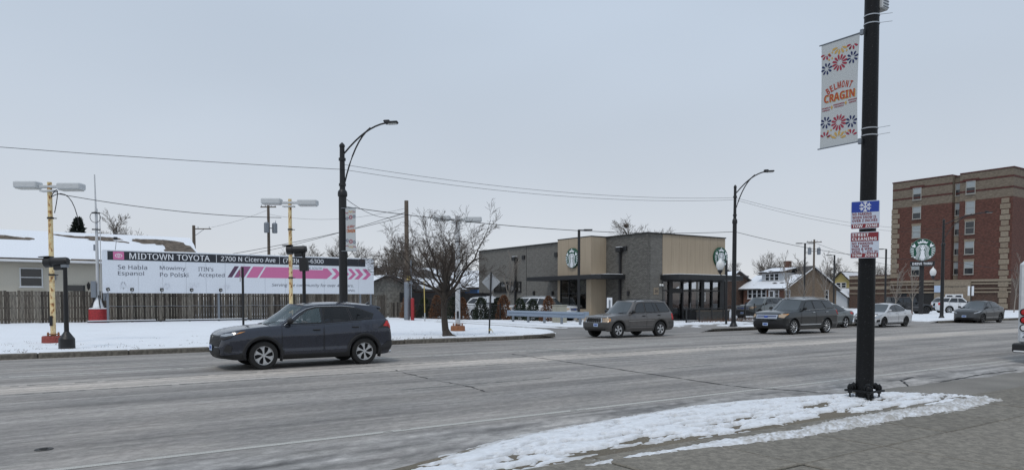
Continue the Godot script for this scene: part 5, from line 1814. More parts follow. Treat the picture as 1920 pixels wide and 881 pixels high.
func car(called: String, sp: Dictionary, label: String, at: Vector3, group := "", turn := 0.0) -> Node3D:
	var t := thing(called, label, sp.get("cat", "car"), at, turn, group)
	var c := CarShape.new()
	for k in ["L", "W", "sill", "cf", "cr", "nf", "nr", "top", "roof", "nose", "tail", "ax", "R", "Ra", "fx", "rx", "bow", "rbow", "wr", "wb", "crown"]:
		if sp.has(k):
			c.set(k, sp[k])
	var paint: Material = sp.paint
	var lower: Material = sp.get("lower", M.cladding)
	# --- body shell
	var xs := []
	for i in 19:
		var u := float(i) / 18.0
		xs.append(c.cf * (1.0 - pow(1.0 - pow(u * 0.9995, c.nf), 1.0 / c.nf)))
		xs.append(c.L - c.cr * (1.0 - pow(1.0 - pow(u * 0.9995, c.nr), 1.0 / c.nr)))
	for a in c.ax:
		for k in 17:
			xs.append(a - c.Ra * cos(PI * k / 16.0))
		xs.append(a - c.Ra - 0.002)
		xs.append(a + c.Ra + 0.002)
	var xx := 0.1
	while xx < c.L:
		xs.append(xx)
		xx += 0.1
	xs.sort()
	var cl := [xs[0]]
	for v in xs:
		if v - cl[-1] > 0.0015:
			cl.append(v)
	for s in [-1.0, 1.0]:
		var rows := []
		for x in cl:
			var yb: float = c.sill + 0.1 * exp(-x / 0.12) + 0.08 * exp(-(c.L - x) / 0.15)
			for a in c.ax:
				var d := absf(x - a)
				if d < c.Ra:
					yb = maxf(yb, c.R + sqrt(c.Ra * c.Ra - d * d))
			var yt := c.look(c.top, x)
			var row := []
			for k in 15:
				row.append(c.side(x, lerpf(yb, yt - 0.012, k / 14.0), s))
			var e := c.side(x, yt, s)
			for q in [0.985, 0.95, 0.85, 0.65, 0.4, 0.2, 0.0]:
				row.append(Vector3(e.x, yt + c.crown * 0.7 * (1.0 - q * q) * c.plan(x), e.z * q))
			if s < 0:
				row.reverse()
			rows.append(row)
		var mb := MB.new()
		mb.grid(rows)
		part("body_side", mb, paint, t)
	# --- cabin
	var wins := []
	for w in sp.windows:
		wins.append(pv(w))
	var hollow: bool = sp.get("hollow", false)
	var cab := MB.new()
	var NV := 64 if hollow else 30
	var NS := 22 if hollow else 10
	for s in [-1.0, 1.0]:
		for i in NV:
			for j in NS:
				var q := []
				for d in [[0, 0], [1, 0], [1, 1], [0, 1]]:
					var p := c.ring(float(i + d[0]) / NV, float(j + d[1]) / NS)
					q.append(Vector3(p.x, p.y, p.z * s))
				var open := false
				if hollow:
					var m: Vector3 = (q[0] + q[1] + q[2] + q[3]) / 4.0
					for w in wins:
						open = open or Geometry2D.is_point_in_polygon(Vector2(m.x + c.L / 2, m.y), w)
				if not open:
					if s > 0:
						cab.quad(q[0], q[1], q[2], q[3])
					else:
						cab.quad(q[3], q[2], q[1], q[0])
	for e in 2:
		for i in 20:
			for j in NS:
				var m := [(i + 0.5) / 10.0 - 1.0, (j + 0.5) / NS]
				if hollow and absf(m[0]) < 0.9 and m[1] > 0.08 and m[1] < 0.93:
					continue
				var q := []
				for d in [[0, 0], [1, 0], [1, 1], [0, 1]]:
					var a = (i + d[0]) / 10.0 - 1.0
					var b := float(j + d[1]) / NS
					q.append(c.screen(a, b) if e == 0 else c.back(a, b))
				if e == 0:
					cab.quad(q[0], q[1], q[2], q[3])
				else:
					cab.quad(q[3], q[2], q[1], q[0])
	var rr := []
	for i in 25:
		var row := []
		for j in 13:
			var q := j / 6.0 - 1.0
			var a := c.screen(q, 1.0)
			var b := c.back(q, 1.0)
			var x := lerpf(a.x, b.x, i / 24.0)
			var z := c.hw(1.0) * c.taper(x + c.L / 2) * q
			row.append(Vector3(x, c.look(c.roof, x + c.L / 2) + c.crown * (1.0 - q * q), z))
		rr.append(row)
	var rf := MB.new()
	rf.grid(rr)
	part("cabin_frame", cab, sp.get("cabin", paint), t)
	part("roof", rf, sp.get("cabin", paint), t)
	# --- glass
	for e in 2:
		var rows := []
		for j in 9:
			var r := []
			for i in 13:
				var q := (i / 6.0 - 1.0) * 0.9
				var s := 0.075 + j / 8.0 * 0.86
				r.append(c.screen(q, s, 0.006) if e == 0 else c.back(q, s, 0.006))
			rows.append(r)
		var g := MB.new()
		g.grid(rows)
		part("windscreen" if e == 0 else "rear_window", g, (M.clear if e == 0 else M.tint) if hollow else (M.screenglass if e == 0 else M.pane), t)
	for s in [-1.0, 1.0]:
		for w in wins.size():
			var gm: Material = (M.clear if w == 0 else M.tint) if hollow else M.pane
			part("window", drape(wins[w], func(p): return c.gh(p.x, p.y, s, 0.006)), gm, t)
			var trim := MB.new()
			outline(wins[w], func(p): return c.gh(p.x, p.y, s, 0.008), 0.03, trim)
			part("window_surround", trim, sp.get("surround", M.black), t)
	if sp.has("chrome_line"):
		for s in [-1.0, 1.0]:
			var ch := MB.new()
			var path := []
			for p in sp.chrome_line:
				var g: Vector3 = c.gh(p[0], p[1], s, 0.014)
				path.append(g)
			ch.tube(path, consts(0.009, path.size()), 5)
			part("chrome_strip", ch, M.chrome, t)
	# --- doors, drawn by their gaps
	for s in [-1.0, 1.0]:
		for d in sp.get("doors", []):
			var x0: float = d[0]
			var x1: float = d[1]
			var poly := PackedVector2Array([Vector2(x0, c.sill + 0.1)])
			var arch: float = c.ax[1]
			if x1 > arch - c.Ra:
				poly.append(Vector2(arch - c.Ra - 0.02 - sp.get("clad", 0.05), c.sill + 0.1))
				for k in 7:
					var a := PI - k * 0.22
					var p := Vector2(arch + cos(a) * (c.Ra + 0.02 + sp.get("clad", 0.05)), c.R + sin(a) * (c.Ra + 0.02 + sp.get("clad", 0.05)))
					if p.x < x1:
						poly.append(p)
			else:
				poly.append(Vector2(x1, c.sill + 0.1))
			poly.append(Vector2(x1, c.look(c.top, x1) - 0.03))
			var steps := 5
			for k in range(1, steps):
				var x := lerpf(x1, x0, float(k) / steps)
				poly.append(Vector2(x, c.look(c.top, x) - 0.03))
			poly.append(Vector2(x0, c.look(c.top, x0) - 0.03))
			var dp := part("door", drape(poly, func(p): return c.side(p.x, p.y, s, 0.007), 0.055), paint, t)
			var gap := MB.new()
			outline(poly, func(p): return c.side(p.x, p.y, s, 0.003), 0.012, gap)
			part("door_gap", gap, M.matte, dp)
			var hp := c.side(x1 - 0.17, d[2], s, 0.028)
			boxpart("handle", hp, Vector3(0.2, 0.035, 0.035), sp.get("handle", paint), dp, 0.012)
	# --- cladding round arches and along the sills
	for s in [-1.0, 1.0]:
		if sp.get("clad", 0.0) > 0.0:
			for a in c.ax:
				var rows := []
				for k in 21:
					var an := PI * (1.0 + 0.16 - 1.32 * k / 20.0)
					var r := []
					for q in [0.0, 0.3, 0.85, 1.0]:
						var rad: float = c.Ra - 0.005 + sp.clad * q
						var y: float = maxf(c.sill, c.R + sin(an) * rad)
						r.append(c.side(a + cos(an) * rad, y, s, 0.018 if q < 0.9 and q > 0.1 else 0.001 if q > 0.9 else -0.02))
					rows.append(r)
				var cld := MB.new()
				cld.grid(rows)
				part("wheel_arch", cld, lower, t)
		var rows2 := []
		for k in 24:
			var x := lerpf(c.ax[0] + c.Ra, c.ax[1] - c.Ra, k / 23.0)
			var sh: float = sp.get("sillh", 0.1)
			rows2.append([c.side(x, c.sill - 0.03, s, -0.05), c.side(x, c.sill, s, 0.01), c.side(x, c.sill + sh * 0.8, s, 0.014), c.side(x, c.sill + sh, s, 0.001)])
		var sl := MB.new()
		sl.grid(rows2)
		part("sill_cladding", sl, lower, t)
	for s in [-1.0, 1.0]:
		for a in c.ax:
			var lin_ := MB.new()
			var rows := []
			for k in 19:
				var an := PI * (1.15 - 1.3 * k / 18.0)
				var rad := c.Ra + 0.004
				var x: float = a + cos(an) * rad
				var y := c.R + sin(an) * rad
				var o := c.side(x, maxf(y, c.sill), s, -0.01)
				rows.append([o, Vector3(o.x, o.y, s * (c.W / 2 - 0.42))])
			lin_.grid(rows)
			part("wheel_well", lin_, M.matte, t)
	var ub := MB.new()
	ub.box(Vector3(0, (c.sill + 0.62) / 2 + 0.02, 0), Vector3(c.L - 0.5, 0.62 - c.sill, c.W - 0.62), 0.05)
	ub.box(Vector3(0, 0.76, 0), Vector3(c.L - 0.7, 0.16, c.W - 0.3), 0.05)
	ub.box(Vector3((c.ax[0] + c.Ra + c.ax[1] - c.Ra) / 2 - c.L / 2, c.sill + 0.06, 0), Vector3(c.ax[1] - c.ax[0] - 2 * c.Ra - 0.04, 0.14, c.W * 0.88), 0.03)
	for a in c.ax:
		ub.tube([Vector3(a - c.L / 2, c.R, -c.W * 0.42), Vector3(a - c.L / 2, c.R, c.W * 0.42)], [0.05, 0.05], 8)
	part("underbody", ub, M.matte, t)
	# --- front and rear
	for p in sp.get("front", []):
		part(p[0], drape(pv(p[2]), func(v): return c.front(v.x, v.y, p[3] if p.size() > 3 else 0.008), 0.09), p[1], t)
	for p in sp.get("rear", []):
		part(p[0], drape(pv(p[2]), func(v): return c.rear(v.x, v.y, 0.008), 0.09), p[1], t)
	for p in sp.get("sides", []):
		for s in [-1.0, 1.0]:
			part(p[0], drape(pv(p[2]), func(v): return c.side(v.x, v.y, s, p[3] if p.size() > 3 else 0.008), 0.08), p[1], t)
	for s in [-1.0, 1.0]:
		for h in sp.get("lamps", []):      # headlight on the nose
			var poly := PackedVector2Array()
			for v in h[1]:
				poly.append(Vector2(v[0] * s, v[1]))
			part(h[0], drape(poly, func(v): return c.front(v.x, v.y, 0.012), 0.07), h[2], t)
		for h in sp.get("tails", []):
			var poly := PackedVector2Array()
			for v in h[1]:
				poly.append(Vector2(v[0] * s, v[1]))
			part(h[0], drape(poly, func(v): return c.rear(v.x, v.y, 0.012), 0.07), h[2], t)
		var mp := c.gh(c.fx[0] + c.bow + sp.get("mx", 0.22), c.look(c.top, c.fx[0] + c.bow + 0.2) + 0.08, s, 0.0)
		var mi := MB.new()
		mi.box(mp + Vector3(0, 0.03, s * 0.16), Vector3(0.14, 0.15, 0.22), 0.05)
		mi.tube([mp + Vector3(0.02, -0.06, 0), mp + Vector3(0.0, -0.01, s * 0.13)], [0.035, 0.04], 6)
		part("door_mirror", mi, sp.get("mirror", M.black), t)
	# grille bars as real bars
	for g in sp.get("bars", []):      # [name, material, zf range, y range, count, vertical]
		var n: int = g[4]
		var mb := MB.new()
		for i in n:
			var f := (i + 0.5) / n
			if g[5]:
				var z := lerpf(g[2][0], g[2][1], f)
				mb.tube([c.front(z, g[3][0], 0.012), c.front(z, g[3][1], 0.012)], [g[6], g[6]], 5)
			else:
				var y := lerpf(g[3][0], g[3][1], f)
				var path := []
				for k in 9:
					path.append(c.front(lerpf(g[2][0], g[2][1], k / 8.0), y, 0.012))
				mb.tube(path, consts(g[6], 9), 5)
		part(g[0], mb, g[1], t)
	var py: float = sp.get("plate", 0.45)
	if py > 0.0:
		var fp := c.front(sp.get("platez", 0.0), py, 0.03)
		var pl := boxpart("licence_plate", fp, Vector3(0.012, 0.15, 0.31), M.plate, t, 0.003)
		boxpart("plate_print", Vector3(-0.008, 0.005, 0), Vector3(0.004, 0.06, 0.2), M.plateblue, pl)
		boxpart("plate_bracket", fp + Vector3(0.05, 0, 0), Vector3(0.1, 0.13, 0.28), M.black, t)
	boxpart("licence_plate", c.rear(0.0, sp.get("rplate", 0.75), 0.012), Vector3(0.012, 0.15, 0.31), M.plate, t, 0.003)
	# --- wheels
	var ms := make_wheel(c.R, sp.get("tw", 0.22), c.R * sp.get("rimk", 0.66), sp.get("wheel", 1), sp.get("rim", M.rim))
	for s in [-1.0, 1.0]:
		for a in c.ax:
			var w := Node3D.new()
			w.name = "wheel"
			t.add_child(w, true)
			w.position = Vector3(a - c.L / 2, c.R, s * (c.W / 2 - 0.035))
			if s < 0:
				w.rotation.y = PI
			w.rotation.z = 0.4 * a * s
			for k in 3:
				piece(["tyre", "brake_disc", "rim"][k], ms[k], w)
	# roof rails
	if sp.has("rails"):
		for s in [-1.0, 1.0]:
			var path := []
			for k in 9:
				var x: float = lerpf(sp.rails[0], sp.rails[1], k / 8.0)
				var lift := 0.075 if k > 0 and k < 8 else 0.0
				path.append(Vector3(x - c.L / 2, c.look(c.roof, x) + lift, s * c.hw(1.0) * 0.93))
			var mb := MB.new()
			mb.tube(path, consts(0.017, 9), 6)
			part("roof_rail", mb, sp.get("railm", M.black), t)
	if hollow:
		cabin_inside(c, t)
	return t

func cabin_inside(c: CarShape, t: Node3D) -> void:
	var o := -c.L / 2
	boxpart("cabin_floor", Vector3(o + 2.7, 0.66, 0), Vector3(3.0, 0.06, 1.4), M.interior, t)
	var ds := MB.new()
	ds.box(Vector3(o + 1.72, 0.98, 0), Vector3(0.42, 0.26, 1.42), 0.06)
	part("dashboard", ds, M.interior, t)
	for z in [-0.37, 0.37]:
		for x in [2.55, 3.4]:
			var s := MB.new()
			s.box(Vector3(o + x - 0.2, 0.8, z), Vector3(0.52, 0.16, 0.5), 0.06)
			s.box(Vector3(o + x + 0.1, 1.08, z), Vector3(0.14, 0.62, 0.48), 0.06, Basis(Vector3(0, 0, 1), -0.2))
			s.box(Vector3(o + x + 0.18, 1.45, z), Vector3(0.09, 0.17, 0.25), 0.04, Basis(Vector3(0, 0, 1), -0.15))
			part("seat", s, M.interior, t)
	var sw := MB.new()
	var b := Transform3D(Basis(Vector3(0, 0, 1), PI / 2 - 0.4), Vector3(o + 1.98, 1.08, 0.37))
	for i in 16:
		var p := []
		for k in 2:
			var a := TAU * (i + k) / 16
			p.append(b * Vector3(cos(a) * 0.18, 0, sin(a) * 0.18))
		sw.tube(p, [0.016, 0.016], 5, false)
	sw.tube([b * Vector3(-0.17, 0, 0), b * Vector3(0.17, 0, 0)], [0.018, 0.018], 5)
	part("steering_wheel", sw, M.matte, t)
	for s in [-1.0, 1.0]:
		boxpart("door_lining", Vector3(o + 2.7, 0.85, s * 0.78), Vector3(2.6, 0.5, 0.05), M.interior, t, 0.02)

# ------------------------------------------------------------------ a figure as one skin round tapered bones
func blob(mb: MB, bones: Array, cell: float, k: float) -> void:
	var lo := Vector3.INF
	var hi := -Vector3.INF
	for b in bones:
		for e in 2:
			var r: float = b[2 + e] + cell * 2
			lo = lo.min(b[e] - Vector3.ONE * r)
			hi = hi.max(b[e] + Vector3.ONE * r)
	var n := Vector3i(((hi - lo) / cell).ceil()) + Vector3i.ONE
	var field := PackedFloat32Array()
	field.resize(n.x * n.y * n.z)
	field.fill(1.0)
	for b in bones:
		var a: Vector3 = b[0]
		var d: Vector3 = b[1] - a
		var dd := maxf(d.length_squared(), 1e-8)
		var rm: float = maxf(b[2], b[3]) + cell * 2 + k
		var p0 := Vector3i(((a.min(b[1]) - Vector3.ONE * rm - lo) / cell).floor()).clamp(Vector3i.ZERO, n - Vector3i.ONE)
		var p1 := Vector3i(((a.max(b[1]) + Vector3.ONE * rm - lo) / cell).ceil()).clamp(Vector3i.ZERO, n - Vector3i.ONE)
		for z in range(p0.z, p1.z + 1):
			for y in range(p0.y, p1.y + 1):
				for x in range(p0.x, p1.x + 1):
					var p := lo + Vector3(x, y, z) * cell
					var t := clampf((p - a).dot(d) / dd, 0.0, 1.0)
					var v: float = p.distance_to(a + d * t) - lerpf(b[2], b[3], t)
					var i := (z * n.y + y) * n.x + x
					var f := field[i]
					var h := maxf(k - absf(f - v), 0.0) / k
					field[i] = minf(f, v) - h * h * k * 0.25
	var id := {}
	var base := mb.V.size()
	for z in n.z - 1:
		for y in n.y - 1:
			for x in n.x - 1:
				var sum := Vector3.ZERO
				var cnt := 0
				var vs := []
				for c in 8:
					vs.append(field[((z + (c >> 2)) * n.y + y + ((c >> 1) & 1)) * n.x + x + (c & 1)])
				for e in [[0, 1], [2, 3], [4, 5], [6, 7], [0, 2], [1, 3], [4, 6], [5, 7], [0, 4], [1, 5], [2, 6], [3, 7]]:
					var v0: float = vs[e[0]]
					var v1: float = vs[e[1]]
					if (v0 < 0.0) != (v1 < 0.0):
						var t := v0 / (v0 - v1)
						var q0 := Vector3(e[0] & 1, (e[0] >> 1) & 1, e[0] >> 2)
						var q1 := Vector3(e[1] & 1, (e[1] >> 1) & 1, e[1] >> 2)
						sum += q0.lerp(q1, t)
						cnt += 1
				if cnt:
					id[Vector3i(x, y, z)] = mb.V.size()
					mb.V.append(lo + (Vector3(x, y, z) + sum / cnt) * cell)
	for key in id:
		var q: Vector3i = key
		for ax in 3:
			var u := Vector3i.ZERO
			u[ax] = 1
			var i0 := (q.z * n.y + q.y) * n.x + q.x
			var q1 := q + u
			var i1 := (q1.z * n.y + q1.y) * n.x + q1.x
			if (field[i0] < 0.0) == (field[i1] < 0.0):
				continue
			var s := Vector3i.ZERO
			var w := Vector3i.ZERO
			s[(ax + 1) % 3] = 1
			w[(ax + 2) % 3] = 1
			if not (id.has(q - s) and id.has(q - w) and id.has(q - s - w)):
				continue
			var a: int = id[q]
			var b: int = id[q - s]
			var c: int = id[q - s - w]
			var d: int = id[q - w]
			if field[i0] < 0.0:
				mb.I.append_array([a, c, b, a, d, c])
			else:
				mb.I.append_array([a, b, c, a, c, d])

func driver(at: Vector3) -> void:
	# seated, facing -x, hands on the wheel
	var t := thing("person", "driver in a blue jacket inside the dark grey car, hands on the wheel", "person", at)
	var hip := Vector3(0.0, 0.12, 0)
	var chest := Vector3(0.13, 0.45, 0)
	var neck := Vector3(0.13, 0.6, 0)
	var head := Vector3(0.1, 0.76, 0)
	var skin := MB.new()
	var bones := [[neck, head + Vector3(0, -0.04, 0), 0.055, 0.06], [head + Vector3(0, 0.03, 0), head + Vector3(0, -0.03, 0), 0.095, 0.075], [head + Vector3(-0.05, -0.08, 0), head + Vector3(-0.03, -0.06, 0), 0.04, 0.05], [head + Vector3(-0.09, -0.0, 0), head + Vector3(-0.105, -0.025, 0), 0.014, 0.018]]
	for s in [-1, 1]:
		bones.append([head + Vector3(0.015, -0.005, s * 0.088), head + Vector3(0.015, -0.03, s * 0.086), 0.02, 0.014])
		var wr := Vector3(-0.42, 0.47, s * 0.15)
		bones.append([Vector3(-0.33, 0.43, s * 0.16), wr, 0.036, 0.028])
		bones.append([wr, wr + Vector3(-0.07, 0.03, -s * 0.01), 0.03, 0.032])
		for f in 4:
			var k := wr + Vector3(-0.085, 0.04 - 0.018 * f, -s * (0.012 + 0.006 * f))
			bones.append([k, k + Vector3(-0.025, 0.015, -s * 0.028), 0.011, 0.01])
			bones.append([k + Vector3(-0.025, 0.015, -s * 0.028), k + Vector3(0.0, 0.0, -s * 0.045), 0.01, 0.009])
		bones.append([wr + Vector3(-0.03, 0.03, -s * 0.02), wr + Vector3(-0.065, 0.06, -s * 0.04), 0.013, 0.01])
	var cl := [[hip, chest, 0.15, 0.16], [hip + Vector3(0, 0, -0.09), hip + Vector3(0, 0, 0.09), 0.13, 0.13], [chest, neck, 0.13, 0.065]]
	for s in [-1, 1]:
		var sh := Vector3(0.12, 0.5, s * 0.19)
		var el := Vector3(-0.1, 0.3, s * 0.25)
		cl.append([chest, sh, 0.12, 0.085])
		cl.append([sh, el, 0.075, 0.055])
		cl.append([el, Vector3(-0.36, 0.44, s * 0.165), 0.055, 0.042])
		var kn := Vector3(-0.45, 0.2, s * 0.12)
		cl.append([hip + Vector3(0, -0.02, s * 0.09), kn, 0.095, 0.065])
		cl.append([kn, Vector3(-0.6, -0.2, s * 0.11), 0.06, 0.045])
	blob(skin, bones, 0.011, 0.02)
	var body := part("body", skin, M.skin, t)
	var jk := MB.new()
	blob(jk, cl, 0.022, 0.05)
	part("jacket", jk, M.jacket, body)
	var hr := MB.new()
	blob(hr, [[head + Vector3(0.02, 0.07, 0), head + Vector3(0.05, -0.02, 0), 0.085, 0.085]], 0.014, 0.02)
	part("hair", hr, M.hair, body)
	var ey := MB.new()
	for s in [-1, 1]:
		ey.ball(head + Vector3(-0.088, 0.01, s * 0.034), Vector3(0.01, 0.008, 0.013), 8)
	part("eyes", ey, M.hair, body)

# ------------------------------------------------------------------ trees and shrubs
func grow(big: MB, fine: MB, p: Vector3, d: Vector3, len: float, r: float, lv: int, rng: RandomNumberGenerator, s: Dictionary) -> void:
	var n: int = 4 if lv <= 1 else 3
	var path := [p]
	var rad := [r]
	var dirs := [d]
	for i in n:
		d = (d + Vector3(rng.randf_range(-1, 1), rng.randf_range(-1, 1), rng.randf_range(-1, 1)) * s.wob + Vector3(0, s.up, 0)).normalized()
		p += d * len / n
		path.append(p)
		rad.append(maxf(s.tip, r * (1.0 - 0.6 * (i + 1.0) / n)))
		dirs.append(d)
	(big if lv <= 1 else fine).tube(path, rad, 7 if lv == 0 else 5 if lv == 1 else 3, false)
	if lv >= s.kids.size():
		return
	var kids: int = s.kids[lv]
	for i in kids:
		var t: float = lerpf(s.start, 1.0, (i + rng.randf()) / kids)
		var k := mini(n - 1, int(t * n))
		var q: Vector3 = path[k].lerp(path[k + 1], t * n - k)
		var ax: Vector3 = dirs[k + 1].cross(Vector3(rng.randf_range(-1, 1), rng.randf_range(-1, 1), rng.randf_range(-1, 1))).normalized()
		if ax.length() < 0.5:
			continue
		var nd: Vector3 = dirs[k + 1].rotated(ax, s.ang * rng.randf_range(0.6, 1.25))
		grow(big, fine, q, nd, len * s.lr * rng.randf_range(0.7, 1.15) * (1.15 - 0.45 * t), maxf(s.tip, rad[k] * 0.55), lv + 1, rng, s)

func bare_tree(called: String, label: String, at: Vector3, h: float, r: float, sd: int, s: Dictionary, bark: Material, twig: Material, group := "") -> Node3D:
	var t := thing(called, label, "tree", at, 0.0, group)
	var rng := RandomNumberGenerator.new()
	rng.seed = sd
	var big := MB.new()
	var fine := MB.new()
	grow(big, fine, Vector3.ZERO, Vector3.UP, h, r, 0, rng, s)
	part("trunk", big, bark, t)
	part("crown", fine, twig, t)
	return t

func street_tree() -> void:
	# low forked, vase shaped, seen against the drive-through
	var t := thing("bare_tree", "leafless low forked tree in the snow by the kerb, left of the diamond sign", "tree", Vector3(14.15, 0.1, -26.4))
	var rng := RandomNumberGenerator.new()
	rng.seed = 11
	var big := MB.new()
	var fine := MB.new()
	big.tube([Vector3(0.16, -0.05, 0.08), Vector3(0.08, 0.1, 0.02), Vector3(0.0, 0.4, 0), Vector3(-0.07, 1.1, 0), Vector3(-0.05, 1.7, 0), Vector3(0.0, 1.95, 0)], [0.3, 0.2, 0.145, 0.125, 0.135, 0.15], 12)
	for a in [[0.25, 0.12, 0.55, 0.35], [-0.15, 0.2, -0.35, 0.4], [0.3, -0.1, 0.75, -0.1]]:
		big.tube([Vector3(a[0] * 0.3, 0.25, a[1] * 0.3), Vector3(a[0], 0.08, a[1]), Vector3(a[2], -0.02, a[3])], [0.12, 0.1, 0.05], 8)
	# limb ends: across the view, height, depth, radius, sag of the middle
	for l in [[-3.2, 3.9, 0.3, 0.05, -0.25], [-2.7, 4.8, -0.8, 0.055, -0.35], [-1.8, 5.35, 0.7, 0.06, -0.2], [-1.0, 5.5, -0.6, 0.06, 0.0], [-0.1, 5.5, 0.5, 0.05, 0.0], [0.6, 5.3, -0.8, 0.07, 0.1], [1.3, 5.35, 0.6, 0.06, -0.3], [2.35, 5.75, -0.3, 0.085, -0.55], [-3.1, 3.2, -0.9, 0.045, 0.1], [1.9, 3.3, 0.9, 0.045, -0.3], [0.1, 4.6, -1.9, 0.05, 0.0], [-0.5, 4.6, 1.9, 0.05, 0.0], [-2.1, 4.4, 1.4, 0.05, -0.2], [1.6, 4.5, -1.6, 0.05, -0.3]]:
		var e := RT * float(l[0]) * 0.86 + FW * float(l[2]) + Vector3(0, 1.65 + (l[1] - 1.65) * 0.82, 0)
		var b := Vector3(0, 1.65 + rng.randf() * 0.3, 0)
		var m := b.lerp(e, 0.5) + Vector3(0, l[4], 0)
		var path := []
		var rad := []
		for k in 11:
			var u := k / 10.0
			path.append(b.lerp(m, u).lerp(m.lerp(e, u), u) + Vector3(rng.randf_range(-1, 1), rng.randf_range(-1, 1), rng.randf_range(-1, 1)) * 0.055 * minf(u * 3.0, 1.0))
			rad.append(maxf(0.008, l[3] * (1.02 - u)))
		big.tube(path, rad, 6, false)
		for k in 13:
			var u := 0.3 + 0.7 * (k + rng.randf()) / 13.0
			var i := mini(9, int(u * 10))
			var q: Vector3 = path[i].lerp(path[i + 1], u * 10 - i)
			var d: Vector3 = (path[i + 1] - path[i]).normalized()
			var ax := d.cross(Vector3(rng.randf_range(-1, 1), rng.randf_range(-1, 1), rng.randf_range(-1, 1))).normalized()
			var sd := {"wob": 0.24, "up": 0.0 if l[0] < -1.5 else 0.05, "kids": [0, 0, 5, 4], "ang": 0.75, "lr": 0.55, "start": 0.15, "tip": 0.0052}
			grow(big, fine, q, d.rotated(ax, 0.75 * rng.randf_range(0.6, 1.25)), rng.randf_range(0.5, 1.15) * (0.75 + 0.25 * u), rad[i] * 0.42 + 0.003, 2, rng, sd)
	part("trunk", big, M.bark, t)
	part("crown", fine, M.twig, t)
	# tangle of young shoots at the fork
	var sh := MB.new()
	for k in 60:
		var p := Vector3(rng.randf_range(-0.2, 0.2), rng.randf_range(1.1, 2.2), rng.randf_range(-0.2, 0.2))
		var d := Vector3(rng.randf_range(-1, 1), rng.randf_range(-0.5, 0.9), rng.randf_range(-1, 1)).normalized()
		sh.tube([p, p + d * 0.35 + Vector3(0, 0.05, 0), p + d * rng.randf_range(0.5, 0.95) + Vector3(0, -0.1, 0)], [0.011, 0.008, 0.005], 3, false)
	part("shoots", sh, M.twig, t)

func shrub_proto(called: String, label: String, at: Vector3, h: float, r: float, m: Material, sd: int, group: String, cone := 0.5, n := 1700) -> Node3D:
	var t := thing(called, label, "shrub" if called != "conifer" else "tree", at, 0.0, group)
	var rng := RandomNumberGenerator.new()
	rng.seed = sd
	var st := MB.new()
	st.tube([Vector3.ZERO, Vector3(0, h * 0.85, 0)], [0.04, 0.01], 5)
	part("stem", st, M.bark, t)
	var mb := MB.new()
	for i in n:
		var y := pow(rng.randf(), 1.25)
		var a := rng.randf() * TAU
		var lump := 0.78 + 0.34 * n2.get_noise_3d(cos(a) * 6.0 + sd, y * 14.0, sin(a) * 6.0)
		var rr := r * lump * pow(1.0 - y, cone) * sqrt(rng.randf_range(0.25, 1.0))
		var p := Vector3(cos(a) * rr, 0.06 + y * h * 0.97, sin(a) * rr)
		var d := Vector3(cos(a) * 0.6 + rng.randf_range(-0.4, 0.4), rng.randf_range(0.1, 1.1), sin(a) * 0.6 + rng.randf_range(-0.4, 0.4)).normalized()
		var s := d.cross(Vector3(rng.randf_range(-1, 1), rng.randf_range(-1, 1), rng.randf_range(-1, 1))).normalized()
		var L := rng.randf_range(0.1, 0.2) * (0.6 + h * 0.2)
		mb.quad(p, p + d * L * 0.5 + s * L * 0.22, p + d * L, p + d * L * 0.5 - s * L * 0.22)
	part("foliage", mb, m, t)
	return t

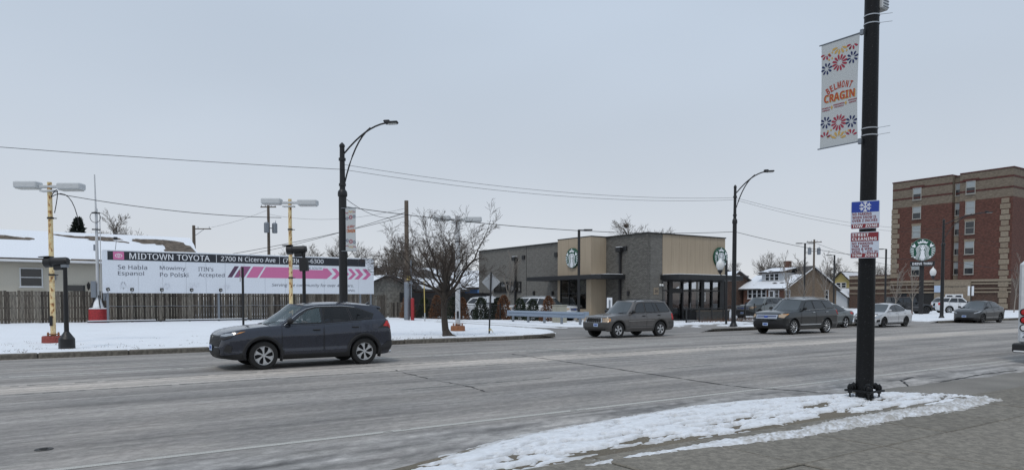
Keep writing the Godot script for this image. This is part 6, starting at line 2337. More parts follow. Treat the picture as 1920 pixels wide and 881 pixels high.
# ------------------------------------------------------------------ the cars of the photograph
func suv_grey() -> void:
	var sp := {
		"cat": "car", "paint": M.carbon, "hollow": true, "L": 4.6, "W": 1.86, "sill": 0.26, "cf": 0.46, "cr": 0.4, "nf": 3.1, "nr": 3.4, "ax": [0.96, 3.65], "R": 0.36, "Ra": 0.425,
		"top": [[0.0, 0.86], [0.06, 0.945], [0.25, 1.0], [0.55, 1.045], [0.95, 1.085], [1.4, 1.115], [2.4, 1.135], [3.2, 1.185], [3.7, 1.215], [4.3, 1.23], [4.52, 1.2], [4.6, 1.16]],
		"roof": [[1.9, 1.565], [2.15, 1.61], [2.5, 1.645], [3.0, 1.66], [3.5, 1.645], [3.9, 1.605], [4.2, 1.555]],
		"nose": [[0.26, 0.0], [0.42, -0.11], [0.6, -0.11], [0.85, -0.07], [1.0, 0.04]], "tail": [[0.3, -0.12], [0.5, 0.0], [0.75, -0.02], [0.95, -0.06], [1.2, -0.12]],
		"fx": [1.08, 1.86], "rx": [4.48, 4.2], "bow": 0.3, "rbow": 0.1, "wr": 0.66, "wb": 0.865, "crown": 0.055,
		"windows": [[[1.72, 1.165], [1.95, 1.36], [2.15, 1.49], [2.4, 1.55], [2.46, 1.555], [2.48, 1.175]], [[2.56, 1.18], [2.54, 1.56], [3.05, 1.568], [3.2, 1.555], [3.28, 1.225]], [[3.36, 1.235], [3.27, 1.545], [3.52, 1.525], [3.95, 1.375], [3.9, 1.275], [3.8, 1.255]]],
		"chrome_line": [[1.48, 1.1], [1.66, 1.24], [1.9, 1.42], [2.1, 1.53], [2.35, 1.59], [2.6, 1.6], [3.1, 1.605], [3.45, 1.57]],
		"doors": [[1.42, 2.49, 0.985], [2.53, 3.56, 1.035]], "clad": 0.085, "sillh": 0.12, "handle": M.black,
		"front": [["grille", M.black, [[-0.62, 0.6], [0.62, 0.6], [0.7, 0.78], [0.6, 0.88], [-0.6, 0.88], [-0.7, 0.78]]], ["lower_grille", M.cladding, [[-0.66, 0.36], [0.66, 0.36], [0.7, 0.52], [0.6, 0.57], [-0.6, 0.57], [-0.7, 0.52]]], ["bumper_lip", M.cladding, [[-0.95, 0.3], [0.95, 0.3], [0.97, 0.36], [-0.97, 0.36]], 0.015], ["emblem", M.chrome, [[-0.07, 0.8], [0.07, 0.8], [0.08, 0.86], [-0.08, 0.86]], 0.022]],
		"lamps": [["headlight", [[0.66, 0.875], [0.85, 0.862], [0.975, 0.892], [0.975, 0.938], [0.66, 0.905]], M.headlamp], ["lamp_shadow", [[0.66, 0.79], [0.8, 0.765], [0.95, 0.83], [0.97, 0.875], [0.82, 0.83], [0.66, 0.85]], M.black], ["lamp_bezel", [[0.82, 0.5], [0.965, 0.46], [0.975, 0.62], [0.9, 0.66]], M.black]],
		"tails": [["tail_light", [[0.55, 1.02], [0.97, 0.98], [0.985, 1.13], [0.55, 1.12]], M.redlamp]],
		"sides": [["headlight", M.headlamp, [[0.08, 0.865], [0.26, 0.9], [0.36, 0.955], [0.09, 0.935]]], ["turn_signal", M.amber, [[0.28, 0.905], [0.4, 0.94], [0.52, 0.985], [0.38, 0.965]]], ["tail_light", M.redlamp, [[4.22, 1.05], [4.36, 1.19], [4.52, 1.17], [4.5, 1.02]]], ["tail_light_surround", M.black, [[4.02, 0.98], [4.14, 1.05], [4.36, 1.21], [4.52, 1.2], [4.5, 0.99], [4.3, 1.0]], 0.004], ["fuel_flap", M.carbon2, rounded_list(3.98, 1.04, 0.17, 0.14)], ["rear_bumper", M.cladding, [[4.12, 0.36], [4.56, 0.4], [4.55, 0.66], [4.3, 0.62], [4.16, 0.5]], 0.012], ["front_bumper", M.cladding, [[0.05, 0.3], [0.45, 0.28], [0.46, 0.44], [0.06, 0.38]], 0.012]],
		"bars": [["grille_bar", M.cladding, [-0.6, 0.6], [0.62, 0.86], 6, false, 0.008]],
		"plate": 0.56, "platez": -0.0, "rplate": 0.8, "wheel": 0, "rim": M.rim, "rimk": 0.665, "tw": 0.235, "mx": 0.24, "mirror": M.black}
	var t := car("sport_utility_car", sp, "dark grey sport utility car passing the billboard, nearest of the cars", Vector3(5.83, 0.0, -18.98))
	for s in [-1.0, 1.0]:
		for a in [0.96, 3.65]:
			boxpart("mud_flap", Vector3(a - 2.3 + 0.47, 0.34, s * 0.83), Vector3(0.025, 0.3, 0.2), M.black, t, 0.008, Basis(Vector3(0, 0, 1), -0.2))
	var sp2 := MB.new()
	sp2.box(Vector3(4.1 - 2.3, 1.562, 0), Vector3(0.36, 0.09, 1.16), 0.035, Basis(Vector3(0, 0, 1), -0.2))
	part("roof_spoiler", sp2, M.carbon, t)
	boxpart("exhaust", Vector3(4.5 - 2.3, 0.3, 0.5), Vector3(0.2, 0.06, 0.08), M.chrome, t, 0.02)
	var an := MB.new()
	an.prism(PackedVector2Array([Vector2(0.0, 0.0), Vector2(0.16, 0.0), Vector2(0.13, 0.07)]), -0.02, 0.02, xf(Vector3(4.0 - 2.3, 1.64, 0)))
	part("antenna_fin", an, M.carbon, t)
	for z in [-0.35, 0.25]:
		var wp := MB.new()
		wp.tube([Vector3(1.12 - 2.3, 1.13, z), Vector3(1.28 - 2.3, 1.2, z + 0.5)], [0.012, 0.008], 5)
		part("wiper", wp, M.black, t)
	driver(Vector3(0.3 + 5.83, 0.68, -18.98 + 0.37))

func rounded_list(cx: float, cy: float, w: float, h: float) -> Array:
	var o := []
	for p in rounded(w, h, 0.03):
		o.append([p.x + cx, p.y + cy])
	return o

func other_cars() -> void:
	# boxy older four by four
	var jp := {
		"cat": "car", "paint": M.taupe, "L": 4.45, "W": 1.84, "sill": 0.3, "cf": 0.42, "cr": 0.3, "nf": 3.6, "nr": 4.0, "ax": [0.76, 3.45], "R": 0.365, "Ra": 0.44,
		"top": [[0.0, 0.9], [0.05, 0.95], [0.3, 1.0], [0.9, 1.055], [1.4, 1.09], [2.5, 1.12], [3.5, 1.15], [4.3, 1.16], [4.55, 1.12], [4.61, 1.0]],
		"roof": [[1.6, 1.56], [2.0, 1.65], [2.6, 1.695], [3.3, 1.7], [3.9, 1.68], [4.3, 1.62]],
		"nose": [[0.3, 0.1], [0.5, -0.02], [0.72, -0.02], [0.78, 0.04], [1.0, 0.07]], "tail": [[0.35, -0.1], [0.5, 0.03], [0.7, 0.03], [0.75, -0.03], [1.15, -0.08]],
		"fx": [1.2, 1.78], "rx": [4.37, 4.06], "bow": 0.2, "rbow": 0.08, "wr": 0.7, "wb": 0.89,
		"windows": [[[1.82, 1.16], [2.05, 1.5], [2.15, 1.57], [2.44, 1.6], [2.47, 1.17]], [[2.57, 1.17], [2.54, 1.6], [3.0, 1.605], [3.12, 1.18]], [[3.16, 1.18], [3.05, 1.605], [3.18, 1.6], [3.36, 1.19]], [[3.46, 1.19], [3.28, 1.6], [3.86, 1.585], [4.12, 1.23], [4.08, 1.2]]],
		"doors": [[1.45, 2.5, 1.0], [2.53, 3.5, 1.03]], "clad": 0.07, "sillh": 0.26, "lower": M.taupedark, "handle": M.black,
		"front": [["bumper", M.taupedark, [[-0.97, 0.42], [0.97, 0.42], [0.98, 0.7], [-0.98, 0.7]], 0.02], ["air_dam", M.black, [[-0.8, 0.33], [0.8, 0.33], [0.8, 0.42], [-0.8, 0.42]], 0.02], ["grille_surround", M.chrome, [[-0.62, 0.73], [0.62, 0.73], [0.62, 0.93], [-0.62, 0.93]], 0.008]],
		"lamps": [["headlight", [[0.66, 0.74], [0.95, 0.75], [0.965, 0.92], [0.66, 0.92]], M.amberclear], ["headlight_bulb", [[0.7, 0.79], [0.78, 0.79], [0.78, 0.89], [0.7, 0.89]], M.headlamp]],
		"tails": [["tail_light", [[0.8, 0.78], [0.985, 0.78], [0.98, 1.1], [0.8, 1.1]], M.redlamp]],
		"sides": [["turn_signal", M.amber, [[0.14, 0.76], [0.24, 0.78], [0.26, 0.9], [0.14, 0.91]]], ["tail_light", M.redlamp, [[4.17, 0.8], [4.42, 0.8], [4.4, 1.1], [4.19, 1.1]]], ["side_moulding", M.taupelight, [[1.36, 0.76], [3.0, 0.785], [3.0, 0.8], [1.36, 0.785]], 0.02], ["rear_bumper", M.taupedark, [[4.0, 0.42], [4.44, 0.42], [4.44, 0.72], [3.95, 0.72]], 0.012]],
		"bars": [["grille_slot", M.matte, [-0.56, 0.56], [0.75, 0.915], 7, true, 0.045]],
		"plate": 0.6, "platez": 0.25, "wheel": 3, "rimk": 0.6, "rails": [1.95, 3.95], "mx": 0.24}
	var jeep := car("four_by_four", jp, "taupe boxy four by four with seven slot grille turning out before the cafe", Vector3(23.03, 0.0, -24.45), "", 0.0)
	boxpart("hood_crease", Vector3(0.75 - 2.225, 1.065, 0.35), Vector3(0.9, 0.02, 0.02), M.taupedark, jeep, 0.0, Basis(Vector3(0, 0, 1), 0.075))
	for z in [-0.3, 0.3]:
		var wp := MB.new()
		wp.tube([Vector3(1.26 - 2.225, 1.12, z), Vector3(1.4 - 2.225, 1.18, z + 0.42)], [0.012, 0.008], 5)
		part("wiper", wp, M.black, jeep)
	# large dark seven seater
	var ex := {
		"cat": "car", "paint": M.blackgreen, "L": 5.0, "W": 2.0, "sill": 0.27, "cf": 0.6, "cr": 0.4, "nf": 3.0, "nr": 3.6, "ax": [0.95, 3.81], "R": 0.385, "Ra": 0.445,
		"top": [[0.0, 0.98], [0.06, 1.04], [0.3, 1.1], [0.9, 1.16], [1.45, 1.195], [2.6, 1.2], [3.6, 1.235], [4.5, 1.27], [4.9, 1.25], [5.0, 1.15]],
		"roof": [[1.75, 1.65], [2.2, 1.73], [2.9, 1.77], [3.6, 1.77], [4.2, 1.74], [4.65, 1.68]],
		"nose": [[0.3, 0.12], [0.5, 0.0], [0.8, 0.0], [1.05, 0.09]], "tail": [[0.35, -0.12], [0.55, 0.0], [0.9, 0.0], [1.25, -0.1]],
		"fx": [1.25, 1.86], "rx": [4.92, 4.6], "bow": 0.28, "rbow": 0.1, "wr": 0.68, "wb": 0.87,
		"windows": [[[1.9, 1.25], [2.12, 1.5], [2.3, 1.64], [2.7, 1.665], [2.76, 1.26]], [[2.88, 1.265], [2.82, 1.675], [3.45, 1.68], [3.78, 1.31], [3.74, 1.29]], [[3.9, 1.32], [3.66, 1.675], [4.2, 1.66], [4.62, 1.36], [4.58, 1.33]]],
		"chrome_line": [[1.6, 1.225], [2.2, 1.225], [3.0, 1.25], [3.9, 1.285]], "surround": M.black,
		"doors": [[1.55, 2.79, 1.1], [2.83, 3.95, 1.12]], "clad": 0.05, "sillh": 0.1, "handle": M.chrome, "lower": M.blackgreen,
		"front": [["grille", M.chromesoft, [[-0.6, 0.8], [0.6, 0.8], [0.66, 1.0], [-0.66, 1.0]]], ["grille_slot", M.signdark, [[-0.56, 0.845], [0.56, 0.845], [0.57, 0.87], [-0.57, 0.87]], 0.014], ["grille_slot", M.signdark, [[-0.58, 0.905], [0.58, 0.905], [0.59, 0.96], [-0.59, 0.96]], 0.014], ["emblem", M.plateblue, [[-0.1, 0.87], [0.0, 0.855], [0.1, 0.87], [0.12, 0.9], [0.1, 0.93], [0.0, 0.945], [-0.1, 0.93], [-0.12, 0.9]], 0.022], ["bumper", M.cladding, [[-0.94, 0.34], [0.94, 0.34], [0.95, 0.6], [0.6, 0.7], [-0.6, 0.7], [-0.95, 0.6]], 0.012]],
		"lamps": [["headlight", [[0.69, 0.87], [0.9, 0.84], [0.972, 0.96], [0.972, 1.02], [0.69, 1.0]], M.amberclear], ["fog_lamp", [[0.8, 0.5], [0.9, 0.5], [0.9, 0.58], [0.8, 0.58]], M.black]],
		"tails": [["tail_light", [[0.75, 0.95], [0.985, 0.95], [0.98, 1.2], [0.75, 1.2]], M.redlamp]],
		"sides": [["headlight", M.amber, [[0.16, 0.92], [0.34, 0.95], [0.56, 1.06], [0.18, 1.03]]], ["tail_light", M.redlamp, [[4.72, 0.98], [4.95, 0.98], [4.94, 1.21], [4.66, 1.22]]], ["side_moulding", M.chrome, [[1.45, 0.475], [3.2, 0.475], [3.2, 0.5], [1.45, 0.5]], 0.022]],
		"plate": 0.52, "platez": 0.0, "wheel": 2, "rim": M.chrome, "rimk": 0.72, "rails": [2.2, 4.5], "railm": M.chrome, "mx": 0.28}
	car("seven_seat_car", ex, "large black green seven seat car with silver two bar grille, beside the second lamp", Vector3(32.6, 0.0, -22.0))
	# white compact saloon with black wheels
	var sd := {
		"cat": "car", "paint": M.silverwhite, "L": 4.6, "W": 1.78, "sill": 0.2, "cf": 0.75, "cr": 0.5, "nf": 2.5, "nr": 2.8, "ax": [0.9, 3.55], "R": 0.325, "Ra": 0.375,
		"top": [[0.0, 0.66], [0.1, 0.74], [0.4, 0.83], [0.8, 0.9], [1.2, 0.94], [2.2, 0.95], [3.2, 0.99], [3.8, 1.06], [4.3, 1.06], [4.55, 1.0], [4.6, 0.94]],
		"roof": [[1.6, 1.32], [2.1, 1.43], [2.6, 1.465], [3.0, 1.455], [3.5, 1.38], [4.0, 1.2]],
		"nose": [[0.2, 0.1], [0.4, 0.0], [0.75, 0.15]], "tail": [[0.25, -0.15], [0.5, 0.0], [0.8, 0.02], [1.0, -0.04]],
		"fx": [0.95, 1.85], "rx": [4.15, 3.45], "bow": 0.32, "rbow": 0.16, "wr": 0.62, "wb": 0.86,
		"windows": [[[1.62, 1.0], [1.95, 1.22], [2.2, 1.33], [2.45, 1.375], [2.52, 1.01]], [[2.6, 1.015], [2.54, 1.38], [2.9, 1.385], [3.3, 1.29], [3.62, 1.12], [3.5, 1.06]]],
		"doors": [[1.3, 2.54, 0.88], [2.58, 3.6, 0.91]], "sillh": 0.06, "lower": M.black,
		"front": [["grille", M.black, [[-0.6, 0.3], [0.6, 0.3], [0.7, 0.5], [-0.7, 0.5]]], ["upper_grille", M.black, [[-0.62, 0.6], [0.62, 0.6], [0.62, 0.66], [-0.62, 0.66]]]],
		"lamps": [["headlight", [[0.62, 0.58], [0.9, 0.6], [0.97, 0.72], [0.96, 0.75], [0.62, 0.66]], M.headlamp], ["fog_lamp", [[0.82, 0.32], [0.96, 0.36], [0.95, 0.5], [0.84, 0.48]], M.black]],
		"tails": [["tail_light", [[0.55, 0.82], [0.985, 0.8], [0.985, 0.97], [0.55, 0.95]], M.redlamp]],
		"sides": [["headlight", M.headlamp, [[0.2, 0.63], [0.45, 0.68], [0.75, 0.83], [0.3, 0.75]]], ["tail_light", M.redlamp, [[4.25, 0.86], [4.5, 0.84], [4.5, 0.98], [4.2, 0.97]]]],
		"plate": 0.42, "wheel": 2, "rim": M.darkrim, "rimk": 0.74, "mx": 0.22, "mirror": M.silverwhite}
	car("compact_saloon", sd, "pearl white compact saloon with black wheels just right of the nearest pole", Vector3(44.9, 0.0, -24.0))
	var g := sd.duplicate()
	g.paint = M.midgrey
	g.rim = M.rim
	g.mirror = M.midgrey
	g.L = 4.85
	g.W = 1.83
	g.ax = [0.95, 3.75]
	g.R = 0.335
	g.Ra = 0.39
	g.wheel = 1
	g.nose = [[0.2, 0.06], [0.4, 0.0], [0.75, 0.1]]
	g.cf = 0.6
	g.erase("doors")
	g.doors = [[1.35, 2.6, 0.88], [2.64, 3.75, 0.91]]
	g.top = [[0.0, 0.7], [0.1, 0.78], [0.4, 0.86], [0.8, 0.92], [1.2, 0.96], [2.2, 0.97], [3.2, 1.0], [4.0, 1.05], [4.6, 1.05], [4.8, 1.0], [4.85, 0.92]]
	g.roof = [[1.6, 1.33], [2.2, 1.44], [2.7, 1.475], [3.1, 1.465], [3.7, 1.36], [4.3, 1.18]]
	g.rx = [4.4, 3.55]
	g.windows = [[[1.7, 1.02], [2.0, 1.22], [2.25, 1.34], [2.55, 1.385], [2.6, 1.03]], [[2.7, 1.035], [2.64, 1.39], [3.0, 1.395], [3.4, 1.32], [3.85, 1.12], [3.7, 1.07]]]
	car("mid_size_saloon", g, "grey green saloon half hidden behind the big dark seven seat car", Vector3(39.9, 0.0, -25.2))
	# white saloon turning in behind it
	var w := g.duplicate()
	w.paint = M.carwhite
	w.mirror = M.carwhite
	car("mid_size_saloon", w, "white saloon turned away behind the grey green saloon, left of the nearest pole", Vector3(45.5, 0.1, -28.6), "", PI * 0.94)
	# dark rounded electric crossover
	var ev := sd.duplicate()
	ev.paint = M.slate
	ev.mirror = M.slate
	ev.L = 4.75
	ev.W = 1.92
	ev.ax = [0.88, 3.77]
	ev.R = 0.355
	ev.Ra = 0.405
	ev.wheel = 3
	ev.rim = M.darkrim
	ev.cf = 0.85
	ev.cr = 0.55
	ev.top = [[0.0, 0.72], [0.1, 0.82], [0.4, 0.94], [0.8, 1.02], [1.2, 1.06], [2.4, 1.08], [3.4, 1.13], [4.2, 1.18], [4.6, 1.12], [4.75, 1.0]]
	ev.roof = [[1.5, 1.42], [2.0, 1.56], [2.5, 1.62], [3.0, 1.61], [3.6, 1.53], [4.1, 1.4], [4.4, 1.3]]
	ev.fx = [0.9, 1.75]
	ev.rx = [4.6, 3.9]
	ev.windows = [[[1.62, 1.14], [1.9, 1.35], [2.15, 1.48], [2.45, 1.53], [2.52, 1.15]], [[2.6, 1.155], [2.54, 1.535], [2.95, 1.53], [3.5, 1.44], [3.95, 1.28], [3.8, 1.21]]]
	ev.doors = [[1.3, 2.55, 1.0], [2.59, 3.6, 1.02]]
	ev.front = [["lower_grille", M.black, [[-0.6, 0.28], [0.6, 0.28], [0.66, 0.4], [-0.66, 0.4]]]]
	ev.lamps = [["headlight", [[0.62, 0.7], [0.9, 0.78], [0.965, 0.86], [0.94, 0.87], [0.62, 0.76]], M.headlamp]]
	ev.sides = [["headlight", M.headlamp, [[0.25, 0.78], [0.5, 0.86], [0.8, 0.98], [0.35, 0.88]]], ["tail_light", M.redlamp, [[4.35, 0.95], [4.65, 0.98], [4.64, 1.06], [4.3, 1.03]]]]
	ev.plate = 0.5
	car("electric_crossover", ev, "slate grey smooth nosed crossover coming toward the camera, rightmost car on the road", Vector3(58.5, 0.0, -24.0))
	# parked
	var pk := ex.duplicate()
	pk.paint = M.midgrey
	pk.mirror = M.black
	pk.railm = M.black
	car("parked_car", pk, "dark grey parked sport utility car behind the cafe railing", Vector3(49.5, 0.12, -36.6), "parked cars")
	var p2 := ex.duplicate()
	p2.paint = M.carwhite
	p2.lower = M.carwhite
	car("parked_car", p2, "white parked sport utility car in the drive-through, nose toward the tan bay", Vector3(31.3, 0.12, -42.2), "parked cars", PI * 0.62)
	var p3 := ex.duplicate()
	p3.paint = M.carwhite
	p3.lower = M.carwhite
	car("parked_car", p3, "white car in the drive-through behind shrubs, farther from the road", Vector3(30.6, 0.12, -48.6), "parked cars", PI * 0.6)
	var p4 := ex.duplicate()
	p4.paint = M.carwhite
	p4.railm = M.carwhite
	car("parked_car", p4, "white sport utility car parked before the apartment block entrance", Vector3(86.0, 0.15, -37.6), "parked cars", PI * 0.8)
	# black open-style four by four
	var wrg := jp.duplicate()
	wrg.paint = M.carblack
	wrg.lower = M.black
	wrg.L = 4.61
	wrg.ax = [0.86, 3.55]
	wrg.erase("rails")
	wrg.wheel = 3
	wrg.rim = M.darkrim
	wrg.R = 0.41
	wrg.Ra = 0.5
	wrg.roof = [[1.6, 1.7], [2.0, 1.78], [2.6, 1.8], [3.9, 1.8], [4.4, 1.78]]
	wrg.rx = [4.58, 4.5]
	wrg.fx = [1.45, 1.72]
	wrg.windows = [[[1.85, 1.18], [1.98, 1.66], [2.44, 1.68], [2.47, 1.18]], [[2.57, 1.18], [2.54, 1.68], [3.25, 1.68], [3.3, 1.18]], [[3.42, 1.18], [3.38, 1.68], [4.3, 1.68], [4.34, 1.18]]]
	car("parked_car", wrg, "black square four by four parked behind the drive through sign pole", Vector3(77.0, 0.15, -38.4), "parked cars", PI * 0.82)
	var p5 := ex.duplicate()
	p5.paint = M.carblack
	car("parked_car", p5, "black car roof showing over the white saloon beside the nearest pole", Vector3(62.0, 0.15, -40.5), "parked cars", PI)

func bus() -> void:
	var t := thing("shuttle_bus", "rear corner of a white shuttle bus standing at the right edge of the picture", "bus", Vector3(22.8, 0.0, -7.2))
	var mb := MB.new()
	mb.box(Vector3(3.4, 1.68, 0), Vector3(6.8, 2.35, 2.35), 0.09)
	part("body", mb, M.carwhite, t)
	var bp := MB.new()
	bp.box(Vector3(-0.08, 0.42, 0), Vector3(0.3, 0.26, 2.42), 0.04)
	part("rear_bumper", bp, M.black, t)
	boxpart("reflective_strip", Vector3(-0.24, 0.33, 0), Vector3(0.01, 0.04, 2.3), M.trim, t)
	for z in [-1.0, 1.0]:
		var k := 0
		for y in [1.42, 1.2, 0.98]:
			var l := MB.new()
			l.lathe([[0.0, 0.02], [0.07, 0.015], [0.085, 0.0]], 16, Transform3D(Basis(Vector3(0, 0, 1), PI / 2), Vector3(-0.005, y, z)))
			var lo := part("tail_light", l, M.redlamp if k < 2 else M.trim, t)
			var rg := MB.new()
			rg.lathe([[0.085, 0.0], [0.09, 0.025], [0.105, 0.02], [0.105, 0.0]], 16, Transform3D(Basis(Vector3(0, 0, 1), PI / 2), Vector3(-0.004, y, z)))
			part("bezel", rg, M.black, lo)
			k += 1
		var w := MB.new()
		w.lathe([[0.0, 0.02], [0.2, 0.0], [0.24, 0.02], [0.36, 0.0], [0.38, -0.04], [0.38, -0.24], [0.2, -0.25]], 28, Transform3D(Basis(Vector3.RIGHT, PI / 2 * signf(z)), Vector3(1.5, 0.38, z * 1.14)))
		part("wheel", w, M.rubber, t)
	boxpart("number_board", Vector3(-0.005, 0.77, -0.8), Vector3(0.012, 0.17, 0.55), M.billboard, t)
	text("2218", M.ink, t, Vector3(-0.014, 0.77, -0.82), 0.42, 0.13, -PI / 2, false, 0.004)
	boxpart("rear_window", Vector3(-0.002, 2.1, 0), Vector3(0.02, 0.8, 1.4), M.pane, t)
	for k in 4:
		boxpart("side_window", Vector3(1.2 + k * 1.4, 2.1, -1.172), Vector3(1.2, 0.8, 0.02), M.pane, t)
	boxpart("underbody", Vector3(3.4, 0.4, 0), Vector3(6.4, 0.3, 1.8), M.matte, t)

func paint(r: float, g: float, b: float, rough := 0.28, metal := 0.0, dirt := 0.25) -> StandardMaterial3D:
	var m := mat(lin(r, g, b), rough, metal, T.paintdirt, Vector3(0.45, 0.45, 0.45))
	m.clearcoat_enabled = true
	m.clearcoat = 0.6
	m.clearcoat_roughness = 0.06
	return m

func _ready() -> void:
	# camera
	var cam := Camera3D.new()
	cam.name = "camera"
	cam.projection = Camera3D.PROJECTION_FRUSTUM
	cam.near = 0.1
	cam.far = 2500.0
	var f := 1300.0
	cam.keep_aspect = Camera3D.KEEP_HEIGHT
	cam.size = 0.1 * 881.0 / f
	var cy := 560.0 + f * tan(deg_to_rad(2.2))
	cam.frustum_offset = Vector2(0.0, 0.1 * (cy - 440.5) / f)
	cam.rotation = Vector3(deg_to_rad(-2.2), deg_to_rad(-33.7), 0)
	cam.position = Vector3(0, 1.8, 0)
	add_child(cam)
	cam.current = true
	# sky and sun
	var env := Environment.new()
	env.background_mode = Environment.BG_SKY
	env.tonemap_mode = Environment.TONE_MAPPER_LINEAR
	env.tonemap_exposure = 1.03
	env.sdfgi_enabled = true
	env.ssao_enabled = true
	env.ssil_enabled = true
	var sky := Sky.new()
	var pm := PanoramaSkyMaterial.new()
	pm.panorama = make_sky()
	sky.sky_material = pm
	env.sky = sky
	env.background_energy_multiplier = 1.0
	var we := WorldEnvironment.new()
	we.name = "environment"
	we.environment = env
	add_child(we)
	var sun := DirectionalLight3D.new()
	sun.name = "sun"
	sun.light_energy = 0.32
	sun.light_color = Color(1.0, 0.97, 0.93)
	sun.light_angular_distance = 14.0
	sun.shadow_enabled = true
	add_child(sun)
	sun.look_at_from_position(Vector3(-4, 8, 3.0), Vector3.ZERO)

	for n in [[n1, 0.9, 3], [n2, 0.55, 5], [n3, 0.6, 7]]:
		n[0].noise_type = FastNoiseLite.TYPE_SIMPLEX_SMOOTH
		n[0].frequency = n[1]
		n[0].seed = n[2]
		n[0].fractal_octaves = 3
	make_materials()
	more_materials()
	build_road()
	build_far_side()
	build_near_side()
	cafe()
	apartment()
	bungalow()
	ranch()
	billboard()
	other_houses()
	fence_run("long weathered grey board fence running behind the billboard", -24.0, 23.1, -55.5, 2.2, 5)
	fence_run("short higher piece of weathered fence right of the billboard", 23.14, 24.2, -55.4, 2.0, 6)
	fence_run("low end piece of weathered fence beside the utility pole", 24.22, 25.7, -55.4, 1.38, 7)
	furniture()
	suv_grey()
	other_cars()
	bus()
	vegetation()

func make_sky() -> ImageTexture:
	var w := 256
	var h := 128
	var im := Image.create(w, h, false, Image.FORMAT_RGBF)
	var n := FastNoiseLite.new()
	n.frequency = 0.9
	n.fractal_octaves = 4
	n.seed = 8
	for y in h:
		var el := (0.5 - (y + 0.5) / h) * PI
		for x in w:
			var az := (x + 0.5) / w * TAU
			var d := Vector3(cos(az) * cos(el), sin(el), sin(az) * cos(el))
			var c := n.get_noise_3d(d.x * 1.5, d.y * 5.0, d.z * 1.5) * 0.09
			var lowk := exp(-maxf(el, 0.0) / 0.2)
			var col := Vector3(0.468, 0.56, 0.685).lerp(Vector3(0.685, 0.7, 0.715), lowk)
			col *= 1.0 + c + 0.35 * sst(0.5, 1.5, el)
			if el < 0.0:
				col = Vector3(0.5, 0.51, 0.52)
			im.set_pixel(x, y, Color(col.x, col.y, col.z))
	return ImageTexture.create_from_image(im)

func more_materials() -> void:
	T.paintdirt = ntex(0.02, 0.9, 1.0, 512, FastNoiseLite.TYPE_SIMPLEX_SMOOTH, 41, 5)
	M.dash_line = mat(lin(0.36, 0.355, 0.33), 0.85, 0.0, T.speck, Vector3(0.7, 1, 1.5))
	M.cover = mat(lin(0.05, 0.048, 0.045), 0.6, 0.4)
	M.tanjoint = mat(lin(0.22, 0.17, 0.115), 0.8)
	M.scribble = mat(lin(0.62, 0.655, 0.71), 0.6)
	M.winframe = mat(lin(0.38, 0.37, 0.34), 0.6)
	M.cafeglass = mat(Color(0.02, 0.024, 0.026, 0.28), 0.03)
	M.cafeglass.transparency = BaseMaterial3D.TRANSPARENCY_ALPHA
	M.cafeglass.metallic_specular = 0.75
	M.screenglass = mat(lin(0.045, 0.055, 0.06), 0.05)
	M.screenglass.metallic_specular = 0.8
	M.carbon = paint(0.034, 0.039, 0.055, 0.2, 0.4)
	M.carbon2 = paint(0.042, 0.044, 0.056, 0.22, 0.4)
	M.taupe = paint(0.128, 0.12, 0.116, 0.35, 0.3)
	M.taupedark = mat(lin(0.075, 0.073, 0.07), 0.6, 0.0, T.paintdirt, Vector3(0.6, 0.6, 0.6))
	M.taupelight = mat(lin(0.4, 0.39, 0.38), 0.4, 0.5)
	M.blackgreen = paint(0.006, 0.008, 0.009, 0.3, 0.0)
	M.silverwhite = paint(0.58, 0.59, 0.605, 0.3, 0.1)
	M.carwhite = paint(0.72, 0.735, 0.75, 0.3)
	M.midgrey = paint(0.14, 0.155, 0.155, 0.35, 0.3)
	M.slate = paint(0.03, 0.032, 0.034, 0.35, 0.15)
	M.carblack = paint(0.014, 0.014, 0.016, 0.3)
	M.chromesoft = mat(lin(0.55, 0.57, 0.62), 0.3, 0.7)
	M.signdark = mat(lin(0.04, 0.055, 0.14), 0.5)
	M.amberclear = mat(lin(0.5, 0.38, 0.27), 0.15, 0.2)
	M.deadgrass = mat(lin(0.16, 0.13, 0.08), 0.95)
	M.screenmesh = mat(lin(0.016, 0.016, 0.017), 0.9)
	M.yellowpole = mat(lin(0.52, 0.4, 0.13), 0.6)
	M.panelbeige = mat(lin(0.5, 0.48, 0.39), 0.7, 0.0, T.fine, Vector3(1, 1, 1))

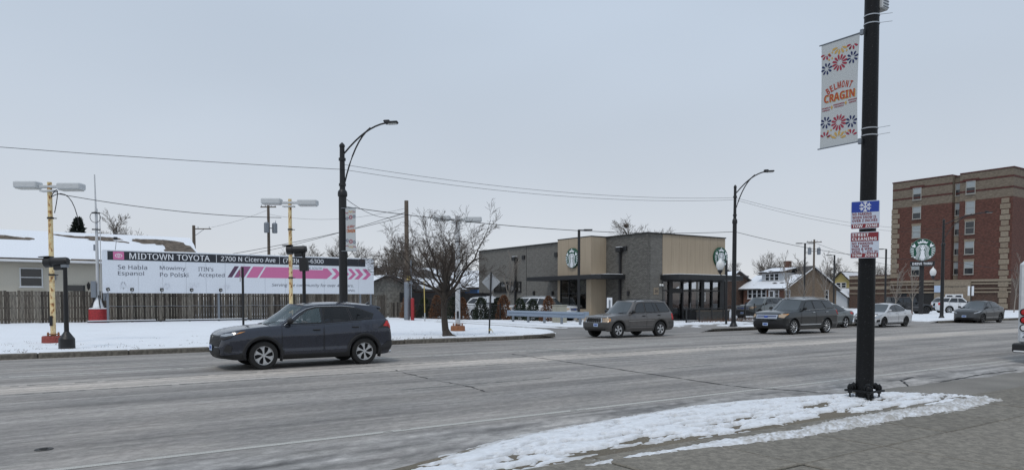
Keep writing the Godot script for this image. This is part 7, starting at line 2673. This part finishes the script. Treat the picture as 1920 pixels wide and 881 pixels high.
func other_houses() -> void:
	small_house("blue_house", "bright blue gabled house glimpsed between the bare tree and the cafe", Vector3(43.0, 0.1, -74.0), Vector3(7.0, 3.0, 6.0), 5.0, true, M.blue, M.greyshingle, 0.55, 0.55, [[1.0, 1.6, 3.02, 0.0, 1.0, 1.2]])
	small_house("brown_house", "low brown house with patchy snowy roof behind the bare street tree", Vector3(33.2, 0.1, -70.0), Vector3(9.0, 2.7, 8.0), 5.0, false, M.brownwall, M.greyshingle, 0.12, 0.3)
	small_house("brown_house", "brown house with snow streaked roof beyond the utility pole", Vector3(28.5, 0.1, -74.0), Vector3(9.0, 2.7, 8.0), 5.2, false, M.brownwall, M.greyshingle, 0.0, 0.3)
	small_house("garage", "small outbuilding with snowy roof at the billboard's right end", Vector3(25.3, 0.1, -60.5), Vector3(5.0, 2.55, 5.0), 3.7, true, M.concrete, M.greyshingle, 0.8, 0.0)
	small_house("neighbour_house", "dark brick house with snowy roof left of the brown bungalow", Vector3(87.5, 0.1, -72.5), Vector3(11.0, 3.1, 7.0), 5.7, true, M.brownwall, M.greyshingle, 0.35, 0.0, [[-5.52, 2.0, 1.2, -PI / 2, 1.6, 1.3]])
	small_house("flat_roofed_house", "dark flat topped house left of the bungalow, behind the globe lamp", Vector3(97.0, 0.1, -84.0), Vector3(12.0, 5.6, 9.0), 6.6, true, M.brownwall, M.greyshingle, -0.2, 0.0)
	small_house("yellow_house", "small yellow gabled house beyond the white garage", Vector3(122.0, 0.1, -70.3), Vector3(9.0, 4.2, 4.6), 6.4, false, M.yellow, M.greyshingle, 0.45, 0.0, [[-4.52, 4.1, -0.5, -PI / 2, 0.9, 0.95], [-4.52, 4.1, 0.5, -PI / 2, 0.9, 0.95]])
	small_house("garage", "white gabled garage right of the brown bungalow", Vector3(113.5, 0.1, -67.0), Vector3(6.0, 2.0, 3.8), 3.4, false, M.siding, M.greyshingle, 0.7, 0.0)

func furniture() -> void:
	near_pole()
	var l1 := street_lamp("black street lamp with curved double arm rising behind the dark grey car", Vector3(9.95, 0.12, -27.3), 7.85, RT, 1.75, 0.9, 1.15, 1.55)
	street_lamp("black street lamp with curved double arm at the kerb before the cafe", Vector3(33.77, 0.12, -26.9), 8.25, RT, 1.75, 0.9, 0.9, 1.2)
	street_lamp("black street lamp with long low arm before the apartment block", Vector3(62.2, 0.12, -28.3), 8.2, RT, 3.5, 0.65, 0.95, 1.5)
	var bn := thing("banner", "small flowered street banner on the lamp behind the dark grey car", "banner", Vector3(10.12, 4.58, -26.86), -0.85, "flowered banners on lamp poles")
	banner_cloth(bn, 0.46, 1.7, true)
	for y in [0.86, -0.86]:
		var rd := MB.new()
		rd.tube([Vector3(-0.42, y, 0), Vector3(0.25, y, 0)], [0.014, 0.014], 6)
		part("rod", rd, M.galv, bn)
	boxpart("pole_sticker", Vector3(0.02, 1.45, 0.155), Vector3(0.2, 0.22, 0.02), M.galv, l1)
	yellow_light("rust streaked yellow light pole on a red base at the far left", Vector3(0.07, 0.15, -30.25), 5.85, M.rust, M.redfade, 0.088)
	yellow_light("rust streaked yellow light pole rising behind the dark grey car, before the billboard", Vector3(8.72, 0.15, -30.4), 5.95, M.rust, M.redfade, 0.088)
	yellow_light("white light pole on an orange base right of the bare street tree", Vector3(16.95, 0.15, -30.3), 5.75, M.whitepaint, M.orangebase, 0.125)
	flood_post("short black post with hooded floodlight on a bell base, far left by the kerb", Vector3(0.42, 0.15, -26.54), 2.9, false)
	flood_post("taller black post with hooded floodlight and box, just left of the flowered banner lamp", Vector3(7.95, 0.15, -26.0), 3.55, true)
	# mast with red tub
	var ms := thing("mast", "slim white mast with cables on a red tub at the billboard's left end", "mast", Vector3(2.67, 0.12, -54.2))
	var p := MB.new()
	p.tube([Vector3(0, 0.4, 0), Vector3(0.02, 7.7, 0)], [0.115, 0.085], 10)
	part("pole", p, M.whitepaint, ms)
	p = MB.new()
	p.tube([Vector3(0.0, 7.7, 0), Vector3(-0.03, 9.95, 0)], [0.055, 0.035], 8)
	p.tube([Vector3(0.2, 0.9, 0.1), Vector3(0.22, 7.2, 0.06)], [0.03, 0.03], 6)
	part("antenna", p, M.whitepaint, ms)
	p = MB.new()
	p.lathe([[0.0, 1.05], [0.5, 1.0], [0.56, 0.95], [0.57, 0.0]], 20)
	part("tub", p, M.redpaint, ms)
	p = MB.new()
	p.lathe([[0.0, 1.1], [0.5, 1.06], [0.55, 1.0]], 20)
	p.tube([Vector3(0, 1.05, 0.1), Vector3(0, 1.4, 0.05), Vector3(0, 1.75, 0)], [0.34, 0.26, 0.1], 10)
	part("snow_cap", p, M.snow, ms)
	for s in [[0.45, 0.2], [-0.45, 0.2], [0.1, 0.5]]:
		p = MB.new()
		p.tube([Vector3(s[0], 1.05, s[1]), Vector3(s[0] * 0.3, 1.9, s[1] * 0.3)], [0.035, 0.035], 5)
		part("brace", p, M.black, ms)
	boxpart("meter_box", Vector3(-0.25, 2.3, 0.1), Vector3(0.3, 1.1, 0.25), M.galv, ms, 0.02)
	boxpart("meter_box", Vector3(0.42, 1.9, 0.12), Vector3(0.25, 0.7, 0.2), M.galv, ms, 0.02)
	boxpart("floodlight", Vector3(1.1, 5.75, 0.1), Vector3(0.24, 0.2, 0.2), M.black, ms, 0.02)
	for y in [7.4, 6.3]:
		p = MB.new()
		for k in 20:
			var a0 := TAU * k / 20
			var a1 := TAU * (k + 1) / 20
			p.tube([Vector3(-0.05 + cos(a0) * 0.3, y - 0.3 + sin(a0) * 0.35, 0.12), Vector3(-0.05 + cos(a1) * 0.3, y - 0.3 + sin(a1) * 0.35, 0.12)], [0.018, 0.018], 4, false)
		if y > 7.0:
			part("cable_coil", p, M.wire, ms)
		boxpart("clamp", Vector3(0, y, 0), Vector3(0.5, 0.06, 0.34), M.black, ms)
	p = MB.new()
	p.tube([Vector3(1.15, 5.6, 0.1), Vector3(0.9, 3.5, 0.2), Vector3(0.3, 1.2, 0.3)], [0.014, 0.014, 0.014], 4)
	part("cable", p, M.wire, ms)
	# signposts
	var s1 := thing("parking_sign_post", "thin black post with a small sign seen edge on, before the pink arrow", "sign", Vector3(5.84, 0.15, -26.4))
	boxpart("post", Vector3(0, 1.4, 0), Vector3(0.07, 2.8, 0.05), M.black, s1)
	boxpart("sign_plate", Vector3(-0.06, 2.52, -0.12), Vector3(0.012, 0.5, 0.32), M.backsign, s1, 0.0, Basis(Vector3.UP, -0.1))
	boxpart("sign_print", Vector3(-0.069, 2.58, -0.12), Vector3(0.006, 0.22, 0.2), M.redfade, s1, 0.0, Basis(Vector3.UP, -0.1))
	var s2 := thing("diamond_sign", "back of a bare metal diamond sign with small plate, on a leaning post", "sign", Vector3(16.87, 0.15, -27.2), atan2(-0.36, 0.93))
	boxpart("post", Vector3(0.05, 1.43, 0), Vector3(0.065, 2.9, 0.05), M.black, s2, 0.0, Basis(Vector3(0, 0, 1), -0.035))
	boxpart("sign_plate", Vector3(0.1, 2.42, -0.05), Vector3(0.62, 0.62, 0.012), M.backsign, s2, 0.0, Basis(Vector3(0, 0, 1), PI / 4))
	boxpart("lower_plate", Vector3(0.06, 1.62, -0.05), Vector3(0.33, 0.3, 0.012), M.signwhite, s2)
	boxpart("foot", Vector3(0, 0.02, 0), Vector3(0.3, 0.05, 0.22), M.black, s2, 0.01)
	p = MB.new()
	p.tube([Vector3(0.02, 0.28, 0.04), Vector3(0.1, 0.22, 0.06), Vector3(0.16, 0.1, 0.05)], [0.02, 0.018, 0.012], 5)
	p.tube([Vector3(-0.04, 0.2, 0.04), Vector3(0.06, 0.2, 0.05)], [0.03, 0.03], 5)
	part("caution_tape", p, M.yellowpole, s2)
	# utility poles and bollards
	utility_pole("tall plain wooden pole with metal guard left of the bare street tree", Vector3(22.43, 0.1, -47.94), 9.05, Vector3.ZERO, [], 0.2)
	var up: Node3D = get_node("utility_pole")
	p = MB.new()
	p.lathe([[0.22, 0.0], [0.22, 2.9], [0.2, 2.95]], 12)
	part("pole_guard", p, M.galv, up)
	boxpart("yellow_tag", Vector3(0.05, 3.25, 0.2), Vector3(0.3, 0.28, 0.03), M.yellowpole, up)
	p = MB.new()
	p.tube([Vector3(0.3, 0, 0.12), Vector3(0.3, 4.6, 0.1)], [0.06, 0.06], 6)
	part("conduit", p, M.galv, up)
	utility_pole("wooden pole with two grey transformers behind the billboard's middle", Vector3(16.95, 0.1, -66.0), 10.5, RT * 0.9, [Vector3(0.45, 8.2, 0.4), Vector3(-0.3, 8.2, 0.5)])
	utility_pole("wooden pole with one sided crossarm above the ranch roof", Vector3(12.59, 0.1, -78.57), 9.3, RT * 1.8, [], 0.2)
	utility_pole("wooden pole with crossarm and two transformers beyond the bungalow", Vector3(87.4, 0.1, -56.3), 9.8, RT * 1.3, [Vector3(0.55, 8.2, 0.35), Vector3(-0.6, 8.2, -0.3)])
	for b in [[Vector3(22.68, 0.1, -47.5), 1.75, "tall red bollard pipe against the wooden pole"]]:
		var bo := thing("bollard", b[2], "bollard", b[0])
		p = MB.new()
		p.lathe([[0.0, b[1]], [0.1, b[1] - 0.02], [0.13, b[1] - 0.08], [0.13, 0.0]], 14)
		part("pipe", p, M.redpaint, bo)
		p = MB.new()
		p.lathe([[0.135, 0.02], [0.16, 0.02], [0.16, 0.0]], 14)
		part("collar", p, M.matte, bo)
	var yp := thing("marker_pole", "thin yellow marker pole before the dark screen fence", "pole", Vector3(22.95, 0.1, -46.1))
	p = MB.new()
	p.tube([Vector3(0.06, 0, 0), Vector3(0.0, 3.0, 0)], [0.037, 0.034], 8)
	part("pole", p, M.yellowpole, yp)
	p = MB.new()
	p.tube([Vector3(0.06, 0, 0), Vector3(0.047, 0.65, 0)], [0.043, 0.042], 8)
	part("white_sleeve", p, M.whitepaint, yp)
	# guard rail, a pressed W profile
	var gr := thing("guard_rail", "blue grey steel guard rail along the snowy edge of the drive-through", "guard rail", Vector3(26.95, 0.12, -36.6))
	var a := Vector3(0.05, 0, 4.1)
	var b2 := Vector3(-0.02, 0, -4.1)
	var rows := []
	for k in 2:
		var r := []
		for q in [[0.36, 0.0], [0.4, -0.03], [0.45, -0.07], [0.5, -0.07], [0.54, -0.02], [0.57, -0.02], [0.61, -0.07], [0.66, -0.07], [0.7, -0.03], [0.74, 0.0], [0.74, 0.02], [0.68, -0.04], [0.6, -0.03], [0.555, 0.02], [0.5, -0.03], [0.42, -0.03], [0.36, 0.0]]:
			r.append((a if k == 0 else b2) + Vector3(q[1], q[0] + 0.12, 0))
		rows.append(r)
	p = MB.new()
	p.grid(rows)
	part("rail", p, M.guard, gr)
	p = MB.new()
	p.box(a + Vector3(-0.03, 0.67, 0.16), Vector3(0.05, 0.44, 0.5), 0.02)
	part("end_shoe", p, M.guard, gr)
	p = MB.new()
	p.box(b2 + Vector3(-0.03, 0.67, -0.1), Vector3(0.05, 0.4, 0.3), 0.02)
	part("end_shoe", p, M.guard, gr)
	for k in 5:
		boxpart("post", Vector3(0.09, 0.36, 3.6 - k * 1.85), Vector3(0.14, 0.75, 0.12), M.galv, gr, 0.01)
	railing("black iron fence before the shrubs left of the guard rail", Vector3(25.0, 0.1, -52.2), Vector3(28.4, 0.1, -44.2), 1.25, 0.13)
	var lp := thing("low_pipe", "long dark pipe lying on low feet at the fence foot, dusted with snow", "pipe", Vector3(2.0, 0.2, -53.0))
	p = MB.new()
	p.tube([Vector3(0, 0.08, 0), Vector3(11.0, 0.1, 0.0)], [0.05, 0.05], 6)
	part("pipe", p, M.black, lp)
	for q in [[0.0, 4.0], [4.6, 10.0]]:
		p = MB.new()
		p.tube([Vector3(q[0], 0.14, 0), Vector3(q[1], 0.15, 0)], [0.035, 0.035], 6)
		part("snow", p, M.snow, lp)
	var f2 := thing("screen_fence", "tall dark fence between the wooden pole and the brown houses", "fence", Vector3(26.0, 0.1, -57.0))
	boxpart("screen", Vector3(6.5, 1.15, 0), Vector3(13.0, 2.2, 0.04), M.screenmesh, f2)
	for k in 7:
		boxpart("post", Vector3(k * 2.15, 1.15, 0.05), Vector3(0.09, 2.3, 0.09), M.black, f2)
	lot_lamp("tall slim black lamp before the cafe's tan bay", Vector3(30.55, 0.12, -37.45), 6.45, [RT])
	lot_lamp("slim black double headed lamp standing before the bungalow's gable", Vector3(65.0, 0.12, -42.9), 7.4, [RT, -RT])
	lot_lamp("slim black single headed lamp by the white garage", Vector3(72.3, 0.12, -44.1), 6.5, [-RT])
	lot_lamp("slim black single headed lamp at the left corner of the apartment block", Vector3(71.9, 0.12, -38.2), 6.8, [-RT])
	lot_lamp("slim black single headed lamp at the edge of the cafe's right side", Vector3(47.5, 0.12, -38.8), 5.1, [-RT])
	globe_lamp("white acorn lamp on the second street lamp before the cafe sign", Vector3(35.3, 0.0, -29.2), 3.9, true, RT * 0.42)
	globe_lamp("white acorn lamp hanging by the street lamp before the apartment block", Vector3(61.55, 0.0, -28.75), 4.0, false, RT * 0.55)
	# menu cabinet, small signs
	var cb := thing("utility_cabinet", "plain beige cabinet behind the guard rail's near end", "cabinet", Vector3(28.6, 0.12, -37.1))
	boxpart("body", Vector3(0, 0.6, 0), Vector3(0.55, 1.2, 0.95), M.panelbeige, cb, 0.03)
	boxpart("lid", Vector3(0, 1.23, 0), Vector3(0.62, 0.06, 1.02), M.panelbeige, cb, 0.02)
	boxpart("door_seam", Vector3(-0.278, 0.6, 0), Vector3(0.006, 1.0, 0.012), M.tanjoint, cb)
	var bk := thing("small_sign", "small white sign on a low post right of the tan bay", "sign", Vector3(29.6, 0.12, -33.2), atan2(-0.5, 0.85))
	boxpart("post", Vector3(0, 0.8, 0.03), Vector3(0.09, 1.6, 0.05), M.galv, bk)
	boxpart("sign_plate", Vector3(0, 1.42, 0.0), Vector3(0.34, 0.66, 0.012), M.signwhite, bk)
	railing("black railing before the cafe's glazed front", Vector3(36.0, 0.12, -32.6), Vector3(41.4, 0.12, -33.9), 1.05, 0.14)
	railing("black railing right of the second street lamp", Vector3(41.6, 0.12, -33.9), Vector3(48.5, 0.12, -35.7), 1.2, 0.14)
	railing("black railing along the apartment block's garden", Vector3(95.0, 0.12, -33.5), Vector3(118.0, 0.12, -33.5), 1.6, 0.3)
	railing("low grey railing before the black parked four by four", Vector3(68.5, 0.12, -35.4), Vector3(73.2, 0.12, -36.2), 1.3, 0.2)
	# pole sign
	var ps := thing("pole_sign", "round green crowned figure sign over a DRIVE THRU board on a black post", "sign", Vector3(75.0, 0.1, -36.1), deg_to_rad(-66.0))
	boxpart("post", Vector3(-0.05, 3.1, -0.2), Vector3(0.42, 6.2, 0.3), M.black, ps, 0.02)
	var ds := Node3D.new()
	ds.name = "round_sign"
	ps.add_child(ds)
	ds.position = Vector3(0, 6.72, 0.1)
	siren(ds, 1.13, true)
	boxpart("board", Vector3(0, 5.3, 0.0), Vector3(2.2, 0.5, 0.4), M.black, ps, 0.02)
	text("DRIVE THRU", M.signwhite, ps, Vector3(0, 5.3, 0.205), 1.75, 0.24, 0.0, true, 0.01)
	var wsn := thing("small_sign", "pair of narrow white sign backs before the apartment entrance", "sign", Vector3(88.6, 0.1, -37.2))
	boxpart("post", Vector3(0, 1.5, 0), Vector3(0.08, 3.0, 0.08), M.black, wsn)
	for s in [-0.22, 0.18]:
		boxpart("sign_plate", Vector3(0.0, 2.6, s), Vector3(0.02, 1.1, 0.24), M.signwhite, wsn)
	# wires
	var A := Vector3(9.95, 7.1, -27.2)
	var B := Vector3(33.77, 7.75, -26.9)
	var C := Vector3(62.2, 7.6, -28.3)
	wire("single overhead wire coming in from the left to the banner lamp", [Vector3(-30.0, 7.7, -32.0), A + Vector3(0, -0.1, 0)], 0.5)
	wire("upper of the two wires between the street lamps", [A + Vector3(0, 0.1, 0), B, C, Vector3(100.0, 7.5, -29.0)], 0.75, 0.008)
	wire("lower of the two wires between the street lamps", [A + Vector3(0, -0.1, 0), B + Vector3(0, -0.12, 0), C + Vector3(0, -0.3, 0), Vector3(100.0, 7.0, -29.0)], 0.8, 0.008)
	wire("thick black cable strung low between the street lamps past the bare tree", [A + Vector3(0, -1.58, 0), B + Vector3(0, -2.0, 0), C + Vector3(0, -2.5, 0), Vector3(100.0, 5.2, -28.5)], 0.75, 0.015)
	wire("feed wire from the leftmost yellow light pole to the middle one", [Vector3(0.3, 5.6, -30.2), Vector3(8.4, 5.3, -30.6)], 0.9, 0.013)
	wire("wire from the transformer pole behind the billboard to the plain wooden pole", [Vector3(16.95, 9.6, -66.0), Vector3(22.43, 8.6, -47.94)], 1.4)
	wire("wire crossing from the plain wooden pole down behind the billboard", [Vector3(22.43, 8.3, -47.94), Vector3(12.59, 5.5, -78.0)], 0.6, 0.02)
	wire("lower wire from the plain wooden pole toward the ranch house", [Vector3(22.43, 8.0, -47.94), Vector3(9.5, 4.9, -62.0)], 0.5, 0.02)
	wire("wire from the plain wooden pole to the banner lamp", [Vector3(22.43, 8.4, -47.94), A + Vector3(0, -1.2, 0)], 1.1, 0.012)
	wire("wire from the far crossarm to the transformer pole", [Vector3(14.1, 9.2, -77.5), Vector3(16.95, 10.0, -66.0)], 0.5)
	wire("wire between the far right transformer pole and the apartment block", [Vector3(87.4, 9.5, -56.3), Vector3(112.0, 7.0, -58.0)], 0.6, 0.02)
	p = MB.new()
	for k in 2:
		p.tube(bend(Vector3(0.1, 5.45, -30.1), Vector3(0.45 + k * 0.3, 6.2 - k * 0.2, -30.0), Vector3(0.2 + k * 0.75, 4.9 - k * 0.4, -30.2)), consts(0.015, 9), 4)
	part("looped_cable", p, M.wire, get_node("lot_light"), -Vector3(0.07, 0.15, -30.25))

func vegetation() -> void:
	street_tree()
	var s := {"wob": 0.14, "up": 0.045, "kids": [9, 8, 6, 4], "ang": 0.68, "lr": 0.62, "start": 0.3, "tip": 0.0085}
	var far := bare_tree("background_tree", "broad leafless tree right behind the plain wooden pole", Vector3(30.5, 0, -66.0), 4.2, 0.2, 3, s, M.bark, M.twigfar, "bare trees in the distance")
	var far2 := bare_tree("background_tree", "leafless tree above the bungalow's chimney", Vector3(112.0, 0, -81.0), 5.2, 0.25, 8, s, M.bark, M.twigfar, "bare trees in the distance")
	var H1: float = far.get_node("crown").mesh.get_aabb().end.y
	var H2: float = far2.get_node("crown").mesh.get_aabb().end.y
	far.scale = Vector3.ONE * 8.4 / H1
	far2.scale = Vector3.ONE * 10.9 / H2
	var k := 0
	for q in [[Vector3(27.0, 0, -62.0), 7.2, "leafless tree close behind the billboard's right end"], [Vector3(33.8, 0, -62.5), 8.0, "leafless tree between the brown house and the screen fence"], [Vector3(38.0, 0, -82.0), 10.3, "leafless tree beyond the roof ridge of the brown house"], [Vector3(44.5, 0, -88.0), 11.2, "leafless tree beyond the blue house"], [Vector3(50.0, 0, -92.0), 11.8, "leafless tree farther right of the blue house"], [Vector3(31.5, 0, -84.0), 10.2, "leafless tree behind the snow streaked brown roof"], [Vector3(23.0, 0, -70.0), 7.6, "leafless tree left of the plain wooden pole, over the billboard corner"], [Vector3(19.6, 0, -74.0), 7.2, "small leafless tree showing over the billboard near the floodlight post"], [Vector3(6.3, 0, -98.4), 12.7, "leafless tree behind the ranch roof beside the dark conifer"], [Vector3(60.4, 0, -62.3), 12.2, "leafless tree with a nest rising over the cafe roof"], [Vector3(66.5, 0, -63.0), 11.3, "leafless tree peeking over the cafe roof, right of the nest tree"], [Vector3(120.0, 0, -82.0), 9.7, "leafless tree left of the transformer pole beyond the bungalow"], [Vector3(131.0, 0, -80.0), 10.4, "leafless tree above the yellow house"], [Vector3(138.0, 0, -76.0), 10.2, "leafless tree left of the nearest pole, beyond the yellow house"], [Vector3(146.0, 0, -73.0), 10.7, "leafless tree just right of the nearest pole above the low wing"], [Vector3(104.0, 0, -84.0), 9.0, "leafless tree at the left of the bungalow group, behind the flat topped house"], [Vector3(126.0, 0, -90.0), 10.3, "leafless tree far behind the white garage"], [Vector3(151.0, 0, -80.0), 9.6, "leafless tree against the left edge of the apartment block"]]:
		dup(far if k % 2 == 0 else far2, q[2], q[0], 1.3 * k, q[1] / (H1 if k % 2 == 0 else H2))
		k += 1
	var nb := thing("bird_nest", "round dark nest in the top of the tree over the cafe", "nest", Vector3(59.0, 10.7, -63.2))
	var nm := MB.new()
	nm.ball(Vector3.ZERO, Vector3(0.32, 0.26, 0.32), 10)
	for i in 50:
		var d := Vector3(sin(i * 2.4), cos(i * 1.7) * 0.7, cos(i * 2.4)).normalized()
		nm.tube([d * 0.2, d * 0.5 + Vector3(0.1 * sin(i), 0.05, 0)], [0.014, 0.008], 3, false)
	part("twigs", nm, M.twig, nb)
	# young trees by the parked cars
	var y := {"wob": 0.07, "up": 0.1, "kids": [16, 5, 3], "ang": 0.55, "lr": 0.36, "start": 0.25, "tip": 0.009}
	var yt := bare_tree("young_tree", "pale young bare tree before the grey brick cafe wall", Vector3(30.6, 0.1, -46.6), 4.6, 0.05, 21, y, M.twigpale, M.twigpale, "young bare trees")
	k = 0
	for q in [[Vector3(68.2, 0.1, -35.3), 0.95, "pale young bare tree between the nearest pole and the sign post"], [Vector3(71.0, 0.1, -35.0), 0.9, "thin young tree beside the drive through sign post"], [Vector3(60.5, 0.1, -41.5), 1.15, "young bare tree before the bungalow's front door"], [Vector3(63.5, 0.1, -41.8), 1.15, "young bare tree before the bungalow's brown gable"], [Vector3(68.0, 0.1, -42.5), 1.2, "young bare tree right of the double headed lamp"], [Vector3(93.0, 0.1, -34.5), 1.25, "young bare tree right of the apartment entrance"]]:
		dup(yt, q[2], q[0], 1.1 * k, q[1])
		k += 1
	# clipped evergreens along the drive-through
	var gs := shrub_proto("evergreen_shrub", "dark green shrub just left of the guard rail's far end", Vector3(27.9, 0.1, -46.2), 1.75, 0.85, M.evergreen, 5, "dark green shrubs along the drive-through")
	var bs := shrub_proto("brown_shrub", "rust brown shrub under the pale young tree", Vector3(29.0, 0.1, -44.6), 1.9, 0.85, M.deadgreen, 6, "rust brown shrubs along the drive-through")
	for q in [[gs, Vector3(29.4, 0.1, -43.0), 0.95, "dark green shrub between the two rust brown ones, behind the guard rail"], [gs, Vector3(29.4, 0.1, -41.3), 0.9, "dark green shrub hiding the white parked car's flank"], [bs, Vector3(29.6, 0.1, -39.7), 0.95, "rust brown shrub before the white parked car's front"], [gs, Vector3(26.7, 0.1, -48.4), 1.0, "dark green shrub behind the diamond sign"], [bs, Vector3(26.2, 0.1, -50.3), 1.0, "rust brown shrub behind the white light pole"], [gs, Vector3(25.9, 0.1, -52.0), 1.0, "dark green shrub behind the bare tree's trunk"], [bs, Vector3(25.0, 0.1, -53.2), 1.05, "rust brown shrub beside the yellow marker pole"], [bs, Vector3(26.9, 0.1, -47.4), 0.9, "small rust brown shrub right of the white light pole"], [gs, Vector3(28.6, 0.1, -45.4), 0.9, "dark green shrub under the pale young tree, left of the rust brown one"], [gs, Vector3(30.0, 0.1, -47.0), 1.0, "dark green shrub in the back row before the farther white car"]]:
		dup(q[0], q[3], q[1], q[1].x * 2.0, q[2])
	shrub_proto("conifer", "dark pointed conifer tip above the ranch house roof", Vector3(2.5, 0.1, -82.85), 9.9, 2.6, M.pinegreen, 15, "", 0.75, 5200)
	# blades poking through the snow by the kerb
	var gb := MB.new()
	var rg := RandomNumberGenerator.new()
	rg.seed = 77
	for i in 900:
		var c := Vector3(rg.randf_range(-4.0, 18.5), 0.17, -25.5 - pow(rg.randf(), 2.0) * 7.0)
		if n2.get_noise_2d(c.x * 0.8, c.z * 0.8) < 0.05:
			continue
		for j in 4:
			var p := c + Vector3(rg.randf_range(-0.12, 0.12), 0, rg.randf_range(-0.12, 0.12))
			var d := Vector3(rg.randf_range(-0.6, 0.6), rg.randf_range(0.3, 1.0), rg.randf_range(-0.6, 0.6)) * rg.randf_range(0.05, 0.12)
			var w := d.cross(Vector3(0.3, 0.2, 1)).normalized() * 0.008
			gb.tri(p - w, p + w, p + d)
	var go := part("grass_blades", gb, M.deadgrass, self)
	tag(go, "dead grass blades poking through the thin snow by the kerb", "grass")
	go.set_meta("kind", "stuff")
	# dry stalks at the railing
	var dg := MB.new()
	var rng := RandomNumberGenerator.new()
	rng.seed = 31
	for i in 420:
		var u := rng.randf()
		var p := Vector3(36.5, 0.12, -31.9).lerp(Vector3(48.0, 0.12, -34.7), u) + Vector3(rng.randf_range(-0.3, 0.3), 0, rng.randf_range(-0.5, 0.5))
		var d := Vector3(rng.randf_range(-0.6, 0.6), rng.randf_range(0.4, 1.0), rng.randf_range(-0.6, 0.6)) * rng.randf_range(0.15, 0.45)
		var s2 := d.cross(Vector3(0.3, 0.2, 1)).normalized() * 0.02
		dg.quad(p - s2, p + s2, p + d + s2 * 0.5, p + d - s2 * 0.5)
	var o := part("dry_stalks", dg, M.deadgreen, self)
	tag(o, "dry brown stalks poking through snow along the cafe railing", "dry plants")
	o.set_meta("kind", "stuff")
